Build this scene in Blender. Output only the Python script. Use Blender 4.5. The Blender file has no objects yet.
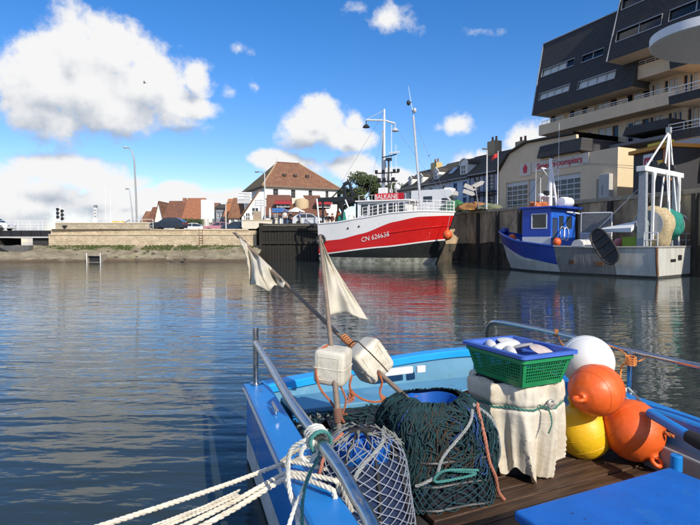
import bpy, bmesh, math, random
from mathutils import Vector, Matrix, noise as mnoise
random.seed(11)
R = math.radians
scene = bpy.context.scene
COL = scene.collection
# ------------------------------------------------------------------ camera
F, HC, PITCH = 526.0, 2.0, math.atan(20.5 / 526.0)
cam_d = bpy.data.cameras.new('camera'); cam = bpy.data.objects.new('camera', cam_d); COL.objects.link(cam)
cam.location = (0, 0, HC); cam.rotation_euler = (R(90) - PITCH, 0, 0)
cam_d.sensor_width = 36.0; cam_d.lens = 36.0 * F / 700.0
cam_d.clip_start = 0.05; cam_d.clip_end = 20000
scene.camera = cam
# ------------------------------------------------------------------ exposure
scene.view_settings.view_transform = 'Standard'; scene.view_settings.look = 'None'
scene.view_settings.gamma = 1.0; scene.view_settings.use_curve_mapping = False
scene.view_settings.exposure = 0.2
# ------------------------------------------------------------------ sun
SUN = Vector((0.47, -0.80, 0.61)).normalized()
SKY_STRENGTH, SUN_STRENGTH = 0.14, 4.3
sd = bpy.data.lights.new('sun', 'SUN'); sd.energy = SUN_STRENGTH; sd.angle = R(0.5); sd.color = (1.0, 0.93, 0.82)
so = bpy.data.objects.new('sun', sd); COL.objects.link(so)
so.rotation_euler = SUN.to_track_quat('Z', 'Y').to_euler(); so.location = SUN * 50
# ------------------------------------------------------------------ pixel -> world (700x525 photograph)
def ray(x, y):
    c, s = math.cos(PITCH), math.sin(PITCH)
    return Vector(((x - 350) , F * c + (262.5 - y) * s, -F * s + (262.5 - y) * c))
def px(x, y, D):
    d = ray(x, y); return Vector((0, 0, HC)) + d * (D / d.y)
def pz(x, y, z):
    d = ray(x, y); return Vector((0, 0, HC)) + d * ((z - HC) / d.z)
# ------------------------------------------------------------------ world: Nishita sky with cumulus clouds by direction
world = bpy.data.worlds.new('World'); scene.world = world; world.use_nodes = True
wt = world.node_tree; wt.nodes.clear()
def build_world():
    blobs = []
    def b(x, y, rx, ry, w=0.0):
        d = ray(x, y).normalized()
        blobs.append((math.atan2(d.x, d.y), math.asin(d.z), rx / F, ry / F, w))
    for a in [(48, 84, 46, 44), (70, 46, 30, 28), (108, 56, 44, 34), (146, 84, 42, 36), (45, 114, 44, 20), (115, 112, 60, 22), (180, 106, 32, 11), (196, 76, 18, 20, .12), (95, 84, 62, 36),
              (254, 88, 36, 24, .66), (230, 92, 26, 16, .70), (240, 50, 24, 15, .74),
              (316, 126, 36, 23), (342, 138, 30, 15), (285, 164, 34, 11, .05), (318, 108, 18, 11), (352, 122, 14, 14, .15),
              (386, 18, 48, 26, .55), (360, 10, 34, 15, .68), (452, 125, 36, 17, .60), (480, 30, 60, 16, .80),
              (62, 172, 46, 16, .02), (20, 205, 66, 30, .16), (80, 198, 70, 22, .22), (38, 190, 50, 20, .12), (150, 200, 46, 16, .18), (110, 212, 66, 22, .2), (185, 202, 62, 17, .16), (100, 184, 40, 13, .05), (225, 204, 50, 18, .14), (128, 184, 26, 9, .1), (172, 190, 26, 8, .15), (345, 170, 38, 14, .1), (390, 180, 40, 12, .1),
              (525, 138, 26, 17), (500, 166, 36, 20), (440, 190, 60, 10, .1)]:
        b(*a)
    g = bpy.data.node_groups.new('cloud_density', 'ShaderNodeTree')
    g.interface.new_socket('dir', in_out='INPUT', socket_type='NodeSocketVector')
    g.interface.new_socket('dens', in_out='OUTPUT', socket_type='NodeSocketFloat'); g.interface.new_socket('soft', in_out='OUTPUT', socket_type='NodeSocketFloat')
    N, L = g.nodes, g.links
    gi = N.new('NodeGroupInput'); go = N.new('NodeGroupOutput')
    def mth(op, a, c=None, d=None):
        n = N.new('ShaderNodeMath'); n.operation = op
        for i, v in enumerate((a, c, d)):
            if v is None: continue
            if isinstance(v, (int, float)): n.inputs[i].default_value = v
            else: L.new(v, n.inputs[i])
        return n.outputs[0]
    sep = N.new('ShaderNodeSeparateXYZ'); L.new(gi.outputs[0], sep.inputs[0])
    az = mth('ARCTAN2', sep.outputs[0], sep.outputs[1]); el = mth('ARCSINE', sep.outputs[2])
    cmb = N.new('ShaderNodeCombineXYZ'); L.new(az, cmb.inputs[0]); L.new(el, cmb.inputs[1])
    # broad warp of the outlines
    nz = N.new('ShaderNodeTexNoise'); nz.inputs['Scale'].default_value = 9; nz.inputs['Detail'].default_value = 3
    L.new(gi.outputs[0], nz.inputs['Vector'])
    wv = N.new('ShaderNodeVectorMath'); wv.operation = 'SUBTRACT'; L.new(nz.outputs['Color'], wv.inputs[0]); wv.inputs[1].default_value = (.5, .5, .5)
    ws = N.new('ShaderNodeVectorMath'); ws.operation = 'MULTIPLY_ADD'; L.new(wv.outputs[0], ws.inputs[0]); ws.inputs[1].default_value = (.05, .03, 0); L.new(cmb.outputs[0], ws.inputs[2])
    acc = None
    for (a, e, rx, ry, w) in blobs:
        m = N.new('ShaderNodeVectorMath'); m.operation = 'MULTIPLY_ADD'; L.new(ws.outputs[0], m.inputs[0]); m.inputs[1].default_value = (1 / rx, 1 / ry, 0); m.inputs[2].default_value = (-a / rx, -e / ry, 0)
        ln = N.new('ShaderNodeVectorMath'); ln.operation = 'LENGTH'; L.new(m.outputs[0], ln.inputs[0]); v = mth('ADD', ln.outputs['Value'], w - 0.0) if w else ln.outputs['Value']
        acc = v if acc is None else mth('SMOOTH_MIN', acc, v, .2)
    acc = mth('SUBTRACT', 1.0, acc)
    # the same fair-weather cumulus goes on round the rest of the sky
    gn = N.new('ShaderNodeTexNoise'); gn.inputs['Scale'].default_value = 3.3; gn.inputs['Detail'].default_value = 2; L.new(gi.outputs[0], gn.inputs['Vector'])
    side = N.new('ShaderNodeMapRange'); side.interpolation_type = 'SMOOTHSTEP'; L.new(mth('ABSOLUTE', az), side.inputs[0]); side.inputs[1].default_value = .62; side.inputs[2].default_value = .95
    top = N.new('ShaderNodeMapRange'); top.interpolation_type = 'SMOOTHSTEP'; L.new(el, top.inputs[0]); top.inputs[1].default_value = .50; top.inputs[2].default_value = .72
    outside = mth('MAXIMUM', side.outputs[0], top.outputs[0])
    gen = mth('SUBTRACT', mth('MULTIPLY', mth('SUBTRACT', gn.outputs['Fac'], .555), 5.0), mth('MULTIPLY', mth('SUBTRACT', 1.0, outside), 2.0))
    acc = mth('MAXIMUM', mth('MAXIMUM', acc, gen), -.8)
    vo = N.new('ShaderNodeTexNoise'); vo.inputs['Scale'].default_value = 13; vo.inputs['Detail'].default_value = 6; vo.inputs['Roughness'].default_value = .56
    L.new(gi.outputs[0], vo.inputs['Vector'])
    n3 = N.new('ShaderNodeTexNoise'); n3.inputs['Scale'].default_value = 46; n3.inputs['Detail'].default_value = 4; n3.inputs['Roughness'].default_value = .6; L.new(gi.outputs[0], n3.inputs['Vector'])
    # billows: folded noise gives rounded cauliflower lobes
    fold = mth('SUBTRACT', .5, mth('ABSOLUTE', mth('MULTIPLY', mth('SUBTRACT', n3.outputs['Fac'], .5), 2.4)))
    f1 = mth('MULTIPLY', mth('SUBTRACT', vo.outputs['Fac'], .5), 2.1)
    f2 = mth('MULTIPLY', fold, .26)
    L.new(mth('ADD', acc, mth('ADD', f1, f2)), go.inputs[0]); L.new(mth('ADD', acc, mth('ADD', mth('MULTIPLY', f1, .55), mth('MULTIPLY', f2, .5))), go.inputs[1])

    N, L = wt.nodes, wt.links
    out = N.new('ShaderNodeOutputWorld')
    tc = N.new('ShaderNodeTexCoord')
    sky = N.new('ShaderNodeTexSky'); sky.sky_type = 'NISHITA'; sky.sun_disc = False
    sky.sun_elevation = math.asin(SUN.z); sky.sun_rotation = math.atan2(SUN.x, SUN.y)
    sky.air_density = 1.0; sky.dust_density = .35; sky.ozone_density = 2.4
    hs = N.new('ShaderNodeHueSaturation'); hs.inputs['Saturation'].default_value = 1.38; hs.inputs['Value'].default_value = 1.0
    L.new(sky.outputs[0], hs.inputs['Color'])
    bg = N.new('ShaderNodeBackground'); bg.inputs['Strength'].default_value = SKY_STRENGTH; tint = N.new('ShaderNodeMix'); tint.data_type = 'RGBA'; tint.blend_type = 'MULTIPLY'; tint.inputs['Factor'].default_value = 1; L.new(hs.outputs[0], tint.inputs[6]); tint.inputs[7].default_value = (1.0, .90, 1.04, 1); L.new(tint.outputs[2], bg.inputs['Color'])
    def grp(vec):
        n = N.new('ShaderNodeGroup'); n.node_tree = g; L.new(vec, n.inputs[0]); return n.outputs
    dens, soft = grp(tc.outputs['Generated'])
    off = N.new('ShaderNodeVectorMath'); off.operation = 'ADD'; L.new(tc.outputs['Generated'], off.inputs[0])
    off.inputs[1].default_value = (.010, 0, .045)
    nrm = N.new('ShaderNodeVectorMath'); nrm.operation = 'NORMALIZE'; L.new(off.outputs[0], nrm.inputs[0])
    dens2 = grp(nrm.outputs[0])[1]
    mr = N.new('ShaderNodeMapRange'); mr.interpolation_type = 'SMOOTHSTEP'; L.new(dens, mr.inputs[0]); mr.inputs[1].default_value = -.10; mr.inputs[2].default_value = .46
    df = N.new('ShaderNodeMath'); df.operation = 'SUBTRACT'; L.new(soft, df.inputs[0]); L.new(dens2, df.inputs[1])
    sh = N.new('ShaderNodeMapRange'); sh.interpolation_type = 'SMOOTHSTEP'; L.new(df.outputs[0], sh.inputs[0]); sh.inputs[1].default_value = -.70; sh.inputs[2].default_value = .26
    mx = N.new('ShaderNodeMix'); mx.data_type = 'RGBA'; L.new(sh.outputs[0], mx.inputs['Factor'])
    mx.inputs[6].default_value = (.40, .47, .58, 1); mx.inputs[7].default_value = (.94, .94, .945, 1)
    cb = N.new('ShaderNodeBackground'); L.new(mx.outputs[2], cb.inputs['Color']); cb.inputs['Strength'].default_value = .86
    ms = N.new('ShaderNodeMixShader'); L.new(mr.outputs[0], ms.inputs[0]); L.new(bg.outputs[0], ms.inputs[1]); L.new(cb.outputs[0], ms.inputs[2])
    L.new(ms.outputs[0], out.inputs[0])
build_world()
world.cycles.sampling_method = 'MANUAL'; world.cycles.sample_map_resolution = 256

# ------------------------------------------------------------------ materials
MATS = {}
def mat(name, col, rough=.6, metal=0.0, var=.12, scale=6.0, bump=0.0, bscale=30.0, col2=None, c2lo=.5, c2hi=.7, coat=0.0, stretch=(1, 1, 1), trans=0.0, sss=0.0, world_co=False, col3=None, c3scale=1.5, c3lo=.55, c3hi=.75):
    if name in MATS: return MATS[name]
    m = bpy.data.materials.new(name); m.use_nodes = True
    N, L = m.node_tree.nodes, m.node_tree.links
    p = N['Principled BSDF']
    p.inputs['Metallic'].default_value = metal
    p.inputs['Coat Weight'].default_value = coat; p.inputs['Coat Roughness'].default_value = .12
    p.inputs['Transmission Weight'].default_value = trans
    tc = N.new('ShaderNodeTexCoord'); src = tc.outputs['Object']
    if world_co:
        ge = N.new('ShaderNodeNewGeometry'); src = ge.outputs['Position']
    mp = N.new('ShaderNodeMapping'); mp.inputs['Scale'].default_value = stretch; L.new(src, mp.inputs[0])
    n1 = N.new('ShaderNodeTexNoise'); n1.inputs['Scale'].default_value = scale; n1.inputs['Detail'].default_value = 6; n1.inputs['Roughness'].default_value = .62; L.new(mp.outputs[0], n1.inputs['Vector'])
    mx = N.new('ShaderNodeMix'); mx.data_type = 'RGBA'
    rp = N.new('ShaderNodeMapRange'); L.new(n1.outputs['Fac'], rp.inputs[0]); rp.inputs[1].default_value = .28; rp.inputs[2].default_value = .72
    L.new(rp.outputs[0], mx.inputs['Factor'])
    mx.inputs[6].default_value = tuple(max(0, c * (1 - var)) for c in col) + (1,)
    mx.inputs[7].default_value = tuple(min(1, c * (1 + var)) for c in col) + (1,)
    outc = mx.outputs[2]
    def layer(prev, c, sc, lo, hi, seed):
        n2 = N.new('ShaderNodeTexNoise'); n2.noise_dimensions = '4D'; n2.inputs['W'].default_value = seed
        n2.inputs['Scale'].default_value = sc; n2.inputs['Detail'].default_value = 8; n2.inputs['Roughness'].default_value = .68; L.new(mp.outputs[0], n2.inputs['Vector'])
        r2 = N.new('ShaderNodeMapRange'); L.new(n2.outputs['Fac'], r2.inputs[0]); r2.inputs[1].default_value = lo; r2.inputs[2].default_value = hi
        m2 = N.new('ShaderNodeMix'); m2.data_type = 'RGBA'; L.new(r2.outputs[0], m2.inputs['Factor']); L.new(prev, m2.inputs[6]); m2.inputs[7].default_value = tuple(c) + (1,)
        return m2.outputs[2]
    if col2: outc = layer(outc, col2, scale * .8, c2lo, c2hi, 3.1)
    if col3: outc = layer(outc, col3, c3scale, c3lo, c3hi, 7.7)
    L.new(outc, p.inputs['Base Color'])
    rr = N.new('ShaderNodeMapRange'); L.new(n1.outputs['Fac'], rr.inputs[0]); rr.inputs[1].default_value = .25; rr.inputs[2].default_value = .75
    rr.inputs[3].default_value = max(.02, rough - .1); rr.inputs[4].default_value = min(1, rough + .12); L.new(rr.outputs[0], p.inputs['Roughness'])
    if bump:
        nb = N.new('ShaderNodeTexNoise'); nb.inputs['Scale'].default_value = bscale; nb.inputs['Detail'].default_value = 5; L.new(mp.outputs[0], nb.inputs['Vector'])
        bp = N.new('ShaderNodeBump'); bp.inputs['Strength'].default_value = bump; bp.inputs['Distance'].default_value = .5 / bscale; L.new(nb.outputs['Fac'], bp.inputs['Height']); L.new(bp.outputs[0], p.inputs['Normal'])
    MATS[name] = m; return m
def brick_mat(name, c1, c2, mortar, bw, bh, ms=.02, rough=.85, bump=.6, var=(.1, .1), stain=None, axis='XZ', offset=.5, warp=0.0):
    if name in MATS: return MATS[name]
    m = bpy.data.materials.new(name); m.use_nodes = True
    N, L = m.node_tree.nodes, m.node_tree.links; p = N['Principled BSDF']
    tc = N.new('ShaderNodeTexCoord'); sp = N.new('ShaderNodeSeparateXYZ'); L.new(tc.outputs['Object'], sp.inputs[0])
    cb = N.new('ShaderNodeCombineXYZ')
    L.new(sp.outputs['XYZ'.index(axis[0])], cb.inputs[0]); L.new(sp.outputs['XYZ'.index(axis[1])], cb.inputs[1])
    nw = N.new('ShaderNodeTexNoise'); nw.inputs['Scale'].default_value = 1.7; nw.inputs['Detail'].default_value = 3; L.new(tc.outputs['Object'], nw.inputs['Vector'])
    wa = N.new('ShaderNodeVectorMath'); wa.operation = 'MULTIPLY_ADD'; L.new(nw.outputs['Color'], wa.inputs[0]); wa.inputs[1].default_value = (warp, warp, 0); L.new(cb.outputs[0], wa.inputs[2])
    br = N.new('ShaderNodeTexBrick'); L.new(wa.outputs[0], br.inputs['Vector']); br.inputs['Scale'].default_value = 1
    br.inputs['Brick Width'].default_value = bw; br.inputs['Row Height'].default_value = bh; br.inputs['Mortar Size'].default_value = ms; br.offset = offset
    br.inputs['Color1'].default_value = tuple(c1) + (1,); br.inputs['Color2'].default_value = tuple(c2) + (1,); br.inputs['Mortar'].default_value = tuple(mortar) + (1,)
    nz = N.new('ShaderNodeTexNoise'); nz.inputs['Scale'].default_value = 1.3; nz.inputs['Detail'].default_value = 8; nz.inputs['Roughness'].default_value = .7; L.new(tc.outputs['Object'], nz.inputs['Vector'])
    r = N.new('ShaderNodeMapRange'); L.new(nz.outputs['Fac'], r.inputs[0]); r.inputs[1].default_value = .4; r.inputs[2].default_value = .75
    mx = N.new('ShaderNodeMix'); mx.data_type = 'RGBA'; L.new(r.outputs[0], mx.inputs['Factor']); L.new(br.outputs['Color'], mx.inputs[6])
    st = stain or tuple(c * .55 for c in c1); mx.inputs[7].default_value = tuple(st) + (1,)
    L.new(mx.outputs[2], p.inputs['Base Color']); p.inputs['Roughness'].default_value = rough
    bp = N.new('ShaderNodeBump'); bp.inputs['Strength'].default_value = bump; bp.inputs['Distance'].default_value = .03; bp.invert = True; L.new(br.outputs['Fac'], bp.inputs['Height']); L.new(bp.outputs[0], p.inputs['Normal'])
    MATS[name] = m; return m
def glass_mat(name, col, rough=.05):
    if name in MATS: return MATS[name]
    m = bpy.data.materials.new(name); m.use_nodes = True; p = m.node_tree.nodes['Principled BSDF']
    p.inputs['Base Color'].default_value = tuple(col) + (1,); p.inputs['Roughness'].default_value = rough; p.inputs['IOR'].default_value = 1.5
    MATS[name] = m; return m

# ------------------------------------------------------------------ mesh helpers
def catmull(pts, n=8, closed=False):
    P = [Vector(p) for p in pts]; out = []
    m = len(P); rng = range(m if closed else m - 1)
    for i in rng:
        if closed: a, b_, c, d = P[i - 1], P[i], P[(i + 1) % m], P[(i + 2) % m]
        else: a, b_, c, d = P[max(i - 1, 0)], P[i], P[i + 1], P[min(i + 2, m - 1)]
        for k in range(n):
            t = k / n
            out.append(.5 * ((2 * b_) + (c - a) * t + (2 * a - 5 * b_ + 4 * c - d) * t * t + (3 * b_ - a - 3 * c + d) * t ** 3))
    if not closed: out.append(P[-1].copy())
    return out
class MB:
    def __init__(s): s.v = []; s.f = []
    def add(s, vs, fs):
        o = len(s.v); s.v += [Vector(v) for v in vs]; s.f += [tuple(i + o for i in f) for f in fs]; return s
    def box(s, c, d, rz=0, M=None, taper=None):
        x, y, z = d[0] / 2, d[1] / 2, d[2] / 2
        tx, ty = taper or (1, 1)
        vs = [Vector((sx * x * (tx if sz > 0 else 1), sy * y * (ty if sz > 0 else 1), sz * z)) for sz in (-1, 1) for sx, sy in ((-1, -1), (1, -1), (1, 1), (-1, 1))]
        if rz: vs = [Matrix.Rotation(rz, 3, 'Z') @ v for v in vs]
        if M: vs = [M @ v for v in vs]
        vs = [v + Vector(c) for v in vs]
        return s.add(vs, [(3, 2, 1, 0), (4, 5, 6, 7), (0, 1, 5, 4), (1, 2, 6, 5), (2, 3, 7, 6), (3, 0, 4, 7)])
    def span(s, a, b):   # box from corner a to corner b
        return s.box([(a[i] + b[i]) / 2 for i in range(3)], [abs(b[i] - a[i]) for i in range(3)])
    def tube(s, pts, r, n=8, closed=False, cap=True, flat=None):
        P = [Vector(p) for p in pts]; m = len(P)
        if m < 2: return s
        rs = r if isinstance(r, (list, tuple)) else [r] * m
        T = []
        for i in range(m):
            a = P[i - 1] if (i > 0 or closed) else P[i]; b_ = P[(i + 1) % m] if (i < m - 1 or closed) else P[i]
            t = b_ - a; T.append(t.normalized() if t.length > 1e-9 else Vector((0, 0, 1)))
        u = T[0].orthogonal().normalized(); vs = []; o = len(s.v)
        for i in range(m):
            u = u - T[i] * u.dot(T[i])
            u = u.normalized() if u.length > 1e-6 else T[i].orthogonal().normalized()
            w = T[i].cross(u)
            for k in range(n):
                a = 2 * math.pi * k / n
                vs.append(P[i] + (u * math.cos(a) + w * math.sin(a)) * rs[i])
        fs = []
        for i in range(m if closed else m - 1):
            j = (i + 1) % m
            for k in range(n): fs.append((i * n + k, i * n + (k + 1) % n, j * n + (k + 1) % n, j * n + k))
        if cap and not closed:
            fs.append(tuple(range(n - 1, -1, -1))); fs.append(tuple((m - 1) * n + k for k in range(n)))
        return s.add(vs, fs)
    def bar(s, a, b, r, n=6, r2=None): return s.tube([a, b], [r, r if r2 is None else r2], n)
    def beam(s, a, b, w, h=None):
        a, b = Vector(a), Vector(b); h = h or w; d = b - a; L_ = d.length; t = d.normalized()
        up = Vector((0, 0, 1)) if abs(t.z) < .95 else Vector((1, 0, 0)); x = t.cross(up).normalized(); y = x.cross(t)
        M = Matrix((x, t, y)).transposed()
        return s.box((a + b) / 2, (w, L_, h), M=M)
    def lathe(s, prof, c=(0, 0, 0), n=20, M=None, cap=True):
        c = Vector(c); vs = []; fs = []; m = len(prof)
        for (r, z) in prof:
            for k in range(n):
                a = 2 * math.pi * k / n; v = Vector((r * math.cos(a), r * math.sin(a), z)); vs.append((M @ v if M else v) + c)
        for i in range(m - 1):
            for k in range(n): fs.append((i * n + k, i * n + (k + 1) % n, (i + 1) * n + (k + 1) % n, (i + 1) * n + k))
        if cap: fs.append(tuple(range(n - 1, -1, -1))); fs.append(tuple((m - 1) * n + k for k in range(n)))
        return s.add(vs, fs)
    def grid(s, fn, nu, nv, cu=False, cv=False):
        vs = [fn(i / nu, j / nv) for i in range(nu if cu else nu + 1) for j in range(nv if cv else nv + 1)]
        U = nu if cu else nu + 1; V = nv if cv else nv + 1; fs = []
        for i in range(nu):
            for j in range(nv): fs.append((i * V + j, ((i + 1) % U) * V + j, ((i + 1) % U) * V + (j + 1) % V, i * V + (j + 1) % V))
        return s.add(vs, fs)
    def prism(s, poly, y0, y1):      # polygon in XZ pushed along Y
        n = len(poly); vs = [(x, y0, z) for x, z in poly] + [(x, y1, z) for x, z in poly]
        return s.add(vs, [tuple(range(n)), tuple(range(2 * n - 1, n - 1, -1))] + [(i, n + i, n + (i + 1) % n, (i + 1) % n) for i in range(n)])
    def slab(s, poly, z0, z1):       # polygon in XY pushed along Z
        n = len(poly); vs = [(p[0], p[1], z0) for p in poly] + [(p[0], p[1], z1) for p in poly]
        return s.add(vs, [tuple(range(n - 1, -1, -1)), tuple(range(n, 2 * n))] + [(i, (i + 1) % n, n + (i + 1) % n, n + i) for i in range(n)])
    def sphere(s, c, r, n=16, m=10, sc=(1, 1, 1)):
        c = Vector(c)
        def fn(u, v):
            a = 2 * math.pi * u; b_ = math.pi * (v * .998 + .001)
            return c + Vector((math.sin(b_) * math.cos(a) * r * sc[0], math.sin(b_) * math.sin(a) * r * sc[1], -math.cos(b_) * r * sc[2]))
        return s.grid(fn, n, m, cu=True)
    def wall(s, x0, x1, z0, z1, holes, y0, y1):   # XZ wall between y0 (outer) and y1 with rectangular openings and their reveals
        xs = sorted({x0, x1} | {min(max(h[k], x0), x1) for h in holes for k in (0, 1)}); zs = sorted({z0, z1} | {min(max(h[k], z0), z1) for h in holes for k in (2, 3)})
        def solid(i, j):
            if i < 0 or j < 0 or i >= len(xs) - 1 or j >= len(zs) - 1: return False
            cx, cz = (xs[i] + xs[i + 1]) / 2, (zs[j] + zs[j + 1]) / 2
            return not any(h[0] < cx < h[1] and h[2] < cz < h[3] for h in holes)
        for i in range(len(xs) - 1):
            for j in range(len(zs) - 1):
                if not solid(i, j): continue
                a, b_, c, d = xs[i], xs[i + 1], zs[j], zs[j + 1]
                s.add([(a, y0, c), (b_, y0, c), (b_, y0, d), (a, y0, d)], [(0, 1, 2, 3)])
                s.add([(a, y1, c), (b_, y1, c), (b_, y1, d), (a, y1, d)], [(3, 2, 1, 0)])
                if not solid(i - 1, j): s.add([(a, y0, c), (a, y0, d), (a, y1, d), (a, y1, c)], [(0, 1, 2, 3)])
                if not solid(i + 1, j): s.add([(b_, y0, c), (b_, y0, d), (b_, y1, d), (b_, y1, c)], [(3, 2, 1, 0)])
                if not solid(i, j - 1): s.add([(a, y0, c), (b_, y0, c), (b_, y1, c), (a, y1, c)], [(3, 2, 1, 0)])
                if not solid(i, j + 1): s.add([(a, y0, d), (b_, y0, d), (b_, y1, d), (a, y1, d)], [(0, 1, 2, 3)])
        return s
    def build(s, name, m, parent=None, smooth=False, bevel=0, local=False, origin=None, kind=None, label=None, ang=40):
        W = WM.get(parent.name) if parent else None
        vs = s.v
        if parent and W and not local:
            inv = W.inverted(); vs = [inv @ v for v in vs]
        if origin is not None: vs = [v - Vector(origin) for v in vs]
        me = bpy.data.meshes.new(name); me.from_pydata([tuple(v) for v in vs], [], s.f)
        if smooth:
            me.polygons.foreach_set('use_smooth', [True] * len(me.polygons)); me.set_sharp_from_angle(angle=R(ang))
        me.materials.append(m); me.update()
        o = bpy.data.objects.new(name, me); COL.objects.link(o)
        if parent: o.parent = parent; WM[o.name] = W if W else Matrix()
        if origin is not None: o.location = origin
        if bevel:
            bv = o.modifiers.new('bevel', 'BEVEL'); bv.width = bevel; bv.segments = 2; bv.limit_method = 'ANGLE'
        if kind: o['kind'] = kind
        if label: o['label'] = label
        return o
WM = {}
def tag(o, label, cat, group=None, kind=None):
    o['label'] = label; o['category'] = cat
    if group: o['group'] = group
    if kind: o['kind'] = kind
    return o
def thing(name, label, cat, loc=(0, 0, 0), rz=0, group=None):
    o = bpy.data.objects.new(name, None); COL.objects.link(o); o.empty_display_size = .2
    o.location = loc; o.rotation_euler = (0, 0, rz)
    WM[o.name] = Matrix.Translation(Vector(loc)) @ Matrix.Rotation(rz, 4, 'Z')
    return tag(o, label, cat, group)
def copy_tree(o, parent=None):
    c = o.copy(); COL.objects.link(c); c.parent = parent
    for ch in o.children: copy_tree(ch, c)
    return c
def copy_thing(o, loc, rz=0, label=None, scale=None):
    c = copy_tree(o); c.location = loc; c.rotation_euler = (0, 0, rz)
    if label: c['label'] = label
    if scale: c.scale = (scale,) * 3
    return c
def rope(mb, pts, r, pitch=None, strands=3, seg=None, n=5):
    pts = [Vector(p) for p in pts]; pitch = pitch or r * 7
    ln = [0]
    for i in range(1, len(pts)): ln.append(ln[-1] + (pts[i] - pts[i - 1]).length)
    tot = ln[-1]; m = max(4, int(tot / (seg or pitch / 7)))
    def at(d):
        i = 0
        lo, hi = 0, len(ln) - 2
        while lo < hi:
            mid = (lo + hi + 1) // 2
            if ln[mid] <= d: lo = mid
            else: hi = mid - 1
        i = lo; t = (d - ln[i]) / max(ln[i + 1] - ln[i], 1e-9); return pts[i].lerp(pts[i + 1], t)
    P = [at(tot * k / m) for k in range(m + 1)]
    T = [(P[min(k + 1, m)] - P[max(k - 1, 0)]).normalized() for k in range(m + 1)]
    u = T[0].orthogonal().normalized(); fr = []
    for k in range(m + 1):
        u = (u - T[k] * u.dot(T[k])); u = u.normalized() if u.length > 1e-6 else T[k].orthogonal().normalized(); fr.append((u.copy(), T[k].cross(u)))
    for sidx in range(strands):
        q = []
        for k in range(m + 1):
            a = 2 * math.pi * (sidx / strands + tot * k / m / pitch)
            q.append(P[k] + (fr[k][0] * math.cos(a) + fr[k][1] * math.sin(a)) * r * .52)
        mb.tube(q, r * .56, n)
    return mb
def text_mesh(body, size, name, m, parent, M, extrude=.004, label=None, kind=None, bold=0.0):
    cu = bpy.data.curves.new(name, 'FONT'); cu.body = body; cu.size = size; cu.extrude = extrude; cu.offset = bold * size; cu.align_x = 'CENTER'; cu.align_y = 'CENTER'; cu.resolution_u = 3
    to = bpy.data.objects.new('text_tmp', cu); COL.objects.link(to)
    dg = bpy.context.evaluated_depsgraph_get(); me = bpy.data.meshes.new_from_object(to.evaluated_get(dg))
    bpy.data.objects.remove(to); bpy.data.curves.remove(cu)
    me.transform(M); me.materials.clear(); me.materials.append(m); me.name = name
    o = bpy.data.objects.new(name, me); COL.objects.link(o); o.parent = parent
    if label: o['label'] = label
    return o
# text standing in the XZ plane of a local frame, read from -Y
def std(x, y, z, sx=1.0): return Matrix.Translation((x, y, z)) @ Matrix.Rotation(R(90), 4, 'X') @ Matrix.Diagonal((sx, 1, 1, 1))

WHITE = mat('white_paint', (.78, .78, .76), .45, var=.05, col3=(.45, .38, .3), c3lo=.62, c3hi=.85)
BLACK = mat('black_paint', (.018, .018, .02), .5, var=.2)
GREYM = mat('grey_metal', (.35, .36, .37), .45, .6, var=.12)
STEEL = mat('stainless_steel', (.50, .49, .48), .27, 1.0, var=.08, scale=20)
GLASS = glass_mat('window_glass', (.03, .04, .05))
RUBBER = mat('rubber', (.02, .02, .02), .8, var=.2)
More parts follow.
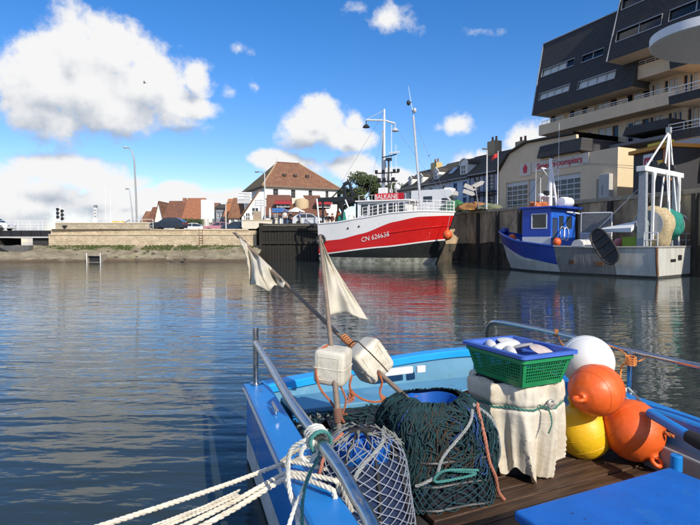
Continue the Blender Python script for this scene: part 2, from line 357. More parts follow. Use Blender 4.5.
# ================================================================== SETTING
def water_mat():
    m = bpy.data.materials.new('harbour_water'); m.use_nodes = True; N, L = m.node_tree.nodes, m.node_tree.links; p = N['Principled BSDF']
    p.inputs['Base Color'].default_value = (.032, .044, .040, 1); p.inputs['Roughness'].default_value = .035; p.inputs['IOR'].default_value = 1.36
    ge = N.new('ShaderNodeNewGeometry')
    def nz(sx, sy, sc, det, rot, dist=0.0):
        mp = N.new('ShaderNodeMapping'); mp.inputs['Scale'].default_value = (sx, sy, 1); mp.inputs['Rotation'].default_value = (0, 0, R(rot)); L.new(ge.outputs['Position'], mp.inputs[0])
        n = N.new('ShaderNodeTexNoise'); n.inputs['Scale'].default_value = sc; n.inputs['Detail'].default_value = det; n.inputs['Distortion'].default_value = dist; n.inputs['Roughness'].default_value = .45; L.new(mp.outputs[0], n.inputs['Vector']); return n.outputs['Fac']
    def mth(op, a, b):
        n = N.new('ShaderNodeMath'); n.operation = op
        for i, v in enumerate((a, b)):
            if isinstance(v, float): n.inputs[i].default_value = v
            else: L.new(v, n.inputs[i])
        return n.outputs[0]
    a = nz(.70, 3.0, 1.0, 1.5, 8, .3); b = nz(1.6, 4.0, 1.7, 2, -14, .3); c = nz(.22, .5, 1.0, 1, 20); d = nz(3.0, 7.0, 2.0, 2, 4)
    pt = nz(.10, .14, 1.0, 2, 30)                       # calm and ruffled patches
    pr = N.new('ShaderNodeMapRange'); L.new(pt, pr.inputs[0]); pr.inputs[1].default_value = .35; pr.inputs[2].default_value = .65; pr.inputs[3].default_value = .5; pr.inputs[4].default_value = 1.1
    h = mth('ADD', mth('MULTIPLY', a, .026), mth('MULTIPLY', b, .0085)); h = mth('ADD', h, mth('MULTIPLY', d, .0018)); sx_ = N.new('ShaderNodeSeparateXYZ'); L.new(ge.outputs['Position'], sx_.inputs[0])
    cm = N.new('ShaderNodeMapRange'); cm.interpolation_type = 'SMOOTHSTEP'; L.new(sx_.outputs[0], cm.inputs[0]); cm.inputs[1].default_value = -14; cm.inputs[2].default_value = 1; cm.inputs[3].default_value = 1.0; cm.inputs[4].default_value = .42   # sheltered water beside the trawlers
    fr_ = N.new('ShaderNodeMapRange'); fr_.interpolation_type = 'SMOOTHSTEP'; L.new(sx_.outputs[1], fr_.inputs[0]); fr_.inputs[1].default_value = 9; fr_.inputs[2].default_value = 26
    calm = mth('SUBTRACT', 1.0, mth('MULTIPLY', mth('SUBTRACT', 1.0, cm.outputs[0]), fr_.outputs[0]))
    h = mth('MULTIPLY', h, pr.outputs[0]); h = mth('MULTIPLY', h, calm); h = mth('ADD', h, mth('MULTIPLY', c, .022))
    bp = N.new('ShaderNodeBump'); bp.inputs['Strength'].default_value = 1.0; bp.inputs['Distance'].default_value = 1.0; L.new(h, bp.inputs['Height']); L.new(bp.outputs[0], p.inputs['Normal'])
    return m
wtr = MB().add([(-4000, -400, 0), (4000, -400, 0), (4000, 6000, 0), (-4000, 6000, 0)], [(0, 1, 2, 3)]).build('water', water_mat(), kind='structure')

QB = [(-32.8, 58, 3.45), (-10.4, 58.5, 3.5), (-9.4, 56.5, 3.95), (-3.2, 55, 3.95), (12.2, 55, 5.2), (14.4, 49, 5.2), (18.9, 36.5, 5.2), (21, 30.6, 5.2), (25, 19.5, 5.2), (30, 6, 5.2), (34, -4, 5.2)]
def gz(x, y):
    a = x / max(y, 1e-3); P = [(p[0] / max(p[1], .1), p[2]) for p in QB[:8]]
    if a <= P[0][0]: return P[0][1]
    for (a0, z0), (a1, z1) in zip(P, P[1:]):
        if a <= a1: return z0 + (z1 - z0) * (a - a0) / max(a1 - a0, 1e-6)
    return 5.2
ASPH = mat('asphalt', (.09, .09, .092), .9, var=.2, scale=2, bump=.3, bscale=60, col3=(.16, .155, .15), c3scale=.2)
def ground():
    mb = MB(); rows = [1.0, 1.02, 1.1, 1.4, 2, 4, 12, 60]
    vs = []
    for s_ in rows:
        for (x, y, z) in QB:
            if y < 0: vs.append((x * s_, y, z - .03))
            else: vs.append((x * s_, y * s_, z - .03))
    n = len(QB); fs = [(i * n + j, i * n + j + 1, (i + 1) * n + j + 1, (i + 1) * n + j) for i in range(len(rows) - 1) for j in range(n - 1)]
    mb.add(vs, fs).build('ground', ASPH, kind='structure')
ground()
# mud bank at the foot of the sunlit quay
MUD = mat('mud', (.30, .255, .165), .75, var=.3, scale=.8, bump=.6, bscale=6, col2=(.17, .13, .08), c2lo=.45, c2hi=.62, world_co=True, col3=(.15, .16, .06), c3scale=.9, c3lo=.52, c3hi=.7)
def wet_edge(m):          # mud still wet from the tide: dark below the last tide line
    N, L = m.node_tree.nodes, m.node_tree.links; p = N['Principled BSDF']; src = p.inputs['Base Color'].links[0].from_socket
    ge = N.new('ShaderNodeNewGeometry'); sp = N.new('ShaderNodeSeparateXYZ'); L.new(ge.outputs['Position'], sp.inputs[0])
    nz = N.new('ShaderNodeTexNoise'); nz.inputs['Scale'].default_value = .9; nz.inputs['Detail'].default_value = 6; L.new(ge.outputs['Position'], nz.inputs['Vector'])
    ad = N.new('ShaderNodeMath'); ad.operation = 'MULTIPLY_ADD'; L.new(nz.outputs['Fac'], ad.inputs[0]); ad.inputs[1].default_value = .5; L.new(sp.outputs[2], ad.inputs[2])
    r = N.new('ShaderNodeMapRange'); L.new(ad.outputs[0], r.inputs[0]); r.inputs[1].default_value = .38; r.inputs[2].default_value = .62
    mx = N.new('ShaderNodeMix'); mx.data_type = 'RGBA'; L.new(r.outputs[0], mx.inputs['Factor']); mx.inputs[6].default_value = (.10, .068, .036, 1); L.new(src, mx.inputs[7]); L.new(mx.outputs[2], p.inputs['Base Color'])
wet_edge(MUD)
def mud():
    mb = MB()
    def fn(u, v):
        x = -75 + 65.5 * u; edge = 52.3 + .9 * math.sin(x * .23) + .5 * math.sin(x * .61 + 1)
        y = edge + (58.2 - edge) * v
        z = -.12 + 1.75 * (v ** .8) + .16 * mnoise.noise((x * .7, y * 1.1, 0)) + .08 * mnoise.noise((x * 2.3, y * 2.3, 4))
        return Vector((x, y, z))
    mb.grid(fn, 260, 22).build('mud_bank', MUD, kind='structure', smooth=True)
    rk = random.Random(3)
    st = MB()
    for _ in range(70):
        x = rk.uniform(-34, -10); v = rk.random() ** 1.6; y = 52.4 + 5.6 * v; z = -.1 + 1.75 * v ** .8; r = rk.uniform(.05, .18)
        st.sphere((x, y, z), r, 6, 4, (1.3, 1, .6))
    st.build('shore_stones', mat('wet_stone', (.13, .11, .08), .6, var=.35, scale=3, world_co=True), kind='stuff', smooth=True)['label'] = 'small wet stones scattered over the mud bank'
    gr = MB()
    for _ in range(2600):
        x = rk.uniform(-33, -10.5)
        if mnoise.noise((x * .5, 2, 1)) < -.35: continue
        y = 56.3 + rk.random() * 1.7; z = 1.62 - (58.0 - y) * .28; h = rk.uniform(.05, .20); w = .05
        dx = rk.uniform(-.1, .1)
        gr.add([(x - w, y, z - .05), (x + w, y, z - .05), (x + dx, y - .06, z + h)], [(0, 1, 2)])
    g = gr.build('grass_fringe', mat('grass', (.07, .10, .02), .8, var=.3, world_co=True), kind='stuff'); g['label'] = 'strip of green weed along the foot of the pale quay'
mud()
# ------------------------------------------------------------------ quay walls
STONE = brick_mat('pale_quay_stone', (.66, .55, .38), (.54, .44, .30), (.42, .34, .23), .42, .2, .02, stain=(.30, .22, .13), warp=.35)
COPE = mat('coping_stone', (.52, .44, .30), .85, var=.18, scale=2, bump=.4, bscale=15, world_co=True)
def left_quay():
    t = thing('quay_wall', 'pale stone quay wall lit by the sun above the mud bank', 'wall', (-32.8, 58, 0))
    L_ = 22.5
    def sec(x0, x1, z0, z1, y0, y1, nm, m):
        MB().span((x0, y0, z0), (x1, y1, z1)).build(nm, m, t, local=True)
    sec(-.4, L_, .4, 2.75, 0, 1.6, 'wall_face', STONE)
    sec(-.4, L_, 2.752, 3.28, .45, 1.6, 'upper_course', STONE)
    sec(-.4, L_, 2.76, 2.86, -.08, .44, 'ledge', COPE)
    st = MB().box((0, 0, 0), (1.34, .62, .17)); c0 = st.build('coping_stone', COPE, t, local=True, bevel=.02); c0.location = (.3, .66, 3.37)
    for i in range(1, 16):
        c = c0.copy(); COL.objects.link(c); c.parent = t; c.location = (.3 + 1.37 * i, .66 + random.uniform(-.02, .02), 3.37 + random.uniform(-.015, .015)); c.rotation_euler = (0, 0, random.uniform(-.015, .015))
    # low parapet towards the bridge
    MB().wall(0.1, 10.5, 3.46, 4.05, [], .5, .8).build('parapet', brick_mat('parapet_stone', (.55, .47, .34), (.47, .39, .27), (.3, .25, .18), .5, .22, .02), t, local=True)
    for i in range(8):
        MB().box((.75 + 1.3 * i, .65, 4.10), (1.27, .4, .09)).build('parapet_cap', COPE, t, local=True)
    # rusty iron ladder and mooring ring streaks
    ld = MB().bar((16.2, -.06, 1.4), (16.2, -.06, 3.4), .03).bar((16.6, -.06, 1.4), (16.6, -.06, 3.4), .03)
    for k in range(7): ld.bar((16.2, -.06, 1.6 + .28 * k), (16.6, -.06, 1.6 + .28 * k), .02)
    ld.build('ladder', mat('rust', (.16, .07, .03), .8, var=.4, scale=10), t, local=True)
left_quay()
DARKW = mat('dark_weedy_concrete', (.085, .068, .045), .85, var=.5, scale=1.4, bump=.6, bscale=9, col2=(.014, .016, .010), c2lo=.45, c2hi=.6, stretch=(1, 1, .3), world_co=True, col3=(.07, .058, .038), c3scale=.7, c3lo=.6, c3hi=.75)
QUAYC = mat('right_quay_concrete', (.55, .40, .24), .88, var=.35, scale=1.1, bump=.5, bscale=7, col2=(.26, .18, .11), c2lo=.45, c2hi=.62, stretch=(1, 1, .35), world_co=True, col3=(.03, .03, .022), c3scale=.5, c3lo=.55, c3hi=.75)
def jetty():
    a = Vector((-9.4, 56.5, 0)); b_ = Vector((-3.2, 55, 0)); d = b_ - a; rz = math.atan2(d.y, d.x); L_ = d.length
    t = thing('timber_jetty', 'black weed-covered timber jetty wall in front of the restaurant', 'jetty', a, rz)
    MB().span((0, .12, -.6), (L_, 3.5, 3.72)).build('core', DARKW, t, local=True)
    TIM = mat('black_timber', (.022, .019, .014), .8, var=.5, scale=3, bump=.8, bscale=12, stretch=(3, 3, .5), col2=(.05, .045, .02), c2lo=.55, c2hi=.7)
    pl = MB().box((0, 0, 0), (.30, .11, 4.25)); p0 = None
    n = int(L_ / .335)
    for i in range(n):
        o = pl.build('timber_pile', TIM, t, local=True, bevel=.015) if p0 is None else p0.copy()
        if p0 is None: p0 = o
        else: COL.objects.link(o); o.parent = t
        o.location = (.17 + .335 * i, .05 + random.uniform(-.03, .03), 1.6 + random.uniform(-.08, .04)); o.rotation_euler = (0, random.uniform(-.012, .012), 0)
    for z in (3.3, 1.9): MB().box((L_ / 2, -.10, z), (L_, .14, .24)).build('waling', TIM, t, local=True, bevel=.02)
    MB().span((0, .1, 3.74), (L_, 3.4, 3.95)).build('deck_edge', mat('jetty_concrete', (.22, .20, .17), .9, var=.25, bump=.4, world_co=True), t, local=True)
    MB().span((-.35, -.15, -.6), (.02, 3.5, 4.02)).build('corner_post', TIM, t, local=True, bevel=.03)
    MB().lathe([(.16, 0), (.16, .25), (.11, .3), (.11, .45), (.2, .5), (.2, .58), (.06, .62)], (1.3, .7, 3.95), 14).build('bollard', mat('bollard_paint', (.62, .55, .42), .6, var=.2), t, local=True, smooth=True)
jetty()
def right_quay():
    pts = [Vector(p[:2] + (0,)) for p in QB[3:]]
    t = thing('quay_wall', 'tall shaded concrete quay wall behind the trawlers', 'wall', (12.2, 55, 0))
    zt = [3.95] + [5.2] * 7
    for i in range(len(pts) - 1):
        a, b_ = pts[i], pts[i + 1]; d = (b_ - a).normalized(); nrm = Vector((d.y, -d.x, 0))     # towards the water
        off = nrm * 0
        n = max(1, int((b_ - a).length / 2.0)); MBf = MB()
        for k in range(n):
            p = a.lerp(b_, k / n); q = a.lerp(b_, (k + 1) / n); z0 = zt[i] + (zt[i + 1] - zt[i]) * k / n - .3; z1 = zt[i] + (zt[i + 1] - zt[i]) * (k + 1) / n - .3
            MBf.add([p + Vector((0, 0, -.7)), q + Vector((0, 0, -.7)), q + Vector((0, 0, z1)), p + Vector((0, 0, z0)), p - nrm * 1.5 + Vector((0, 0, z0)), q - nrm * 1.5 + Vector((0, 0, z1))], [(0, 1, 2, 3), (3, 2, 5, 4)])
            # coping block, slightly proud of the wall
            g = .015; e = (q - p).normalized() * g
            cb = MB(); A, B = p + e + nrm * .09, q - e + nrm * .09; C, D = q - e - nrm * .9, p + e - nrm * .9; j = random.uniform(-.02, .02)
            cb.add([v + Vector((0, 0, h_)) for h_ in (0, .29) for v, h0 in ((A, 0), (B, 0), (C, 0), (D, 0))], [(3, 2, 1, 0), (4, 5, 6, 7), (0, 1, 5, 4), (1, 2, 6, 5), (2, 3, 7, 6), (3, 0, 4, 7)])
            for vi, v in enumerate(cb.v): v.z += (z0 if vi % 4 in (0, 3) else z1) + .004 + j
            if i < 5: cb.build('coping_block', mat('quay_coping', (.40, .33, .23), .85, var=.25, scale=2, bump=.4, bscale=12, world_co=True), t, bevel=.02)
            wb = MB()                                   # weed-blackened lower courses, standing proud by a finger
            if i < 5:
                f = nrm * .02; zz = 1.8 + .5 * mnoise.noise((p.x * .9, p.y * .9, 0)); zz2 = 1.8 + .5 * mnoise.noise((q.x * .9, q.y * .9, 0))
                wb.add([p + f + Vector((0, 0, -.7)), q + f + Vector((0, 0, -.7)), q + f + Vector((0, 0, zz2)), p + f + Vector((0, 0, zz)), p + Vector((0, 0, zz)), q + Vector((0, 0, zz2))], [(0, 1, 2, 3), (3, 2, 5, 4)])
                wb.build('weed_band', DARKW, t)
        MBf.build('wall_face', QUAYC, t)
    for i in (1, 2, 3):                                 # vertical fender timbers
        a, b_ = pts[i], pts[i + 1]; d = (b_ - a).normalized(); nrm = Vector((d.y, -d.x, 0)); n = int((b_ - a).length / 3.1)
        for k in range(n):
            p = a.lerp(b_, (k + .7) / n) + nrm * .16
            MB().box((p.x, p.y, 2.2), (.3, .28, 5.4), math.atan2(d.y, d.x)).build('fender_timber', mat('fender_wood', (.05, .042, .033), .85, var=.5, scale=3, bump=.7, bscale=14, stretch=(2, 2, .4), world_co=True), t, bevel=.03)
right_quay()
# ------------------------------------------------------------------ swing bridge at the lock
def bridge():
    t = thing('swing_bridge', 'low black steel bridge with white railings across the lock', 'bridge', (-32.9, 58.6, 0))
    MB().span((-26, 0, 2.62), (0, 4.2, 3.28)).build('girder', BLACK, t, local=True)
    MB().span((-26, -.12, 2.46), (0, 4.3, 2.60)).build('flange', mat('pale_steel', (.5, .5, .48), .5, var=.15), t, local=True)
    st0 = None
    for i in range(22):
        o = MB().box((0, 0, 0), (.07, .10, .62)).build('stiffener', BLACK, t, local=True) if st0 is None else st0.copy()
        if st0 is None: st0 = o
        else: COL.objects.link(o); o.parent = t
        o.location = (-.4 - 1.1 * i, -.06, 2.95)
    def rail(x0, x1, y, z, nm='railing'):
        mb = MB()
        n = int((x1 - x0) / 1.35)
        for i in range(n + 1): mb.bar((x0 + (x1 - x0) * i / n, y, z), (x0 + (x1 - x0) * i / n, y, z + 1.1), .028)
        for h in (.4, .75, 1.1): mb.bar((x0, y, z + h), (x1, y, z + h), .024)
        mb.build(nm, WHITE, t, local=True)
    rail(-26, 0, .15, 3.28); rail(-26, 0, 4.0, 3.28)
    MB().span((-9.5, -.6, 1.05), (-6.2, 4, 2.44)).span((-2.6, .3, 1.2), (-.2, 4, 2.44)).build('pier', mat('bridge_pier', (.035, .033, .03), .8, var=.3), t, local=True)
    MB().span((-26, -3.4, -.4), (-.8, -2.6, 1.62)).build('apron_wall', mat('apron_concrete', (.10, .10, .095), .9, var=.3, bump=.4, scale=1.5), t, local=True)
    lg = MB()
    for x in (-5.4, -4.9): lg.bar((x, -3.5, -.3), (x, -3.5, 4.0), .06)
    for k in range(9): lg.bar((-5.4, -3.5, .2 + .4 * k), (-4.9, -3.5, .2 + .4 * k), .03)
    lg.build('ladder', BLACK, t, local=True)
    MB().beam((-4.7, -3.5, 1.75), (-1.4, -3.6, .25), .16).build('brace', BLACK, t, local=True)
    MB().bar((-5.15, -3.5, 4.0), (-5.15, -3.5, 4.35), .2, 10).build('lamp', BLACK, t, local=True)
bridge()
def quay_rail():
    t = thing('railing', 'thin white railing on the pale quay beside the bridge', 'railing', (-32.6, 60.5, 3.45))
    r0 = None
    for i in range(9):
        o = MB().bar((0, 0, 0), (0, 0, 1.15), .03).build('post', WHITE, t, local=True) if r0 is None else r0.copy()
        if r0 is None: r0 = o
        else: COL.objects.link(o); o.parent = t
        o.location = (i * 1.25, 0, 0)
    for h in (.4, .78, 1.14): MB().bar((0, 0, h), (10, 0, h), .024).build('rail', WHITE, t, local=True)
quay_rail()
def P(x, y, D): return px(x, y, D)
def post_box():   # traffic signal, two heads of three lamps
    b_ = P(61, 229, 61); t = thing('traffic_signal', 'white signal board carrying six black round lamps beside the bridge', 'signal', (b_.x, b_.y, 3.45))
    MB().bar((0, 0, 0), (0, 0, 2.9), .05).build('post', WHITE, t, local=True)
    z0 = 1.15
    for cx, dz in ((-.26, .12), (.26, -.06)):
        MB().box((cx, 0, z0 + .62 + dz), (.42, .12, 1.36)).build('board', WHITE, t, local=True)
        for k in range(3):
            hd = MB().lathe([(.17, 0), (.17, .16), (.13, .18)], (cx, -.06, z0 + .18 + .44 * k + dz), 12, M=Matrix.Rotation(R(90), 3, 'X')); hd.build('lamp', BLACK, t, local=True, smooth=True)
post_box()
def culvert():
    a = P(99, 262, 53.2); t = thing('culvert_outlet', 'black square outfall box with pale rim on the mud', 'outfall', (a.x, a.y - .9, .12))
    MB().wall(-.72, .72, -.2, .62, [(-.6, .6, -.1, .5)], -.2, 1.2).build('frame', mat('outfall_concrete', (.3, .26, .2), .9, var=.3), t, local=True)
    MB().span((-.58, .1, -.08), (.58, .2, .48)).build('flap', BLACK, t, local=True)
    for sx in (-1, 1): MB().bar((sx * .68, -.24, -.2), (sx * .68, -.24, .8), .04).build('post', WHITE, t, local=True)
culvert()
def lamp_tall():
    b_ = P(137, 229, 64); t = thing('street_lamp', 'tall grey street lamp with curved swan-neck on the pale quay', 'street lamp', (b_.x, b_.y, 3.45))
    H = 9.9
    pts = [(0, 0, 0), (-.05, 0, 4), (-.18, 0, H - 2)] + [(-.18 - .95 * (1 - math.cos(a)), 0, H - 2 + 2.1 * math.sin(a)) for a in [i * math.pi / 20 for i in range(1, 10)]]
    n = len(pts); MB().tube(pts, [.11 - .06 * i / n for i in range(n)], 8).build('pole', mat('galvanised', (.30, .31, .30), .5, .4), t, local=True, smooth=True)
    e = pts[-1]; MB().sphere((e[0] - .25, 0, e[2] - .02), .3, 12, 8, (1, .5, .33)).build('lamp_head', mat('lamp_head', (.5, .5, .48), .4), t, local=True, smooth=True)
    MB().lathe([(.16, 0), (.16, .8), (.11, .85)], (0, 0, 0), 10).build('base', GREYM, t, local=True)
lamp_tall()
def lamp_small():
    b_ = P(133, 224, 74); t = thing('street_lamp', 'shorter leaning street lamp behind the tall swan-neck lamp', 'street lamp', (b_.x, b_.y, 3.45))
    MB().tube([(0, 0, 0), (-.1, 0, 3), (-.4, 0, 5.6), (-.5, 0, 6)], [.08, .07, .05, .04], 8).build('pole', GREYM, t, local=True, smooth=True)
    MB().sphere((-.72, 0, 6.0), .3, 10, 6, (1, .6, .35)).build('lamp_head', mat('lamp_head2', (.4, .4, .4), .4), t, local=True, smooth=True)
lamp_small()
for xx, yt, lab in ((106, 185, 'thin white flagpole nearer the bridge'), (111, 187, 'thin white flagpole next to the quay steps')):
    b_ = P(xx, 228, 66); t = thing('flagpole', lab, 'flagpole', (b_.x, b_.y, 3.45)); H = P(xx, yt, 66).z - 3.45
    MB().bar((0, 0, 0), (0, 0, H), .045, 8, .02).build('pole', WHITE, t, local=True, smooth=True); MB().sphere((0, 0, H), .06, 8, 6).build('finial', WHITE, t, local=True, smooth=True)
def steps():
    a = P(119, 235, 59.6); t = thing('steps', 'stone steps with dark handrail climbing from the quay ledge', 'steps', (a.x, a.y - .8, 2.86))
    for i in range(6):
        MB().span((i * .27, 0, 0), (i * .27 + .3, .9, .14 * (i + 1))).build('step', COPE, t, local=True)
    MB().tube([(0, -.05, .15), (0, -.05, .75), (1.6, -.05, 1.6), (1.6, -.05, .85)], .035, 6).build('handrail', BLACK, t, local=True)
steps()
def kiosk():
    a = P(96, 232, 60.4); t = thing('tide_gauge', 'narrow white tide gauge column standing on the parapet', 'column', (a.x, a.y, 3.46))
    MB().span((-.28, -.25, 0), (.28, .25, 1.2)).build('base', WHITE, t, local=True, bevel=.03)
    MB().span((-.12, -.12, 1.2), (.12, .12, 2.5)).build('column', WHITE, t, local=True); MB().span((-.16, -.16, 2.5), (.16, .16, 2.75)).build('cap', GREYM, t, local=True)
    for k in range(3): MB().span((-.06, -.135, 1.4 + .34 * k), (.06, -.125, 1.55 + .34 * k)).build('mark', BLACK, t, local=True)
kiosk()
def banner():
    a = P(118.5, 228, 65); t = thing('banner', 'yellow banner strung between two short posts', 'banner', (a.x, a.y, 3.45))
    for x in (-.8, .8): MB().bar((x, 0, 0), (x, 0, 1.3), .04).build('post', WHITE, t, local=True)
    MB().grid(lambda u, v: Vector((-.8 + 1.6 * u, .06 * math.sin(u * 9), .55 + .62 * v - .08 * math.sin(math.pi * u))), 14, 4).build('cloth', mat('yellow_cloth', (.75, .48, .03), .8), t, local=True, smooth=True)
    s2 = P(65, 233, 58.4)
    t2 = thing('warning_sign', 'small black triangle warning sign on the parapet', 'sign', (s2.x, s2.y, 3.6))
    MB().prism([(-.3, .25), (0, -.2), (.3, .25)], -.06, -.02).build('plate', BLACK, t2, local=True); MB().bar((0, 0, -.2), (0, 0, .3), .03).build('bracket', GREYM, t2, local=True)
    wr = P(124, 226, 63); t3 = thing('mooring_winch', 'white painted winch box on the quay by the tall lamp', 'winch', (wr.x, wr.y, 3.45))
    MB().span((-1, -.4, 0), (.9, .4, .75)).build('housing', WHITE, t3, local=True, bevel=.06); MB().bar((-1.2, 0, .5), (1.1, 0, .5), .2, 12).build('drum', GREYM, t3, local=True)
banner()
# ================================================================== VEHICLES
def wheel(t, x, y, r, w=.2):
    M_ = Matrix.Rotation(R(90), 3, 'X')
    o = MB().lathe([(r * .6, -w / 2), (r * .95, -w / 2), (r, -w / 3), (r, w / 3), (r * .95, w / 2), (r * .6, w / 2)], (x, y, r), 18, M=M_).build('wheel', RUBBER, t, local=True, smooth=True)
    MB().lathe([(r * .62, -w * .4), (r * .62, w * .4)], (x, y, r), 14, M=M_).build('rim', GREYM, o, local=True)
def car(name, label, cat, loc, rz, col, prof, W, glass_poly, wheels, r=.31, rough=.25, group=None, tumble=.82):
    # prof: side silhouette (x,z) upper outline front->rear; widths shrink above the belt line
    t = thing(name, label, cat, loc, rz, group)
    pm = mat('car_paint_%s' % ''.join('%02d' % int(c * 99) for c in col), col, rough, var=.03, coat=.8)
    zb = max(z for x, z in prof) * .58; zt = max(z for x, z in prof)
    def half(z): return W / 2 * (1 - (1 - tumble) * max(0, (z - zb) / (zt - zb)) ** 1.1)
    n = len(prof); mb = MB()
    def y(z, s_): return s_ * half(z)
    rows = []
    for s_ in (-1, 1): rows.append([Vector((x, y(z, s_), z)) for x, z in prof] + [Vector((x, s_ * W / 2 * .96, .24)) for x, z in (prof[-1], prof[0])])
    vs = rows[0] + rows[1]; m_ = n + 2
    mb.add(vs, [tuple(range(m_))[::-1], tuple(range(m_, 2 * m_))] + [(i, (i + 1) % m_, m_ + (i + 1) % m_, m_ + i) for i in range(m_)])
    mb.build('body', pm, t, local=True, smooth=True, bevel=.05, ang=25)
    for s_ in (-1, 1):
        for gp in glass_poly:
            c = MB(); pts = [Vector((x, s_ * (half(z) + .012), z)) for x, z in gp]; ins = [Vector((p.x, p.y - s_ * .05, p.z)) for p in pts]; k = len(pts)
            c.add(pts + ins, [tuple(range(k)), tuple(range(2 * k - 1, k - 1, -1))] + [(i, k + i, k + (i + 1) % k, (i + 1) % k) for i in range(k)]).build('window', GLASS, t, local=True)
    x0 = prof[0][0]; x1 = prof[-1][0]
    for s_ in (-1, 1):
        MB().sphere((x0 - .0, s_ * W * .36, .66), .13, 10, 6, (.6, 1.4, .8)).build('headlight', glass_mat('lamp_glass', (.7, .7, .68), .1), t, local=True, smooth=True)
        MB().box((x1 + .0, s_ * W * .38, .78), (.08, .2, .22)).build('tail_light', glass_mat('tail_glass', (.35, .02, .02), .15), t, local=True)
        for wx in wheels: wheel(t, wx, s_ * (W / 2 - .09), r)
    return t
hatch = [(-2.05, .45), (-2.02, .72), (-1.75, .86), (-1.05, .96), (-.35, 1.42), (.2, 1.5), (1.0, 1.47), (1.55, 1.28), (1.95, .98), (2.02, .5)]
hg = [[(-.86, .98), (-.28, 1.38), (.28, 1.42), (.28, .98)], [(.36, .98), (.36, 1.42), (1.0, 1.39), (1.45, 1.2), (1.55, 1.0)]]
def ws(t, W, a, b_):   # windscreen quad
    (x0, z0), (x1, z1) = a, b_
    d = Vector((z0 - z1, 0, x1 - x0)).normalized() * .012
    if d.z < 0: d = -d
    MB().add([Vector((x0, -W * .43, z0)) + d, Vector((x0, W * .43, z0)) + d, Vector((x1, W * .37, z1)) + d, Vector((x1, -W * .37, z1)) + d], [(0, 1, 2, 3)]).build('windscreen', GLASS, t, local=True)
a = P(169, 228, 64); c = car('parked_car', 'black hatchback parked on the pale quay edge by the tall lamp', 'car', (a.x, a.y, 3.45), 0, (.012, .013, .016), hatch, 1.72, hg, (-1.3, 1.25)); ws(c, 1.72, (-1.02, .98), (-.37, 1.4))
a = P(218, 228, 78); c = car('parked_car', 'dusky pink hatchback parked below the big white road sign', 'car', (a.x, a.y, 3.45), R(12), (.42, .16, .2), hatch, 1.7, hg, (-1.3, 1.25))
a = P(236, 228, 77); c = car('parked_car', 'dark blue hatchback parked before the orange-fronted shop', 'car', (a.x, a.y, 3.48), R(-10), (.02, .028, .05), hatch, 1.72, hg, (-1.3, 1.25))
a = P(191, 227, 82); c = car('parked_car', 'white hatchback parked under the red-roofed houses', 'car', (a.x, a.y, 3.45), R(4), (.75, .75, .73), hatch, 1.72, hg, (-1.3, 1.25))
a = P(309, 226, 64); c = car('parked_car', 'silver hatchback parked by the restaurant terrace', 'car', (a.x, a.y, gz(a.x, a.y)), R(186), (.5, .52, .54), hatch, 1.72, hg, (-1.3, 1.25))
vanp = [(-2.4, .5), (-2.38, .9), (-1.85, 1.12), (-1.2, 1.95), (-.8, 2.1), (2.35, 2.12), (2.42, 1.2), (2.42, .5)]
vg = [[(-1.62, 1.15), (-1.12, 1.82), (-.4, 1.82), (-.4, 1.15)]]
a = P(-6, 226, 61); c = car('parked_car', 'white hatchback crossing the black bridge', 'car', (a.x, a.y, 3.29), R(180), (.72, .71, .69), hatch, 1.72, hg, (-1.3, 1.25)); ws(c, 1.72, (-1.02, .98), (-.37, 1.4))
# camper van behind the bow of the red trawler
camp = [(-3.0, .5), (-2.98, 1.0), (-2.5, 1.25), (-1.75, 2.0), (-2.25, 2.25), (-2.3, 2.75), (-1.9, 2.95), (2.9, 2.95), (2.95, 1.4), (2.95, .5)]
cg = [[(-2.25, 1.3), (-1.62, 1.92), (-1.0, 1.92), (-1.0, 1.3)], [(.2, 1.6), (.2, 2.2), (1.3, 2.2), (1.3, 1.6)]]
a = P(437, 205, 63); c = car('camper_van', 'white camper van parked on the quay before the slate-roofed houses', 'camper', (a.x, a.y, 5.2), R(150), (.75, .75, .74), camp, 2.2, cg, (-2.1, 1.6), r=.36, tumble=.96); ws(c, 2.2, (-2.44, 1.3), (-1.82, 1.95))
MB().span((-1.95, -1.0, 2.953), (-1.1, .7, 3.15)).build('roof_hatch', WHITE, c, local=True, bevel=.04)

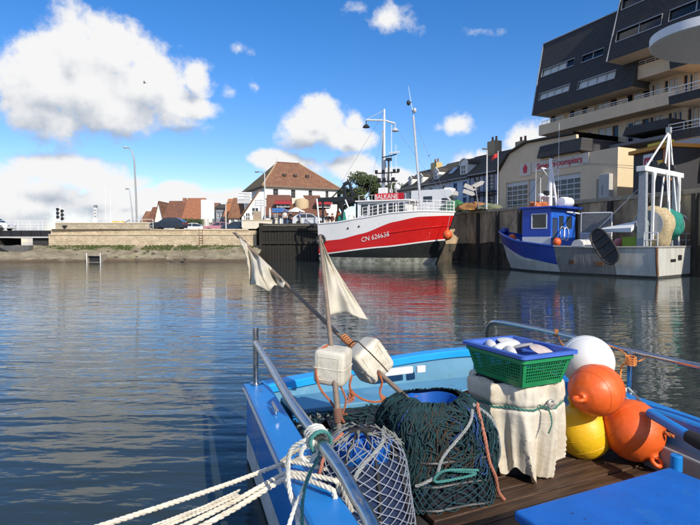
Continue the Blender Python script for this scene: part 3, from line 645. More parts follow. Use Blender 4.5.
# ================================================================== TREES
LEAF = mat('leaf_green', (.045, .07, .02), .7, var=.45, scale=.6, world_co=True, col2=(.13, .12, .03), c2lo=.5, c2hi=.7)
BARK = mat('bark', (.07, .05, .035), .9, var=.3, bump=.6, bscale=8)
def tree(label, loc, H, rx, ry, seed, n=2600, leaf=.3, nm='tree', lm=LEAF):
    rnd = random.Random(seed); t = thing(nm, label, 'tree', loc)
    tr = MB(); tr.tube([(0, 0, -.3), (.1, 0, H * .3), (-.1, .1, H * .62), (0, 0, H * .85)], [.26, .2, .13, .05], 8)
    clumps = []
    for k in range(15):
        a_ = rnd.uniform(0, 6.28); e = rnd.uniform(-.35, .95); rr = rnd.uniform(.35, .85)
        c = Vector((rx * rr * math.cos(a_) * math.sqrt(1 - e * e * .8), rx * rr * math.sin(a_) * math.sqrt(1 - e * e * .8), H - ry + ry * e * .75)); clumps.append((c, rnd.uniform(.26, .46) * rx))
        tr.tube([(0, 0, H * rnd.uniform(.3, .6)), c * .6 + Vector((0, 0, H * .2)), c], [.09, .05, .02], 5)
    tr.build('trunk', BARK, t, local=True, smooth=True)
    cr = MB()
    for _ in range(n):
        c, r = rnd.choice(clumps); d = Vector((rnd.gauss(0, 1), rnd.gauss(0, 1), rnd.gauss(0, 1))).normalized() * r * rnd.random() ** .45
        p = c + Vector((d.x, d.y, d.z * .75)); s_ = leaf * rnd.uniform(.5, 1.1)
        u = Vector((rnd.gauss(0, 1), rnd.gauss(0, 1), rnd.gauss(0, 1))).normalized(); w = u.orthogonal().normalized()
        cr.add([p - u * s_ * .5, p + w * s_ * .28, p + u * s_ * .5, p - w * s_ * .28], [(0, 1, 2, 3)])
    cr.build('crown', lm, t, local=True)
    return t
a = P(362, 222, 88); tree('broad dark green tree rising behind the red trawler wheelhouse', (a.x, a.y, gz(a.x, a.y)), 9.4, 3.7, 3.6, 3, n=5000, leaf=.5)
a = P(343, 222, 95); tree('small dark tree beside the right gable of the hipped house', (a.x, a.y, gz(a.x, a.y)), 8.0, 2.6, 3.0, 8, n=2600, leaf=.45)
a = P(385, 222, 96); tree('tree with browning leaves next to the slate-roofed row', (a.x, a.y, gz(a.x, a.y)), 9.2, 3.2, 3.4, 12, n=3600, leaf=.45)
for i, (xx, lab) in enumerate(((196, 'rounded olive bush under the brown-red roof'), (181, 'low bush beside the white hatchback'), (188, 'bush standing before the last red-roofed house'))):
    a = P(xx, 226, 86); tree(lab, (a.x, a.y, 3.45), 2.3, 1.5, 1.0, 30 + i, n=1100, leaf=.32, nm='bush')['category'] = 'bush'
# ================================================================== BUILDINGS (local frame: x along the front, y inwards, z up)
def win(t, x0, x1, z0, z1, y, nx=2, nz=2, fm=None, gm=None, fw=.07, nm='window', sill=False):
    fm = fm or WHITE; gm = gm or GLASS; mb = MB()
    mb.wall(x0, x1, z0, z1, [(x0 + fw + (x1 - x0 - fw) / nx * i, x0 + (x1 - x0 - fw) / nx * (i + 1), z0 + fw + (z1 - z0 - fw) / nz * j, z0 + (z1 - z0 - fw) / nz * (j + 1)) for i in range(nx) for j in range(nz)], y, y + .09)
    o = mb.build(nm, fm, t, local=True)
    MB().span((x0 + .02, y + .05, z0 + .02), (x1 - .02, y + .075, z1 - .02)).build('pane', gm, o, local=True)
    if sill: MB().span((x0 - .1, y - .16, z0 - .1), (x1 + .1, y + .02, z0 - .003)).build('sill', COPE, o, local=True)
    return o
def tile_mat(name, c1, c2, stain): return brick_mat(name, c1, c2, tuple(c * .4 for c in c1), .34, .26, .02, bump=.9, stain=stain, axis='XZ')
TERRA = tile_mat('terracotta_tiles', (.25, .105, .062), (.20, .085, .05), (.12, .06, .04))
TERRA2 = tile_mat('old_brown_tiles', (.27, .115, .06), (.33, .17, .09), (.15, .075, .045))
SLATE = tile_mat('slate_roof', (.055, .052, .055), (.075, .068, .062), (.10, .075, .03))
CREAM = mat('cream_render', (.66, .60, .47), .9, var=.08, scale=2, bump=.15, bscale=30)
OFFW = mat('white_render', (.74, .72, .66), .9, var=.06, scale=2, bump=.15, bscale=30)
def gable_house(label, base, rz, W, Dp, H, RH, wallm, roofm, wins, ridge='x', over=.3, chim=True, door=None, nm='house'):
    t = thing(nm, label, 'house', base, rz)
    holes = [w[:4] for w in wins] + ([door] if door else [])
    MB().wall(0, W, 0, H, holes, 0, .3).span((.003, .302, 0), (W - .003, Dp, H - .002)).build('wall', wallm, t, local=True)
    for w in wins: win(t, w[0], w[1], w[2], w[3], .14, *(w[4:] or (2, 2)))
    if door: MB().span((door[0], .16, door[2]), (door[1], .22, door[3])).build('door', mat('door_blue', (.06, .10, .2), .5), t, local=True)
    if ridge == 'x':
        for s_ in (0, 1):
            y0, y1 = (-over, Dp / 2) if s_ == 0 else (Dp + over, Dp / 2); zlo = H - over * RH / (Dp / 2)
            mb = MB(); x0, x1 = -over * .5, W + over * .5; th = .16
            mb.add([(x0, y0, zlo), (x1, y0, zlo), (x1, y1, H + RH), (x0, y1, H + RH), (x0, y0, zlo + th), (x1, y0, zlo + th), (x1, y1, H + RH + th), (x0, y1, H + RH + th)], [(3, 2, 1, 0), (4, 5, 6, 7), (0, 1, 5, 4), (1, 2, 6, 5), (2, 3, 7, 6), (3, 0, 4, 7)])
            mb.build('roof', roofm, t, local=True)
        for x in (0.0, W - .3):
            MB().add([(x, 0, H), (x, Dp, H), (x, Dp / 2, H + RH), (x + .3, 0, H), (x + .3, Dp, H), (x + .3, Dp / 2, H + RH)], [(0, 2, 1), (3, 4, 5), (0, 1, 4, 3), (1, 2, 5, 4), (2, 0, 3, 5)]).build('gable', wallm, t, local=True)
    else:
        for s_ in (0, 1):
            xa, xb = (-over, W / 2) if s_ == 0 else (W + over, W / 2); zlo = H - over * RH / (W / 2); th = .16; mb = MB()
            mb.add([(xa, -over, zlo), (xb, -over, H + RH), (xb, Dp + over, H + RH), (xa, Dp + over, zlo), (xa, -over, zlo + th), (xb, -over, H + RH + th), (xb, Dp + over, H + RH + th), (xa, Dp + over, zlo + th)], [(3, 2, 1, 0), (4, 5, 6, 7), (0, 1, 5, 4), (1, 2, 6, 5), (2, 3, 7, 6), (3, 0, 4, 7)])
            mb.build('roof', roofm, t, local=True)
        MB().add([(0, 0, H), (W, 0, H), (W / 2, 0, H + RH), (0, .3, H), (W, .3, H), (W / 2, .3, H + RH)], [(0, 1, 2), (3, 5, 4), (0, 3, 4, 1), (1, 4, 5, 2), (2, 5, 3, 0)]).build('gable', wallm, t, local=True)
    if chim: MB().span((W * .75, Dp / 2 - .35, H + RH * .6), (W * .75 + .6, Dp / 2 + .35, H + RH + .7)).build('chimney', mat('chimney_brick', (.3, .14, .09), .9, var=.2), t, local=True)
    return t
def house_px(label, x0, x1, D, H, RH, Dp, wallm, roofm, wins=(), ridge='x', rz=0, chim=False, **k):
    a = P(x0, 228, D); W = (x1 - x0) / F * D
    ws_ = [(u0 * W, u1 * W, z0, z1, 2, 2) for (u0, u1, z0, z1) in wins]
    return gable_house(label, (a.x, a.y, gz(a.x, a.y)), rz, W, Dp, H, RH, wallm, roofm, ws_, ridge, chim=chim, **k)
w2 = [(.15, .38, 1.0, 1.9), (.6, .85, 1.0, 1.9)]
house_px('far small terracotta-roofed house at the end of the row', 141, 148, 104, 2.4, 2.2, 6, OFFW, TERRA2, w2)
house_px('small brown-roofed house next to the end of the row', 148, 154.5, 100, 2.6, 2.6, 6, CREAM, TERRA, w2)
house_px('narrow steep-roofed terracotta house behind the black hatchback', 155, 163.5, 98, 2.6, 3.4, 6, OFFW, TERRA2, w2, ridge='y')
house_px('wide terracotta-roofed house with white walls above the black hatchback', 164, 182, 96, 2.7, 3.4, 7, OFFW, TERRA, [(.08, .2, 1, 2), (.3, .42, 1, 2), (.55, .67, 1, 2), (.8, .92, 1, 2)], chim=True)
house_px('bright orange-tiled house with white walls behind the white hatchback', 183, 200, 93, 2.8, 3.6, 7, OFFW, mat('orange_tiles', (.30, .12, .06), .8, var=.25, scale=3, bump=.5, bscale=9), [(.1, .25, 1, 2), (.4, .55, 1, 2), (.72, .88, 1, 2)])
house_px('plain white flat-fronted house behind the big road sign', 201, 215, 97, 4.6, 1.2, 7, OFFW, TERRA2, [(.1, .3, 1, 2.1), (.55, .8, 1, 2.1), (.1, .3, 2.9, 3.9), (.55, .8, 2.9, 3.9)])
house_px('grey modern house with flat dark roof left of the orange shop', 216, 225, 95, 4.6, .8, 7, mat('grey_render', (.22, .24, .27), .8), SLATE, [(.1, .4, 1, 2.1), (.55, .9, 1, 2.1), (.1, .4, 2.8, 3.9), (.55, .9, 2.8, 3.9)])
house_px('orange-fronted shop with steep orange gable', 224.5, 236, 90, 3.0, 3.0, 7, mat('orange_render', (.50, .20, .07), .85), mat('orange_tiles2', (.36, .14, .05), .8, var=.2, scale=3), [(.12, .45, .5, 2.2), (.58, .9, .5, 2.2)])
house_px('low house with brown sloping roof left of the white gable', 229, 247, 84, 2.5, 3.2, 8, OFFW, TERRA2, [(.1, .3, .8, 2.1), (.45, .6, .8, 2.1), (.7, .9, .8, 2.1)])
# ---- big hipped house
def hipped():
    A = P(265, 228, 75); B = P(336, 228, 76.5); rz = math.atan2(B.y - A.y, B.x - A.x); W = (B - A).length; g = gz(-8, 75)
    HR = R(25); W0 = W
    t = thing('house', 'large white house with big hipped brown-tiled roof', 'house', (A.x, A.y, g), HR)
    Dp = 12.5; W = 11.2; H = 2 + 56.5 * 75 / F - g; RH = 4.3; over = .45
    holes = [(1.6 + k * 2.7 - .38, 1.6 + k * 2.6 + .38, H - 1.75, H - .45) for k in range(4)]
    MB().wall(0, W, 0, H, holes, 0, .3).span((.003, .302, 0), (W - .003, Dp, H - .002)).build('wall', OFFW, t, local=True)
    for h in holes: win(t, *h, .14, 2, 3, mat('dark_frame', (.10, .09, .08), .6), sill=True)
    z0 = H - .05; x0, x1, y0, y1 = -over, W + over, -over, Dp + over; rx0, rx1, ry, rz_ = W * .33, W * .66, Dp / 2, H + RH
    c = [(x0, y0, z0), (x1, y0, z0), (x1, y1, z0), (x0, y1, z0)]; r0, r1 = (rx0, ry, rz_), (rx1, ry, rz_)
    DKGREEN = tile_mat('dark_green_tiles', (.15, .12, .04), (.10, .10, .03), (.20, .10, .05))  # darker, greener tiles for the left hip only
    MB().add([c[0], c[1], r1, r0], [(0, 1, 2, 3)]).build('roof', TERRA2, t, local=True)
    MB().add([c[2], c[3], r0, r1], [(0, 1, 2, 3)]).build('roof', TERRA2, t, local=True)
    MB().add([c[3], c[0], r0], [(0, 1, 2)]).build('roof', DKGREEN, t, local=True, label='darker green hip of the roof'); MB().add([c[1], c[2], r1], [(0, 1, 2)]).build('roof', TERRA, t, local=True)
    MB().span((x0, y0, z0 - .18), (x1, y1, z0 - .004)).build('eaves', mat('eaves_wood', (.2, .15, .1), .8), t, local=True)
    rg = MB().tube([r0, r1], .13, 6)
    rg.build('ridge', TERRA, t, local=True)
    for cc, rr in ((c[0], r0), (c[1], r1)):
        MB().tube([cc, rr], .12, 6).build('hip_ridge', mat('hip_tiles', (.42, .30, .18), .8, var=.2), t, local=True)
    for p in (r0, r1): MB().bar(p, (p[0], p[1], p[2] + .8), .05, 6, .01).build('finial', GREYM, t, local=True)
    for u, v in ((.30, .42), (.45, .42), (.62, .42)):                       # little roof windows
        x = W * u + .3; y = y0 + (ry - y0) * v; z = z0 + (rz_ - z0) * v
        MB().box((x, y - .1, z + .12), (.5, .5, .35)).build('roof_dormer', mat('dormer_dark', (.05, .04, .035), .7), t, local=True)
    W = W0; tl = Vector((A.x, A.y, g))
    # restaurant front: terracotta lean-to with two shed dormers
    D2 = 6.0; ze = 2 + 27 * 69 / F - g; zt = 2 + 47 * 73 / F - g
    t2 = thing('restaurant', 'restaurant front with steep terracotta lean-to roofs and red awnings', 'restaurant', tl - Vector((-math.sin(rz), math.cos(rz), 0)) * D2, rz)
    MB().wall(.2, W - 2.2, 0, ze, [(.8 + 1.6 * i, 2.0 + 1.6 * i, .3, ze - .35) for i in range(4)], 0, .25).build('wall', OFFW, t2, local=True)
    for i in range(4): win(t2, .8 + 1.6 * i, 2.0 + 1.6 * i, .3, ze - .35, .1, 2, 2, mat('blue_frame', (.08, .16, .34), .5))
    def slope(xa, xb, xta, xtb, nm='roof', m=TERRA):
        mb = MB(); th = .14; y0_, y1_ = -.5, D2 - .6
        q = [(xa, y0_, ze - .1), (xb, y0_, ze - .1), (xtb, y1_, zt), (xta, y1_, zt)]
        mb.add(q + [(x, y, z + th) for x, y, z in q], [(3, 2, 1, 0), (4, 5, 6, 7), (0, 1, 5, 4), (1, 2, 6, 5), (2, 3, 7, 6), (3, 0, 4, 7)]); return mb.build(nm, m, t2, local=True)
    slope(.1, 4.6, .3, 3.6); slope(6.4, W - 1.9, 5.4, W - 2.4)
    mid = MB(); mid.add([(4.62, -.5, ze - .1), (6.38, -.5, ze - .1), (6.38, 1.3, ze + .95), (4.62, 1.3, ze + .95), (4.62, -.5, ze + .04), (6.38, -.5, ze + .04), (6.38, 1.3, ze + 1.09), (4.62, 1.3, ze + 1.09)], [(3, 2, 1, 0), (4, 5, 6, 7), (0, 1, 5, 4), (1, 2, 6, 5), (2, 3, 7, 6), (3, 0, 4, 7)]); mid.build('roof', TERRA, t2, local=True)
    MB().span((3.7, 2.6, ze), (5.5, D2 - .1, zt - .5)).build('wall', CREAM, t2, local=True)
    MB().lathe([(.95, 0), (.95, 1.7), (.8, 1.9), (.3, 2.05)], (5.0, 1.9, ze + .3), 16).build('turret', mat('tan_render', (.50, .38, .22), .85), t2, local=True, smooth=True)
    for xa in (1.5, 6.9):
        MB().span((xa, .7, ze + 1.05), (xa + 1.9, 3.2, ze + 1.95)).build('dormer', mat('dormer_dark', (.05, .04, .035), .7), t2, local=True)
        dz = MB(); dz.add([(xa - .15, .25, ze + 1.62), (xa + 2.05, .25, ze + 1.62), (xa + 1.95, 1.1, ze + 2.06), (xa - .05, 1.1, ze + 2.06), (xa - .15, .25, ze + 1.46), (xa + 2.05, .25, ze + 1.46)], [(0, 1, 2, 3), (0, 4, 5, 1)]); dz.build('awning', mat('red_awning', (.36, .025, .035), .8), t2, local=True)
        win(t2, xa + .1, xa + 1.8, ze + 1.08, ze + 1.6, .63, 3, 1)
    # white gable with window at the left of the restaurant
    t3 = thing('house', 'white half-gabled house with brown verge left of the restaurant', 'house', tl - Vector((-math.sin(rz), math.cos(rz), 0)) * (D2 - .6) - Vector((math.cos(rz), math.sin(rz), 0)) * 2.95, rz)
    MB().prism([(0, 0), (2.9, 0), (2.9, zt + .1), (2.3, zt + .1), (0, ze - .3)], 0, 5).build('wall', OFFW, t3, local=True)
    MB().add([(-.3, -.25, ze - .5), (2.4, -.25, zt + .25), (2.4, 5, zt + .25), (-.3, 5, ze - .5), (-.3, -.25, ze - .3), (2.4, -.25, zt + .45), (2.4, 5, zt + .45), (-.3, 5, ze - .3)], [(3, 2, 1, 0), (4, 5, 6, 7), (0, 1, 5, 4), (1, 2, 6, 5), (2, 3, 7, 6), (3, 0, 4, 7)]).build('roof', TERRA2, t3, local=True)
    win(t3, 1.3, 2.2, ze - .1, ze + 1.0, -.06, 2, 2); win(t3, .5, 1.1, .8, 1.9, -.06, 2, 2)
    MB().span((1.5, -.06, 0), (2.5, .05, 2.1)).build('door', mat('tan_door', (.36, .27, .17), .6), t3, local=True)
hipped()
# ---- row of slate-roofed houses along the street (same street line as the fire station)
KS = .475; FC = 46.6; TX = Vector((KS, -1, 0)).normalized(); TY = Vector((-TX.y, TX.x, 0)); FRZ = math.atan2(TX.y, TX.x)
FO = Vector((0, FC / KS, 0))
y0_ = FC / (.3555 + KS); FO = Vector((FC - KS * y0_, y0_, 5.2))       # point of the front line seen at x=537
def fpx(x, y, v=0.0):     # photo point -> (u, z) in the street-front plane pushed v metres inwards
    d = ray(x, y); o = Vector((0, 0, HC)); n = TY; k = ((FO + TY * v) - o).dot(n) / d.dot(n); p = o + d * k - FO
    return p.dot(TX), p.z
def fu(x, v=0.0): return fpx(x, 200, v)[0]
def fz(x, y, v=0.0): return fpx(x, y, v)[1]
def slate_row():
    specs = [  # left px, right px, eave (x,y), ridge (x,y), wall colour, label
        (398, 424, (412, 188), (415, 173.5), (.60, .58, .54), 'far slate-roofed house of the row with two small dormers and a yellow chimney', 0),
        (424.3, 450, (437, 182.5), (440, 166.5), (.60, .62, .64), 'slate-roofed terrace house above the white camper van', 1),
        (450.3, 469.6, (460, 178), (462, 161), (.50, .60, .72), 'pale blue terrace house with a big arched dormer', 2),
        (470, 499, (485, 172.5), (488, 155.5), (.36, .37, .46), 'grey-violet timbered house with tall windows beside the fire station', 3)]
    for x0, x1, e, r, colr, lab, k in specs:
        u0, u1 = fu(x0), fu(x1); W = u1 - u0; H = fz(*e); base = FO + TX * u0
        zr = fz(r[0], r[1], 4.0); RH = zr - H
        t = thing('terrace_house', lab, 'house', base, FRZ, None)
        wm = mat('row_wall_%d' % k, colr, .85, var=.08, scale=2)
        nW = max(2, int(W / 2.2)); cs = [W * (i + .5) / nW for i in range(nW)]
        ww = .85 if k != 3 else 1.2
        holes = [(c - ww / 2, c + ww / 2, H - 2.3, H - .55) for c in cs] + [(c - ww / 2, c + ww / 2, .9, 2.5) for c in cs]
        MB().wall(0, W, 0, H, holes, 0, .3).span((.003, .302, 0), (W - .003, 8, H - .002)).build('wall', wm, t, local=True)
        for i, h in enumerate(holes): win(t, *h, .12, 2 if k != 3 else 3, 3 if k != 3 else 4, mat('blue_frame2', (.10, .22, .5), .5) if k == 2 else WHITE, sill=True)
        for sgn in (0, 1):
            ya, yb = (-.35, 4.0) if sgn == 0 else (8.35, 4.0); th = .15; zl = H - .35 * RH / 4
            MB().add([(0, ya, zl), (W, ya, zl), (W, yb, H + RH), (0, yb, H + RH), (0, ya, zl + th), (W, ya, zl + th), (W, yb, H + RH + th), (0, yb, H + RH + th)], [(3, 2, 1, 0), (4, 5, 6, 7), (0, 1, 5, 4), (1, 2, 6, 5), (2, 3, 7, 6), (3, 0, 4, 7)]).build('roof', SLATE, t, local=True)
        for x in (.0, W - .25): MB().add([(x, 0, H), (x, 8, H), (x, 4, H + RH), (x + .25, 0, H), (x + .25, 8, H), (x + .25, 4, H + RH)], [(0, 2, 1), (3, 4, 5), (0, 1, 4, 3), (1, 2, 5, 4), (2, 0, 3, 5)]).build('gable', wm, t, local=True)
        MB().tube([(.06, -.4, H - .1), (W - .06, -.4, H - .1)], .07, 6).build('gutter', GREYM, t, local=True); MB().bar((W - .15, -.1, 0), (W - .15, -.1, H - .1), .05).build('downpipe', WHITE, t, local=True)
        def dormer(c, w, h, rise, arch):
            y = .25 + rise; zb = H + RH * (y + .35) / 4.35 - .25; pts = [(c - w / 2, zb), (c + w / 2, zb), (c + w / 2, zb + h)]
            if arch: pts += [(c + w / 2 * math.cos(a_), zb + h + w / 2 * math.sin(a_)) for a_ in [math.pi * q / 8 for q in range(1, 8)]]
            else: pts += [(c, zb + h + w * .45)]
            pts += [(c - w / 2, zb + h)]
            d = MB().prism(pts, y, y + 2.4).build('dormer', OFFW, t, local=True)
            win(d, c - w * .32, c + w * .32, zb + .15, zb + h + .05, y - .08, 2, 2)
            pr = [(x_ + (x_ - c) * .16, z_ + .1) for x_, z_ in pts[2:]]
            mb = MB(); mb.tube([(x_, y - .05, z_) for x_, z_ in pr], .09, 5); mb.build('dormer_trim', OFFW, d, local=True)
            rf = MB(); n_ = len(pr); rf.add([(x_, yy, z_ + .02) for yy in (y - .1, y + 2.4) for x_, z_ in pr], [(i, i + 1, n_ + i + 1, n_ + i) for i in range(n_ - 1)]); rf.build('dormer_roof', SLATE, d, local=True)
        if k == 0: dormer(W * .35, 1.0, 1.0, .4, False); dormer(W * .75, 1.0, 1.0, .4, False)
        if k == 1: dormer(W * .32, 1.2, 1.1, .4, False); y = 1.5; MB().box((W * .78, y, H + RH * (y + .35) / 4.35 + .2), (.9, .1, 1.3), M=Matrix.Rotation(R(-48), 3, 'X')).build('skylight', glass_mat('skylight', (.5, .52, .55), .1), t, local=True)
        if k == 2: dormer(W * .55, 1.5, 1.3, .2, True)
        if k == 3:
            for c in [W * q / 6 for q in range(7)]: MB().span((c - .07, -.04, .3), (c + .07, -.006, H - .1)).build('timber', mat('dark_timber', (.06, .055, .06), .8), t, local=True)
            for z in (.35, H * .47, H - .3): MB().span((.1, -.055, z - .08), (W - .1, -.042, z + .08)).build('timber', mat('dark_timber', (.06, .055, .06), .8), t, local=True)
            MB().span((.3, -.9, 2.7), (W - .3, -.1, 2.85)).build('shop_canopy', mat('navy_canopy', (.05, .06, .12), .7), t, local=True)
        CH = mat('chimney_stone', (.36, .29, .18), .9, var=.25, scale=3)
        if k in (0, 2, 3):
            xc = {0: W * .62, 2: W - .2, 3: W - .5}[k]; hh = {0: .9, 2: 1.6, 3: .75}[k]
            ch = MB().span((xc - .75, 3.5, H + RH - .8), (xc + .75, 4.6, H + RH + hh)).build('chimney', CH if k != 0 else mat('yellow_chimney', (.55, .42, .2), .9, var=.2), t, local=True)
            for q in (-.35, .35): MB().lathe([(.16, 0), (.13, .55), (.16, .6)], (xc + q, 4.05, H + RH + hh), 10).build('chimney_pot', mat('pot_clay', (.28, .14, .09), .8), ch, local=True, smooth=True)
slate_row()
# ---- fire station
TAN = mat('tan_render_panel', (.72, .56, .38), .85, var=.07, scale=1.5, bump=.15, bscale=25, col3=(.50, .41, .30), c3scale=.5, c3lo=.6, c3hi=.85)
LTAN = mat('light_tan_concrete', (.76, .58, .39), .85, var=.07, scale=1.5, bump=.15, bscale=25)
ANTH = brick_mat('anthracite_slate_cladding', (.040, .042, .050), (.052, .053, .060), (.018, .018, .02), .5, .28, .02, bump=.5, stain=(.05, .045, .035))
SOFF = mat('soffit', (.62, .50, .36), .9, var=.06)
def fire_station():
    VF = -4.0; fz = lambda x, y, v=0.0: fpx(x, y, VF)[1]
    u0, u1 = fpx(499, 200, VF)[0], fpx(617, 200, VF)[0]; base = FO + TX * u0 + TY * VF
    t = thing('fire_station', 'tan fire station with two glazed garage doors and red lettering', 'fire station', base, FRZ)
    def U(x, v=0): return fpx(x, 200, VF)[0] - u0
    W = u1 - u0; zl = fz(499, 172); zp = fz(526, 143.6); zr = fz(617, 147); up = U(526)
    d1 = (U(505.7), U(527.5), 0, fz(517, 181.5)); d2 = (U(552), U(580), 0, fz(566, 174.3))
    g1 = (U(528.2), U(536), 0, d1[3])
    sd = (U(596.5), U(601), 0, 2.1); sb = (U(602.5), U(613), 0, 2.4)
    zw = min(zl, zr) - .4
    MB().wall(0, W, 0, zw, [d1, d2, g1], 0, .3).build('wall', TAN, t, local=True)
    MB().prism([(0, zw), (W, zw), (W, zr), (U(577), zr), (U(575), zp - .2), (up, zp), (U(509), (zl + zp) / 2 + .5), (0, zl)], 0.001, .3).build('gable_wall', TAN, t, local=True)
    MB().span((.003, .302, 0), (W - .3, 12, zw)).build('rear_wall', TAN, t, local=True)
    rp = [(-.2, zl - .05), (U(509), (zl + zp) / 2 + .48), (up, zp), (U(575), zp - .15)]
    mb = MB(); n = len(rp); mb.add([(x, y, z + dz) for dz in (.02, .2) for y in (-.3, 12) for x, z in rp], [])
    def ix(d, yy, i): return d * 2 * n + yy * n + i
    mb.f += [(ix(1, 0, i), ix(1, 0, i + 1), ix(1, 1, i + 1), ix(1, 1, i)) for i in range(n - 1)] + [(ix(0, 0, i), ix(0, 0, i + 1), ix(1, 0, i + 1), ix(1, 0, i)) for i in range(n - 1)] + [(ix(0, 0, i), ix(0, 1, i), ix(0, 1, i + 1), ix(0, 0, i + 1)) for i in range(n - 1)]
    mb.build('roof', SLATE, t, local=True)
    # sunlit return wall, leaning outwards at its top as the building is stepped
    rw = MB(); uu = W; rw.span((uu - .3, .301, 0), (uu, 5.4, zr)).build('return_wall', mat('warm_cream', (.66, .54, .34), .85, var=.06), t, local=True)
    FR = mat('door_frame_grey', (.55, .57, .58), .5); DG = glass_mat('door_glass', (.045, .05, .055), .12)
    for d, nx in ((d1, 4), (d2, 4)):
        x0, x1, z0, z1 = d; hh = (z1 - .5) / 5
        o = MB().wall(x0, x1, 0, z1, [(x0 + .10 + (x1 - x0 - .10) / nx * i, x0 + .03 + (x1 - x0 - .10) / nx * (i + 1), .15 + hh * j, .15 + hh * (j + 1) - .09) for i in range(nx) for j in range(5)], .16, .24).build('garage_door', FR, t, local=True)
        for i in range(nx):
            for j in range(5):
                a_ = x0 + .10 + (x1 - x0 - .12) / nx * i; b_ = x0 + .02 + (x1 - x0 - .12) / nx * (i + 1)
                MB().span((a_, .19, .14 + hh * j), (b_, .21, .15 + hh * (j + 1) - .12)).build('pane', DG, o, local=True)
    MB().span((g1[0], .14, 0), (g1[1], .2, g1[3])).build('shutter', mat('pale_blue_grey', (.46, .50, .55), .5, var=.05), t, local=True)
    # sign board with red letters
    PANEL = mat('sign_panel', (.66, .58, .50), .6, var=.04); REDL = mat('red_letters', (.55, .02, .05), .5, var=.03)
    sx0, sx1 = U(532), U(588.5); sz0, sz1 = fz(560, 168.5), fz(560, 157.5)
    sb_ = MB().span((sx0, -.07, sz0), (sx1, -.012, sz1)).build('sign_board', PANEL, t, local=True)
    text_mesh('Sapeurs-pompiers', (sz1 - sz0) * .78, 'lettering', REDL, sb_, std((sx0 + sx1) / 2, -.085, (sz0 + sz1) / 2, (sx1 - sx0) * .94 / ((sz1 - sz0) * .78 * 8.5)), .012, bold=.022)
    lg0, lg1 = U(520), U(530.8)
    lp = MB().span((lg0, -.07, fz(525, 176)), (lg1, -.012, fz(525, 164))).build('logo_board', PANEL, t, local=True)
    zc = fz(525, 171)
    MB().prism([((lg0 + lg1) / 2 + .34 * math.cos(a_), zc + .1 + .5 * math.sin(a_) * (1.2 if math.sin(a_) > 0 else .8)) for a_ in [R(90 + 72 * i) for i in range(5)]], -.09, -.075).build('emblem', REDL, lp, local=True)
    # annex in front of the sunlit wall: white electric box and small door
    MB().span((sd[0], -.05, .2), (sd[1], -.002, sd[3])).build('vent_panel', mat('vent_grey', (.33, .28, .22), .8), t, local=True)
    MB().span((sb[0], -.5, .1), (sb[1], -.002, sb[3])).build('meter_box', mat('pale_grey_box', (.48, .46, .42), .7), t, local=True, bevel=.03)
    MB().span((sb[0] + .3, -.53, .7), (sb[1] - .6, -.503, 1.5)).build('notice', mat('notice_grey', (.28, .28, .27), .7), t, local=True)
fire_station()
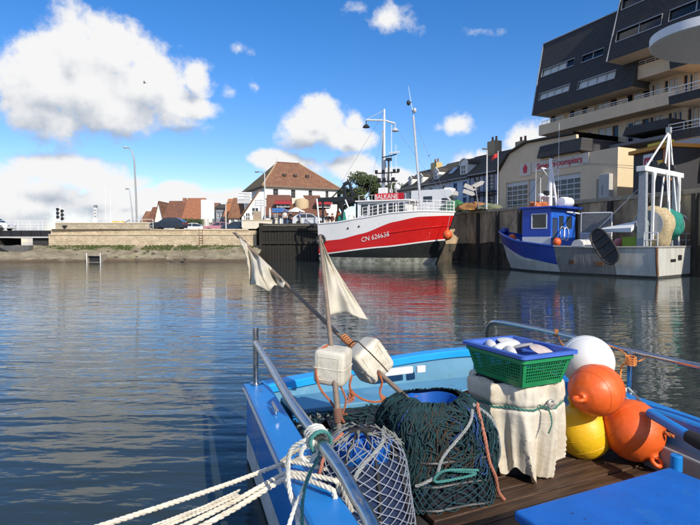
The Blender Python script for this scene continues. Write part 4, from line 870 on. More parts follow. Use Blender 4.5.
# ---- apartment block
def apartment():
    t = thing('apartment_block', 'tall stepped apartment block with tan balconies and black slate upper floors', 'apartment block', FO, FRZ)
    VW = 1.5                                  # set-back of the glazed wall behind the balcony fronts
    UE = 20.0
    zg = fz(617, 147) - .02                   # roof of the fire station's front range
    def Z(x, y, v=0): return fpx(x, y, v)[1]
    def U(x, v=0): return fpx(x, 200, v)[0]
    # levels of balcony slabs, read at x=600
    b1b, b1t = Z(600, 121), Z(600, 109.5)     # first balcony band bottom / top of parapet
    man_b = Z(605.7, 96.4, -.6)               # lower edge of the slate mansard
    f0 = b1b - 2.9                            # lower storey floor
    xl = U(538.5)
    shut = mat('shutter_white', (.62, .62, .58), .6, var=.04); dk = glass_mat('dark_glazing', (.02, .022, .026)); br = mat('brown_panel', (.20, .11, .06), .7)
    # glazed wall behind balconies, storey by storey, with openings
    def storey(z0, z1, ua, ub, pat):
        holes = []; w = (ub - ua) / len(pat)
        for i, p_ in enumerate(pat):
            if p_ != '.': holes.append((ua + w * i + .05, ua + w * (i + 1) - .05, z0 + .12, z1 - .35))
        MB().wall(ua, ub, z0, z1, holes, VW, VW + .3).build('wall', LTAN, t, local=True)
        k = 0
        for i, p_ in enumerate(pat):
            if p_ == '.': continue
            h = holes[k]; k += 1
            o = win(t, *h, VW + .12, 2 if h[1] - h[0] > 1 else 1, 1, WHITE if p_ == 'w' else br, dk)
            if p_ == 's': MB().span((h[0] + .03, VW + .06, h[2] + (h[3] - h[2]) * .25), (h[1] - .03, VW + .1, h[3] - .03)).build('shutter', shut, o, local=True)
    storey(b1b, man_b + .6, xl, 11.4, 'bs.wsb.ssb.wsb')
    storey(f0, b1b - .02, xl, 11.4, 'b.ss.bw.ssb.wsb')
    storey(b1b, b1b + 2.8, 11.4, UE, 'ws.bss.bws.bss.bww.bs'); storey(f0, b1b - .02, 11.4, UE, 'bss.bww.bss.bww.bss.b'); storey(b1b + 2.82, b1b + 5.6, 8.0, UE, 'ws.bss.bws.bss.bww.bs')
    MB().span((xl + .002, VW + .303, f0 - .3), (UE, 13, man_b + .4)).build('core', LTAN, t, local=True)
    MB().span((xl, VW, -.2), (UE, VW + .3, f0 - .02)).build('base_wall', TAN, t, local=True)
    # balcony band 1: slab + parapet + rail
    def band(ua, ub, zb, zt, v0, rail=True, m=LTAN, gap=True, name='balcony'):
        o = MB().wall(ua, ub, zb, zt, [], v0, v0 + .16).build(name, m, t, local=True)
        MB().span((ua + .003, v0 + .162, zb + .003), (ub - .003, VW - .003, zb + .22)).build('slab', SOFF, o, local=True)
        MB().span((ua + .002, v0 + .163, zb + .223), (ua + .15, VW - .005, zt - .002)).build('side_wall', m, o, local=True)
        if rail:
            mb = MB(); n = max(1, int((ub - ua) / 3.2))
            for i in range(n):
                a_, c_ = ua + (ub - ua) * i / n + .35, ua + (ub - ua) * (i + 1) / n - .35
                mb.beam((a_, v0 + .06, zt + .32), (c_, v0 + .06, zt + .32), .06, .05); mb.beam((a_, v0 + .06, zt + .14), (c_, v0 + .06, zt + .14), .04, .03)
                for q in range(5): mb.bar((a_ + (c_ - a_) * q / 4, v0 + .06, zt), (a_ + (c_ - a_) * q / 4, v0 + .06, zt + .32), .02, 5)
            mb.build('handrail', WHITE, o, local=True)
        return o
    band(xl - .05, U(629), b1b, b1t, -.05); band(U(629) + .02, U(672), b1b, b1t, -.06)
    band(U(630), U(676), b1b + 2.75, b1b + 3.9, -.05); band(U(676) + .05, UE, b1b + 5.55, b1b + 6.6, -.6)
    # right-hand deeper balconies with white steel railings
    for k_, zb in enumerate((f0 - .3, b1b - .35, b1b + 2.45)):
        ua, ub, v0 = U(667, -1.2), UE, -1.2
        o = MB().span((ua, v0, zb), (ub, VW - .01, zb + .24)).build('balcony', LTAN, t, local=True)
        MB().add([(ua, v0 - .03, zb - .05), (ub, v0 - .03, zb - .05), (ub, v0 - .12, zb + .62), (ua, v0 - .12, zb + .62), (ua, v0 - .02, zb + .62), (ub, v0 - .02, zb + .62)], [(0, 1, 2, 3), (3, 2, 5, 4)]).build('apron', ANTH, o, local=True)
        mb = MB(); mb.beam((ua, v0, zb + 1.25), (ub, v0, zb + 1.25), .07, .06); mb.beam((ua, v0, zb + .95), (ub, v0, zb + .95), .04, .04); mb.beam((ua, v0, zb + .72), (ub, v0, zb + .72), .04, .04)
        for q in range(int((UE - ua) / 1.2)): mb.bar((ua + q * 1.2, v0, zb + .3), (ua + q * 1.2, v0, zb + 1.25), .025, 5)
        mb.build('railing', WHITE, o, local=True)
        MB().span((ua + 2.2, v0 + .3, zb + .26), (ua + 2.6, v0 + .7, zb + 2.4)).build('column', LTAN, o, local=True)
    # dark slate aprons in front of the lower storey
    def apron(xa, xb, ybl, ytl, v0=-.9):
        ua, ub = U(xa, v0), U(xb, v0); zb = fpx(xa, ybl, v0)[1]; zt = fpx(xa, ytl, v0)[1]
        MB().add([(ua, v0, zb), (ub, v0, zb), (ub - .12, v0 + .28, zt), (ua + .12, v0 + .28, zt), (ua, VW - .01, zb), (ub, VW - .01, zb), (ub - .12, VW - .01, zt), (ua + .12, VW - .01, zt)], [(0, 1, 2, 3), (4, 7, 6, 5), (0, 4, 5, 1), (1, 5, 6, 2), (3, 2, 6, 7), (0, 3, 7, 4)]).build('apron', ANTH, t, local=True)
    apron(536, 579.5, 158.5, 146.5, -4.6); apron(621, 667, 136.5, 127.5)
    # flat canopy strip over the fire station
    MB().span((U(579.5, -.9) + .02, -.9, f0 + .05), (UE, VW - .02, f0 + .3)).build('canopy', mat('lead_grey', (.16, .17, .19), .6), t, local=True)
    # slate mansard storeys with leaning faces
    def mansard(ua, ub, zb, zt, vb, vt, dl, holes, name='mansard', close_r=True):
        # face leaning back: y = vb + (vt-vb)*(z-zb)/(zt-zb); openings cut in (u,z)
        mb = MB(); fl = MB(); fl.wall(ua, ub, zb, zt, holes, 0, .3)
        for v in fl.v:
            k = (v.z - zb) / (zt - zb); v.y += vb + (vt - vb) * k
            if abs(v.x - ua) < 1e-4: v.x += dl * k
        o = fl.build(name, ANTH, t, local=True)
        yb = 11.0; b2 = MB()
        A = [(ua + .02, vb + .31, zb), (ub - .02, vb + .31, zb), (ub - .02, yb, zb), (ua + .02, yb, zb)]; B = [(ua + dl + .02, vt + .31, zt - .01), (ub - .02, vt + .31, zt - .01), (ub - .02, yb, zt - .01), (ua + dl + .02, yb, zt - .01)]
        b2.add(A + B, [(4, 5, 6, 7), (1, 2, 6, 5), (2, 3, 7, 6), (3, 0, 4, 7)]); b2.build('mansard_side', ANTH, o, local=True)
        s_ = MB(); s_.add([(ua, vb, zb - .012), (ub, vb, zb - .012), (ub, yb, zb - .012), (ua, yb, zb - .012)], [(0, 3, 2, 1)]); s_.build('soffit', SOFF, o, local=True)
        e = MB(); e.tube([(ua + dl, vt - .02, zt + .02), (ub, vt - .02, zt + .02)], .07, 6); e.tube([(ua, vb - .02, zb), (ua + dl, vt - .02, zt)], .06, 6); e.build('edge_trim', mat('zinc_trim', (.28, .29, .31), .5), o, local=True)
        # windows
        for (h0, h1, hz0, hz1), npan, npale in zip(holes, PAN, PALES):
            def yy(z): return vb + (vt - vb) * (z - zb) / (zt - zb)
            fr = MB(); fw = .05
            def quad(a_, b_, c_, d_, off): return [(a_, yy(c_) + off, c_), (b_, yy(c_) + off, c_), (b_, yy(d_) + off, d_), (a_, yy(d_) + off, d_)]
            fr.tube(quad(h0, h1, hz0, hz1, -.03), .045, 4, closed=True)
            for q in range(1, npan): xx = h0 + (h1 - h0) * q / npan; fr.bar((xx, yy(hz0) + .1, hz0), (xx, yy(hz1) + .1, hz1), .05, 4)
            w_ = fr.build('window', mat('alu_frame', (.42, .43, .45), .45, .3), o, local=True)
            for q in range(npan):
                a_, b_ = h0 + (h1 - h0) * q / npan + .02, h0 + (h1 - h0) * (q + 1) / npan - .02
                MB().add(quad(a_, b_, hz0, hz1, .14), [(0, 1, 2, 3)]).build('pane' if q >= npale else 'pale_pane', dk if q >= npale else shut, w_, local=True)  # pale panes take the shutter white, the others the dark glazing
        return o
    vb, vt = -.7, 1.6
    ua = U(531, vb); ub = U(630, vb); zb = Z(531, 115.8, vb); zt = fpx(543.6, 44.3, vt)[1]; dl = fpx(543.6, 44.3, vt)[0] - ua
    def hole(xa, ya, xb, yb, v): a_ = fpx(xa, ya, v); b_ = fpx(xb, yb, v); return (a_[0], b_[0], b_[1] - (0), a_[1]) if a_[1] > b_[1] else (a_[0], b_[0], a_[1], b_[1])
    def hrow(xa, xb, xm, yt_, yb_, v):      # window strip: left/right px, height read at xm
        return (fpx(xa, yt_, v)[0], fpx(xb, yt_, v)[0], fpx(xm, yb_, v)[1], fpx(xm, yt_, v)[1])
    PAN = [4, 4, 4, 2]; PALES = [4, 4, 3, 0]
    vl, vh = -.05, .75
    hs = [hrow(540, 570.5, 555, 89, 96, vl), hrow(579.5, 617, 598, 76, 84.5, vl), hrow(543.5, 575.5, 560, 64, 71.5, vh), hrow(583.5, 605, 594, 52, 59.5, vh)]
    mansard(ua, ub, zb, zt, vb, vt, dl, hs)
    # upper block, standing further out and higher
    vb, vt = -2.1, -.6
    ua = U(604, vb); ub = UE; zb = Z(606, 62, vb); zt = zb + 8.5; dl = .9
    PAN = [2, 2, 2, 2, 2]; PALES = [0, 0, 0, 0, 0]
    vm = -1.75
    h1 = hrow(617, 662, 640, 22.5, 33.5, vm); h2 = hrow(669, 720, 690, 5, 16, vm)
    wd = h1[1] - h1[0]; gp = h1[1] + .6
    h2 = (gp, gp + wd, h1[2], h1[3]); h3 = (gp + wd + .6, gp + 2 * wd + .6, h1[2], h1[3]); h4 = (h1[0] + .1, h1[1] + .1, h1[2] + 2.75, h1[3] + 2.75); h5 = (gp + .1, gp + wd + .1, h1[2] + 2.75, h1[3] + 2.75)
    mansard(ua, ub, zb, zt, vb, vt, dl, [h1, h2, h3, h4, h5])
    # rounded white-edged roof terrace jutting out at the right
    D_ = 30.0; c = P(757, 37, D_); rr = 99 / F * D_
    cc = Vector((c.x, c.y, 0)); z0 = P(700, 41, D_).z
    t = thing('pavilion', 'round white flat roof on a single column beside the apartment block', 'pavilion', (c.x, c.y, 5.2), FRZ); inv = WM[t.name].inverted()
    pts = [inv @ Vector((c.x + rr * math.cos(R(q)), c.y + rr * .68 * math.sin(R(q)), 0)) for q in range(0, 360, 8)]
    ring = [(p_.x, p_.y) for p_ in pts]
    o = MB().slab(ring, z0 - 5.2, z0 - 4.72).build('roof_disc', mat('terrace_white', (.80, .80, .80), .6, var=.04), t, local=True, smooth=True, ang=30)
    cx_ = sum(p_[0] for p_ in ring) / len(ring); cy_ = sum(p_[1] for p_ in ring) / len(ring)
    MB().slab([(cx_ + (p_[0] - cx_) * .985, cy_ + (p_[1] - cy_) * .985) for p_ in ring], z0 - 5.24, z0 - 5.205).build('soffit', mat('terrace_soffit', (.62, .63, .63), .8), o, local=True)
    MB().span((cx_ - .5, cy_ - .5, .0), (cx_ + .5, cy_ + .5, z0 - 5.26)).build('column', LTAN, o, local=True)
apartment()
# ---- dark container with orange roof edge, right of the fire station
def container():
    a = P(633, 190, 38.5); b_ = P(672, 190, 35.0)
    t = thing('site_container', 'black open-fronted kiosk with orange roof trim and a red poster', 'kiosk', (a.x, a.y, 5.2), math.atan2(b_.y - a.y, b_.x - a.x))
    W = (b_ - a).length * .98; H = P(640, 150, 38).z - 5.2
    BK = mat('kiosk_black', (.02, .02, .023), .6, var=.2)
    MB().span((0, 0, 0), (W, 3.5, H - .3)).build('body', BK, t, local=True)
    ORG = mat('orange_trim', (.62, .26, .03), .55, var=.08); YEL = mat('yellow_trim', (.72, .52, .04), .55)
    MB().span((-.15, -.35, H - .296), (W + .15, 3.6, H - .04)).build('roof', ORG, t, local=True, bevel=.03)
    MB().span((W * .5, -.38, H - .036), (W + .18, -.05, H + .14)).build('roof_trim', YEL, t, local=True)
    MB().span((W * .80, -.06, .9), (W, -.004, H - .3)).build('side_panel', mat('orange_panel', (.55, .17, .04), .6), t, local=True)
    MB().span((W * .62, -.12, 1.95), (W * .8, -.07, 2.35)).build('price_board', mat('amber_board', (.85, .45, .03), .5), t, local=True)
    po = MB().span((1.0, -.05, 1.9), (1.9, -.004, H - .45)).build('poster', mat('poster_white', (.75, .75, .74), .5), t, local=True)
    MB().span((1.08, -.058, 2.0), (1.82, -.052, 2.7)).build('poster_print', mat('poster_red', (.5, .02, .05), .5), po, local=True)
    MB().prism([(1.2, 2.12), (1.33, 2.52), (1.45, 2.25), (1.57, 2.52), (1.7, 2.12)], -.066, -.06).build('poster_mark', mat('poster_mark', (.8, .78, .78), .5), po, local=True)
    # beige cabin and grey sheet behind, further right
    c = P(684, 190, 37); t2 = thing('site_cabin', 'beige flat-roofed cabin with small dark window beside the black kiosk', 'cabin', (c.x, c.y, 5.2), FRZ)
    MB().span((-2.0, 0, 0), (5, 4, 3.3)).build('wall', LTAN, t2, local=True); MB().span((-2.3, -.4, 3.303), (5.3, 4.2, 3.85)).build('roof', mat('pale_grey_roof', (.45, .47, .50), .6), t2, local=True)
    win(t2, -.9, .1, 1.7, 2.6, -.1, 2, 2); win(t2, 1.6, 2.6, 1.7, 2.6, -.1, 2, 2)
container()
# ================================================================== BOATS IN THE BASIN
def lerpf(pts):
    def f(s):
        if s <= pts[0][0]: return pts[0][1]
        for (a, b_), (c, d) in zip(pts, pts[1:]):
            if s <= c:
                k = (s - a) / (c - a); k = k * k * (3 - 2 * k) * .35 + k * .65; return b_ + (d - b_) * k
        return pts[-1][1]
    return f
class Hull:
    def __init__(s, t, stem, beam, s0, p, stern): s.t, s.stem, s.beam, s.s0, s.p, s.stern = t, stem, beam, s0, p, stern
    def half(s, q, z):
        b_ = s.beam(z) * s.stern(q); k = max(0, (q - s.s0) / (1 - s.s0)); fl = s.p(z); return b_ * max(0.0, 1 - k ** fl)
    def pt(s, q, z, side, off=0): return Vector((q * s.stem(z), side * (s.half(q, z) + off), z))
    def band(s, name, m, lo, hi, sa=0, sb=1, rows=7, cols=44, transom=True, label=None, off=0.0, jit=0):
        mb = MB()
        for side in (-1, 1):
            def fn(u, v):
                q = sa + (sb - sa) * (1 - (1 - u) ** 1.6); z = lo(q) + (hi(q) - lo(q)) * v; return s.pt(q, z, side, off)
            mb.grid(fn, cols, rows)
        if transom and sa == 0:
            mb.grid(lambda u, v: Vector((off * -1, (2 * u - 1) * s.half(0, lo(0) + (hi(0) - lo(0)) * v), lo(0) + (hi(0) - lo(0)) * v)), 2, rows)
        o = mb.build(name, m, s.t, local=True, smooth=True, ang=55)
        if label: o['label'] = label
        return o
    def line(s, name, m, zf, r, sa=0, sb=1, n=50, dz=0, inset=0, sides=(-1, 1), transom=True):
        mb = MB()
        for side in sides: mb.tube([s.pt(sa + (sb - sa) * i / n, zf(sa + (sb - sa) * i / n), side, -inset) + Vector((0, 0, dz)) for i in range(n + 1)], r, 6)
        if sa == 0 and transom: mb.tube([s.pt(0, zf(0), -1, -inset) + Vector((0, 0, dz)), s.pt(0, zf(0), 1, -inset) + Vector((0, 0, dz))], r, 6)
        return mb.build(name, m, s.t, local=True, smooth=True)
    def deck(s, name, m, zf, n=30, inset=.03):
        mb = MB(); L_ = []; R_ = []
        for i in range(n + 1): q = i / n * .97; L_.append(s.pt(q, zf(q), -1, -inset)); R_.append(s.pt(q, zf(q), 1, -inset))
        mb.add(L_ + R_, [(i, i + 1, n + 2 + i, n + 1 + i) for i in range(n)]); return mb.build(name, m, s.t, local=True)
    def text(s, body, size, q0, z0, slope, side, m, name, width):
        cu = bpy.data.curves.new(name, 'FONT'); cu.body = body; cu.size = size; cu.align_x = 'CENTER'; cu.align_y = 'CENTER'; cu.resolution_u = 2
        to = bpy.data.objects.new('text_tmp', cu); COL.objects.link(to); dg = bpy.context.evaluated_depsgraph_get(); me = bpy.data.meshes.new_from_object(to.evaluated_get(dg)); bpy.data.objects.remove(to)
        bm = bmesh.new(); bm.from_mesh(me); bmesh.ops.subdivide_edges(bm, edges=[e for e in bm.edges if e.calc_length() > size * .5], cuts=2); bm.to_mesh(me); bm.free()
        xs = [v.co.x for v in me.vertices]; k = width / (max(xs) - min(xs)); x0 = q0 * s.stem(z0)
        for v in me.vertices:
            x = x0 + (v.co.x * k) * (1 if side < 0 else -1); z = z0 + v.co.y + slope * v.co.x * k; v.co = s.pt(x / s.stem(z), z, side, .05)
        me.materials.clear(); me.materials.append(m); o = bpy.data.objects.new(name, me); COL.objects.link(o); o.parent = s.t; return o
def rail_on(h, name, m, zf, sa, sb, hgt, n, nr=3, r=.03, sides=(-1, 1), inset=.06):
    o = None
    for side in sides:
        mb = MB(); top = [h.pt(sa + (sb - sa) * i / n, zf(sa + (sb - sa) * i / n), side, -inset) for i in range(n + 1)]
        for p in top: mb.bar(p, p + Vector((0, 0, hgt)), r, 5)
        for k in range(nr): mb.tube([p + Vector((0, 0, hgt * (k + 1) / nr)) for p in top], r * .9, 5)
        o = mb.build(name, m, h.t, local=True)
    return o
NETT = mat('teal_net', (.02, .22, .17), .9, var=.45, scale=14, bump=1, bscale=40)
NETG = mat('green_net', (.03, .16, .06), .9, var=.45, scale=14, bump=1, bscale=40)
NETO = mat('orange_net', (.5, .14, .04), .9, var=.4, scale=14, bump=1, bscale=40)
NETB = mat('beige_net', (.48, .38, .22), .9, var=.35, scale=10, bump=1, bscale=30)
ORB = mat('orange_buoy_far', (.72, .12, .03), .45, var=.05)
def heap(name, label, cat, loc, sx, sy, sz, m, seed=0, group=None):
    mb = MB()
    def fn(u, v):
        a_ = 2 * math.pi * u; r = math.sin(v * math.pi / 2 * 1.0) ; z = math.cos(v * math.pi / 2)
        n_ = mnoise.noise((math.cos(a_) * 1.7 * r + seed, math.sin(a_) * 1.7 * r, z * 2)); n2 = mnoise.noise((math.cos(a_) * 5 * r + seed, math.sin(a_) * 5 * r, z * 6))
        k = 1 + .35 * n_ + .12 * n2; return Vector((sx * r * math.cos(a_) * k, sy * r * math.sin(a_) * k, max(0, sz * z * k)))
    o = mb.grid(fn, 28, 9, cu=True).build(name, m, smooth=True, origin=None); o.location = loc; return tag(o, label, cat, group)
def red_trawler():
    a = Vector((-2.3, 53.0, 0)); b_ = Vector((9.55, 47.6, 0)); rz = math.atan2(b_.y - a.y, b_.x - a.x)
    t = thing('fishing_trawler', 'red and white fishing trawler with its bow towards the blue boat', 'trawler', a, rz)
    L_ = (b_ - a).length; k = L_ / 13.0
    stem = lerpf([(-.8, 10.6 * k), (0, 11.2 * k), (.7, 11.45 * k), (2, 12.05 * k), (4.9, 13 * k)])
    beam = lerpf([(-.8, 1.3), (0, 1.85), (1.2, 2.15), (4.9, 2.45)]); pw = lerpf([(-.8, 1.7), (1, 2.1), (4.9, 4.0)])
    h = Hull(t, stem, beam, .5, pw, lerpf([(0, .86), (.3, 1), (1, 1)]))
    zs = lerpf([(0, 3.75), (.18, 3.88), (.36, 4.2), (.6, 4.62), (.8, 4.75), (1, 4.72)]); zr = lerpf([(0, 2.05), (.2, 2.25), (.4, 2.8), (.62, 3.8), (.8, 4.25), (1, 4.38)]); zw = lerpf([(0, .75), (.58, 1.5), (1, 2.15)])
    RED = mat('trawler_red', (.58, .012, .010), .32, var=.05, scale=2, coat=.3, col3=(.33, .02, .015), c3scale=.6, c3lo=.6, c3hi=.9)
    WHT = mat('trawler_white', (.80, .79, .77), .4, var=.03, col3=(.5, .42, .33), c3scale=.8, c3lo=.66, c3hi=.9, stretch=(1, 1, .3))
    BLK = mat('trawler_black', (.012, .014, .013), .55, var=.3); AF = mat('antifouling_pale', (.34, .34, .29), .8, var=.35, scale=2, col2=(.14, .15, .11), c2lo=.45, c2hi=.6)
    c = lambda v: (lambda s: v)
    h.band('bottom', AF, c(-.8), c(.55)); h.band('black_band', BLK, c(.55), lambda s: zw(s)); h.band('white_line', WHT, lambda s: zw(s), lambda s: zw(s) + .12, rows=1, off=.006)
    h.band('red_band', RED, lambda s: zw(s) + .12, zr); h.band('bulwark', WHT, zr, zs)
    h.line('rub_rail', RED, lambda s: zw(s) + 1.25 + .1 * s, .045, .55, 1, inset=-.03); h.line('cap_rail', WHT, zs, .07)
    MB().tube([(stem(z) + .02, 0, z) for z in (-.6, 0, .7, 1.4, 2.0)], .09, 6).tube([(stem(z) + .02, 0, z) for z in (2.1, 3, 4, 4.9)], .07, 6).build('stem', BLK, t, local=True)
    h.deck('deck', mat('deck_green', (.10, .16, .12), .8), lambda s: zs(s) - .85)
    h.text('CN 626638', .62, .50, 2.45, .2, -1, mat('white_letters', (.8, .8, .78), .5), 'registration_number', 2.75)
    rail_on(h, 'railing', WHT, zs, .38, .99, .95, 16)
    for q in (.27, .36): MB().sphere(h.pt(q, zs(q) - .75, -1, .0), .1, 10, 6).build('porthole', BLACK, t, local=True)
    # wheelhouse
    zd = 3.6; zt = 5.75; X0, X1 = 4.1, 8.9; wy = 1.55
    holes = [(X0 + .25 + .9 * i, X0 + .25 + .9 * i + .76, zt - 1.25, zt - .22) for i in range(5)]
    wh = MB().wall(X0, X1, zd, zt, holes, -wy, -wy + .12).span((X0, -wy + .123, zd), (X0 + .12, wy, zt)).span((X1 - .12, -wy + .123, zd), (X1, wy, zt)).span((X0 + .121, wy - .12, zd), (X1 - .121, wy, zt)).build('wheelhouse', WHT, t, local=True)
    for hh in holes: MB().span((hh[0] + .01, -wy + .04, hh[2] + .01), (hh[1] - .01, -wy + .07, hh[3] - .01)).build('window', GLASS, wh, local=True)
    MB().span((X0 - .25, -wy - .25, zt + .003), (X1 + .4, wy + .25, zt + .14)).build('wheelhouse_roof', WHT, wh, local=True, bevel=.03)
    MB().span((X0 + 1.7, -.8, zt + .143), (X0 + 2.6, .8, zt + 1.35)).build('flying_bridge', WHT, wh, local=True, bevel=.04)
    rr = MB()
    for i in range(8):
        x = X0 + .1 + i * .66; rr.bar((x, -wy - .1, zt + .14), (x, -wy - .1, zt + .62), .02, 5)
    rr.tube([(X0 + .1, -wy - .1, zt + .62), (X0 + 4.72, -wy - .1, zt + .62)], .02, 5).build('roof_rail', WHT, wh, local=True)
    nb = MB().span((5.85, -wy - .22, zt + .05), (8.6, -wy - .12, zt + .72)).build('name_board', mat('board_red', (.62, .03, .04), .45), t, local=True)
    text_mesh('BALKANE', .62, 'name_letters', mat('white_letters', (.8, .8, .78), .5), nb, std(6.98, -wy - .235, zt + .385, .86), .01)
    MB().span((8.28, -wy - .245, zt + .12), (8.7, -wy - .225, zt + .72)).build('name_emblem', mat('emblem_red', (.45, .01, .02), .5), nb, local=True)
    # masts
    MM = mat('mast_white', (.76, .76, .75), .4, var=.05)
    m1 = MB().bar((6.1, 0, zt + .1), (6.1, 0, 14.6), .15, 8, .09); m1.bar((5.75, .35, zt), (5.95, 0, 12.6), .075, 6).bar((6.6, .35, zt), (6.2, 0, 9.8), .06, 6); m1.bar((6.95, -.3, zt), (6.95, -.3, 13.0), .05, 6, .03).bar((7.25, .2, zt), (7.2, .2, 11.2), .04, 6, .025)
    for z in (8.6, 9.6, 10.6, 11.6): m1.bar((5.85, .2, z), (6.12, 0, z), .025, 5)
    o = m1.build('mast', MM, t, local=True, smooth=True)
    MB().tube([(4.25, 0, 13.75), (6.1, 0, 13.55), (7.2, 0, 13.15)], .085, 6).bar((4.25, 0, 13.78), (6.1, 0, 14.5), .03, 5).build('crosstree', MM, o, local=True)
    for x, z in ((4.25, 13.7), (7.2, 13.1)):
        MB().bar((x, 0, z), (x, 0, z - .35), .05, 6).lathe([(.06, .22), (.2, .12), (.36, -.08), (.34, -.12), (.05, -.1)], (x, 0, z - .55), 14).build('flood_lamp', BLACK if x < 5 else mat('lamp_grey', (.5, .5, .52), .35), o, local=True, smooth=True)
    r_ = MB().bar((6.75, -.5, zt + .1), (6.75, -.5, 9.6), .09, 6); r_.beam((5.4, -.5, 8.5), (7.75, -.5, 8.5), .12, .10).beam((5.6, -.5, 7.7), (7.6, -.5, 7.7), .12, .14)
    for x in (5.5, 6.2, 7.3, 7.7): r_.box((x, -.5, 8.68), (.22, .22, .26))
    for x in (5.8, 6.3, 7.2): r_.box((x, -.5, 7.9), (.26, .26, .28))
    rm = r_.build('radar_mast', BLACK, t, local=True)
    MB().box((6.75, -.5, 9.75), (.5, .4, .24)).beam((6.1, -.55, 9.95), (7.5, -.4, 10.2), .1, .1).build('radar', BLACK, rm, local=True); MB().box((7.35, -.6, 10.35), (1.0, .12, .12)).lathe([(.2, 0), (.3, .1), (.3, .35), (.1, .5)], (7.6, -.5, 6.9), 12).build('radar_scanner', MM, rm, local=True)
    f = MB().bar((9.9, -.2, 4.0), (9.05, -.2, 13.6), .13, 8, .10).bar((9.05, -.2, 13.6), (8.55, -.2, 16.4), .04, 6, .015); fm = f.build('foremast', mat('foremast_grey', (.55, .56, .58), .35, .3), t, local=True, smooth=True)
    for dx, z, m in ((-.25, 14.9, BLACK), (.25, 14.15, mat('lamp_grey', (.5, .5, .52), .35))):
        MB().bar((8.9, -.2, z), (8.9 + dx, -.2, z), .04, 5).sphere((8.9 + dx * 1.2, -.3, z - .05), .22, 10, 7, (.8, .9, 1.1)).build('mast_lamp', m, fm, local=True, smooth=True)
    wires = MB()
    for p, q in (((6.1, 0, 14.4), (12.6, 0, 5.2)), ((6.1, 0, 14.4), (.6, 0, 6.4)), ((9.0, -.2, 13.5), (12.6, 0, 5.0)), ((6.1, 0, 13), (5, -1.7, 5.8))): wires.bar(p, q, .012, 4)
    wires.build('rigging', GREYM, t, local=True)
    # whaleback hand rails, anchor gear
    MB().box((11.2, 0, 4.55), (.7, .9, .5)).bar((11.2, -.7, 4.75), (11.2, .7, 4.75), .2, 10).build('windlass', WHT, t, local=True)
    # stern gantry with folded crane arm
    G = mat('gantry_black', (.02, .021, .024), .5, var=.2); g = MB()
    for x in (.4, 2.5):
        for y in (-1.7, 1.7): g.beam((x, y, 2.9), (x, y, 6.0), .16)
    g.beam((-.2, -1.7, 6.1), (3.6, -1.7, 6.1), .28, .42).beam((-.2, 1.7, 6.1), (3.6, 1.7, 6.1), .28, .42).beam((.4, -1.5, 6.1), (.4, 1.5, 6.1), .22).beam((2.5, -1.5, 6.1), (2.5, 1.5, 6.1), .22)
    go = g.build('gantry', G, t, local=True, bevel=.02)
    MB().beam((2.6, -1.2, 6.3), (2.4, -1.2, 7.5), .26).beam((2.4, -1.2, 7.5), (3.0, -1.2, 7.75), .3).beam((3.0, -1.2, 7.7), (3.4, -1.2, 6.4), .24).bar((1.1, -1.2, 6.3), (2.3, -1.2, 7.3), .07, 6).bar((3.2, -1.2, 7.0), (4.3, -1.2, 5.9), .06, 6).build('crane_arm', G, go, local=True, bevel=.02)
    MB().bar((.2, -1.9, 3.0), (-.1, -2.0, 6.2), .08, 6).bar((2.9, -1.9, 6.0), (3.3, -1.9, 5.1), .07, 6).build('gantry_strut', WHT, go, local=True)
    W_ = WM[t.name]
    tagd = [('net_heap', 'teal trawl net piled under the black gantry of the red trawler', (2.3, -1.2, 3.0), .62, .7, 1.7, NETT, 1), ('net_heap', 'white net bag beside the teal net on the red trawler', (3.25, -1.2, 3.0), .55, .6, 1.45, mat('white_net', (.62, .6, .56), .9, var=.2, scale=14, bump=1), 4), ('net_heap', 'orange net floats heaped behind the teal net', (1.7, -.7, 3.0), .5, .6, 2.0, NETO, 9)]
    for nm, lab, p, sx, sy, sz, m, sd_ in tagd: heap(nm, lab, 'fishing net', W_ @ Vector(p), sx, sy, sz, m, sd_)
    # tyres along the stern quarter
    for i, q in enumerate((.03,)):
        p = W_ @ h.pt(q, 2.2, -1, .16); ty = MB(); n_ = 20
        ty.tube([Vector((.42 * math.cos(2 * math.pi * j / n_), 0, .42 * math.sin(2 * math.pi * j / n_))) for j in range(n_)], .13, 8, closed=True)
        o = ty.build('tyre_fender', RUBBER, smooth=True); o.location = p; o.rotation_euler = (0, 0, rz); tag(o, 'black tyre hung as a fender at the stern of the red trawler', 'tyre')
    p = px(447.5, 235, 46.4); fb = MB().sphere((0, 0, 0), .42, 18, 12, (1, 1, 1.08)).lathe([(.1, .38), (.08, .6), (.03, .62)], (0, 0, 0), 10).build('fender_buoy', ORB, smooth=True); fb.location = p; tag(fb, 'round orange fender hung under the bow of the red trawler', 'fender')
    MB().bar((0, 0, .55), (.25, .2, 1.75), .02, 5).build('line', GREYM, fb, local=True)
    return W_
RW = red_trawler()
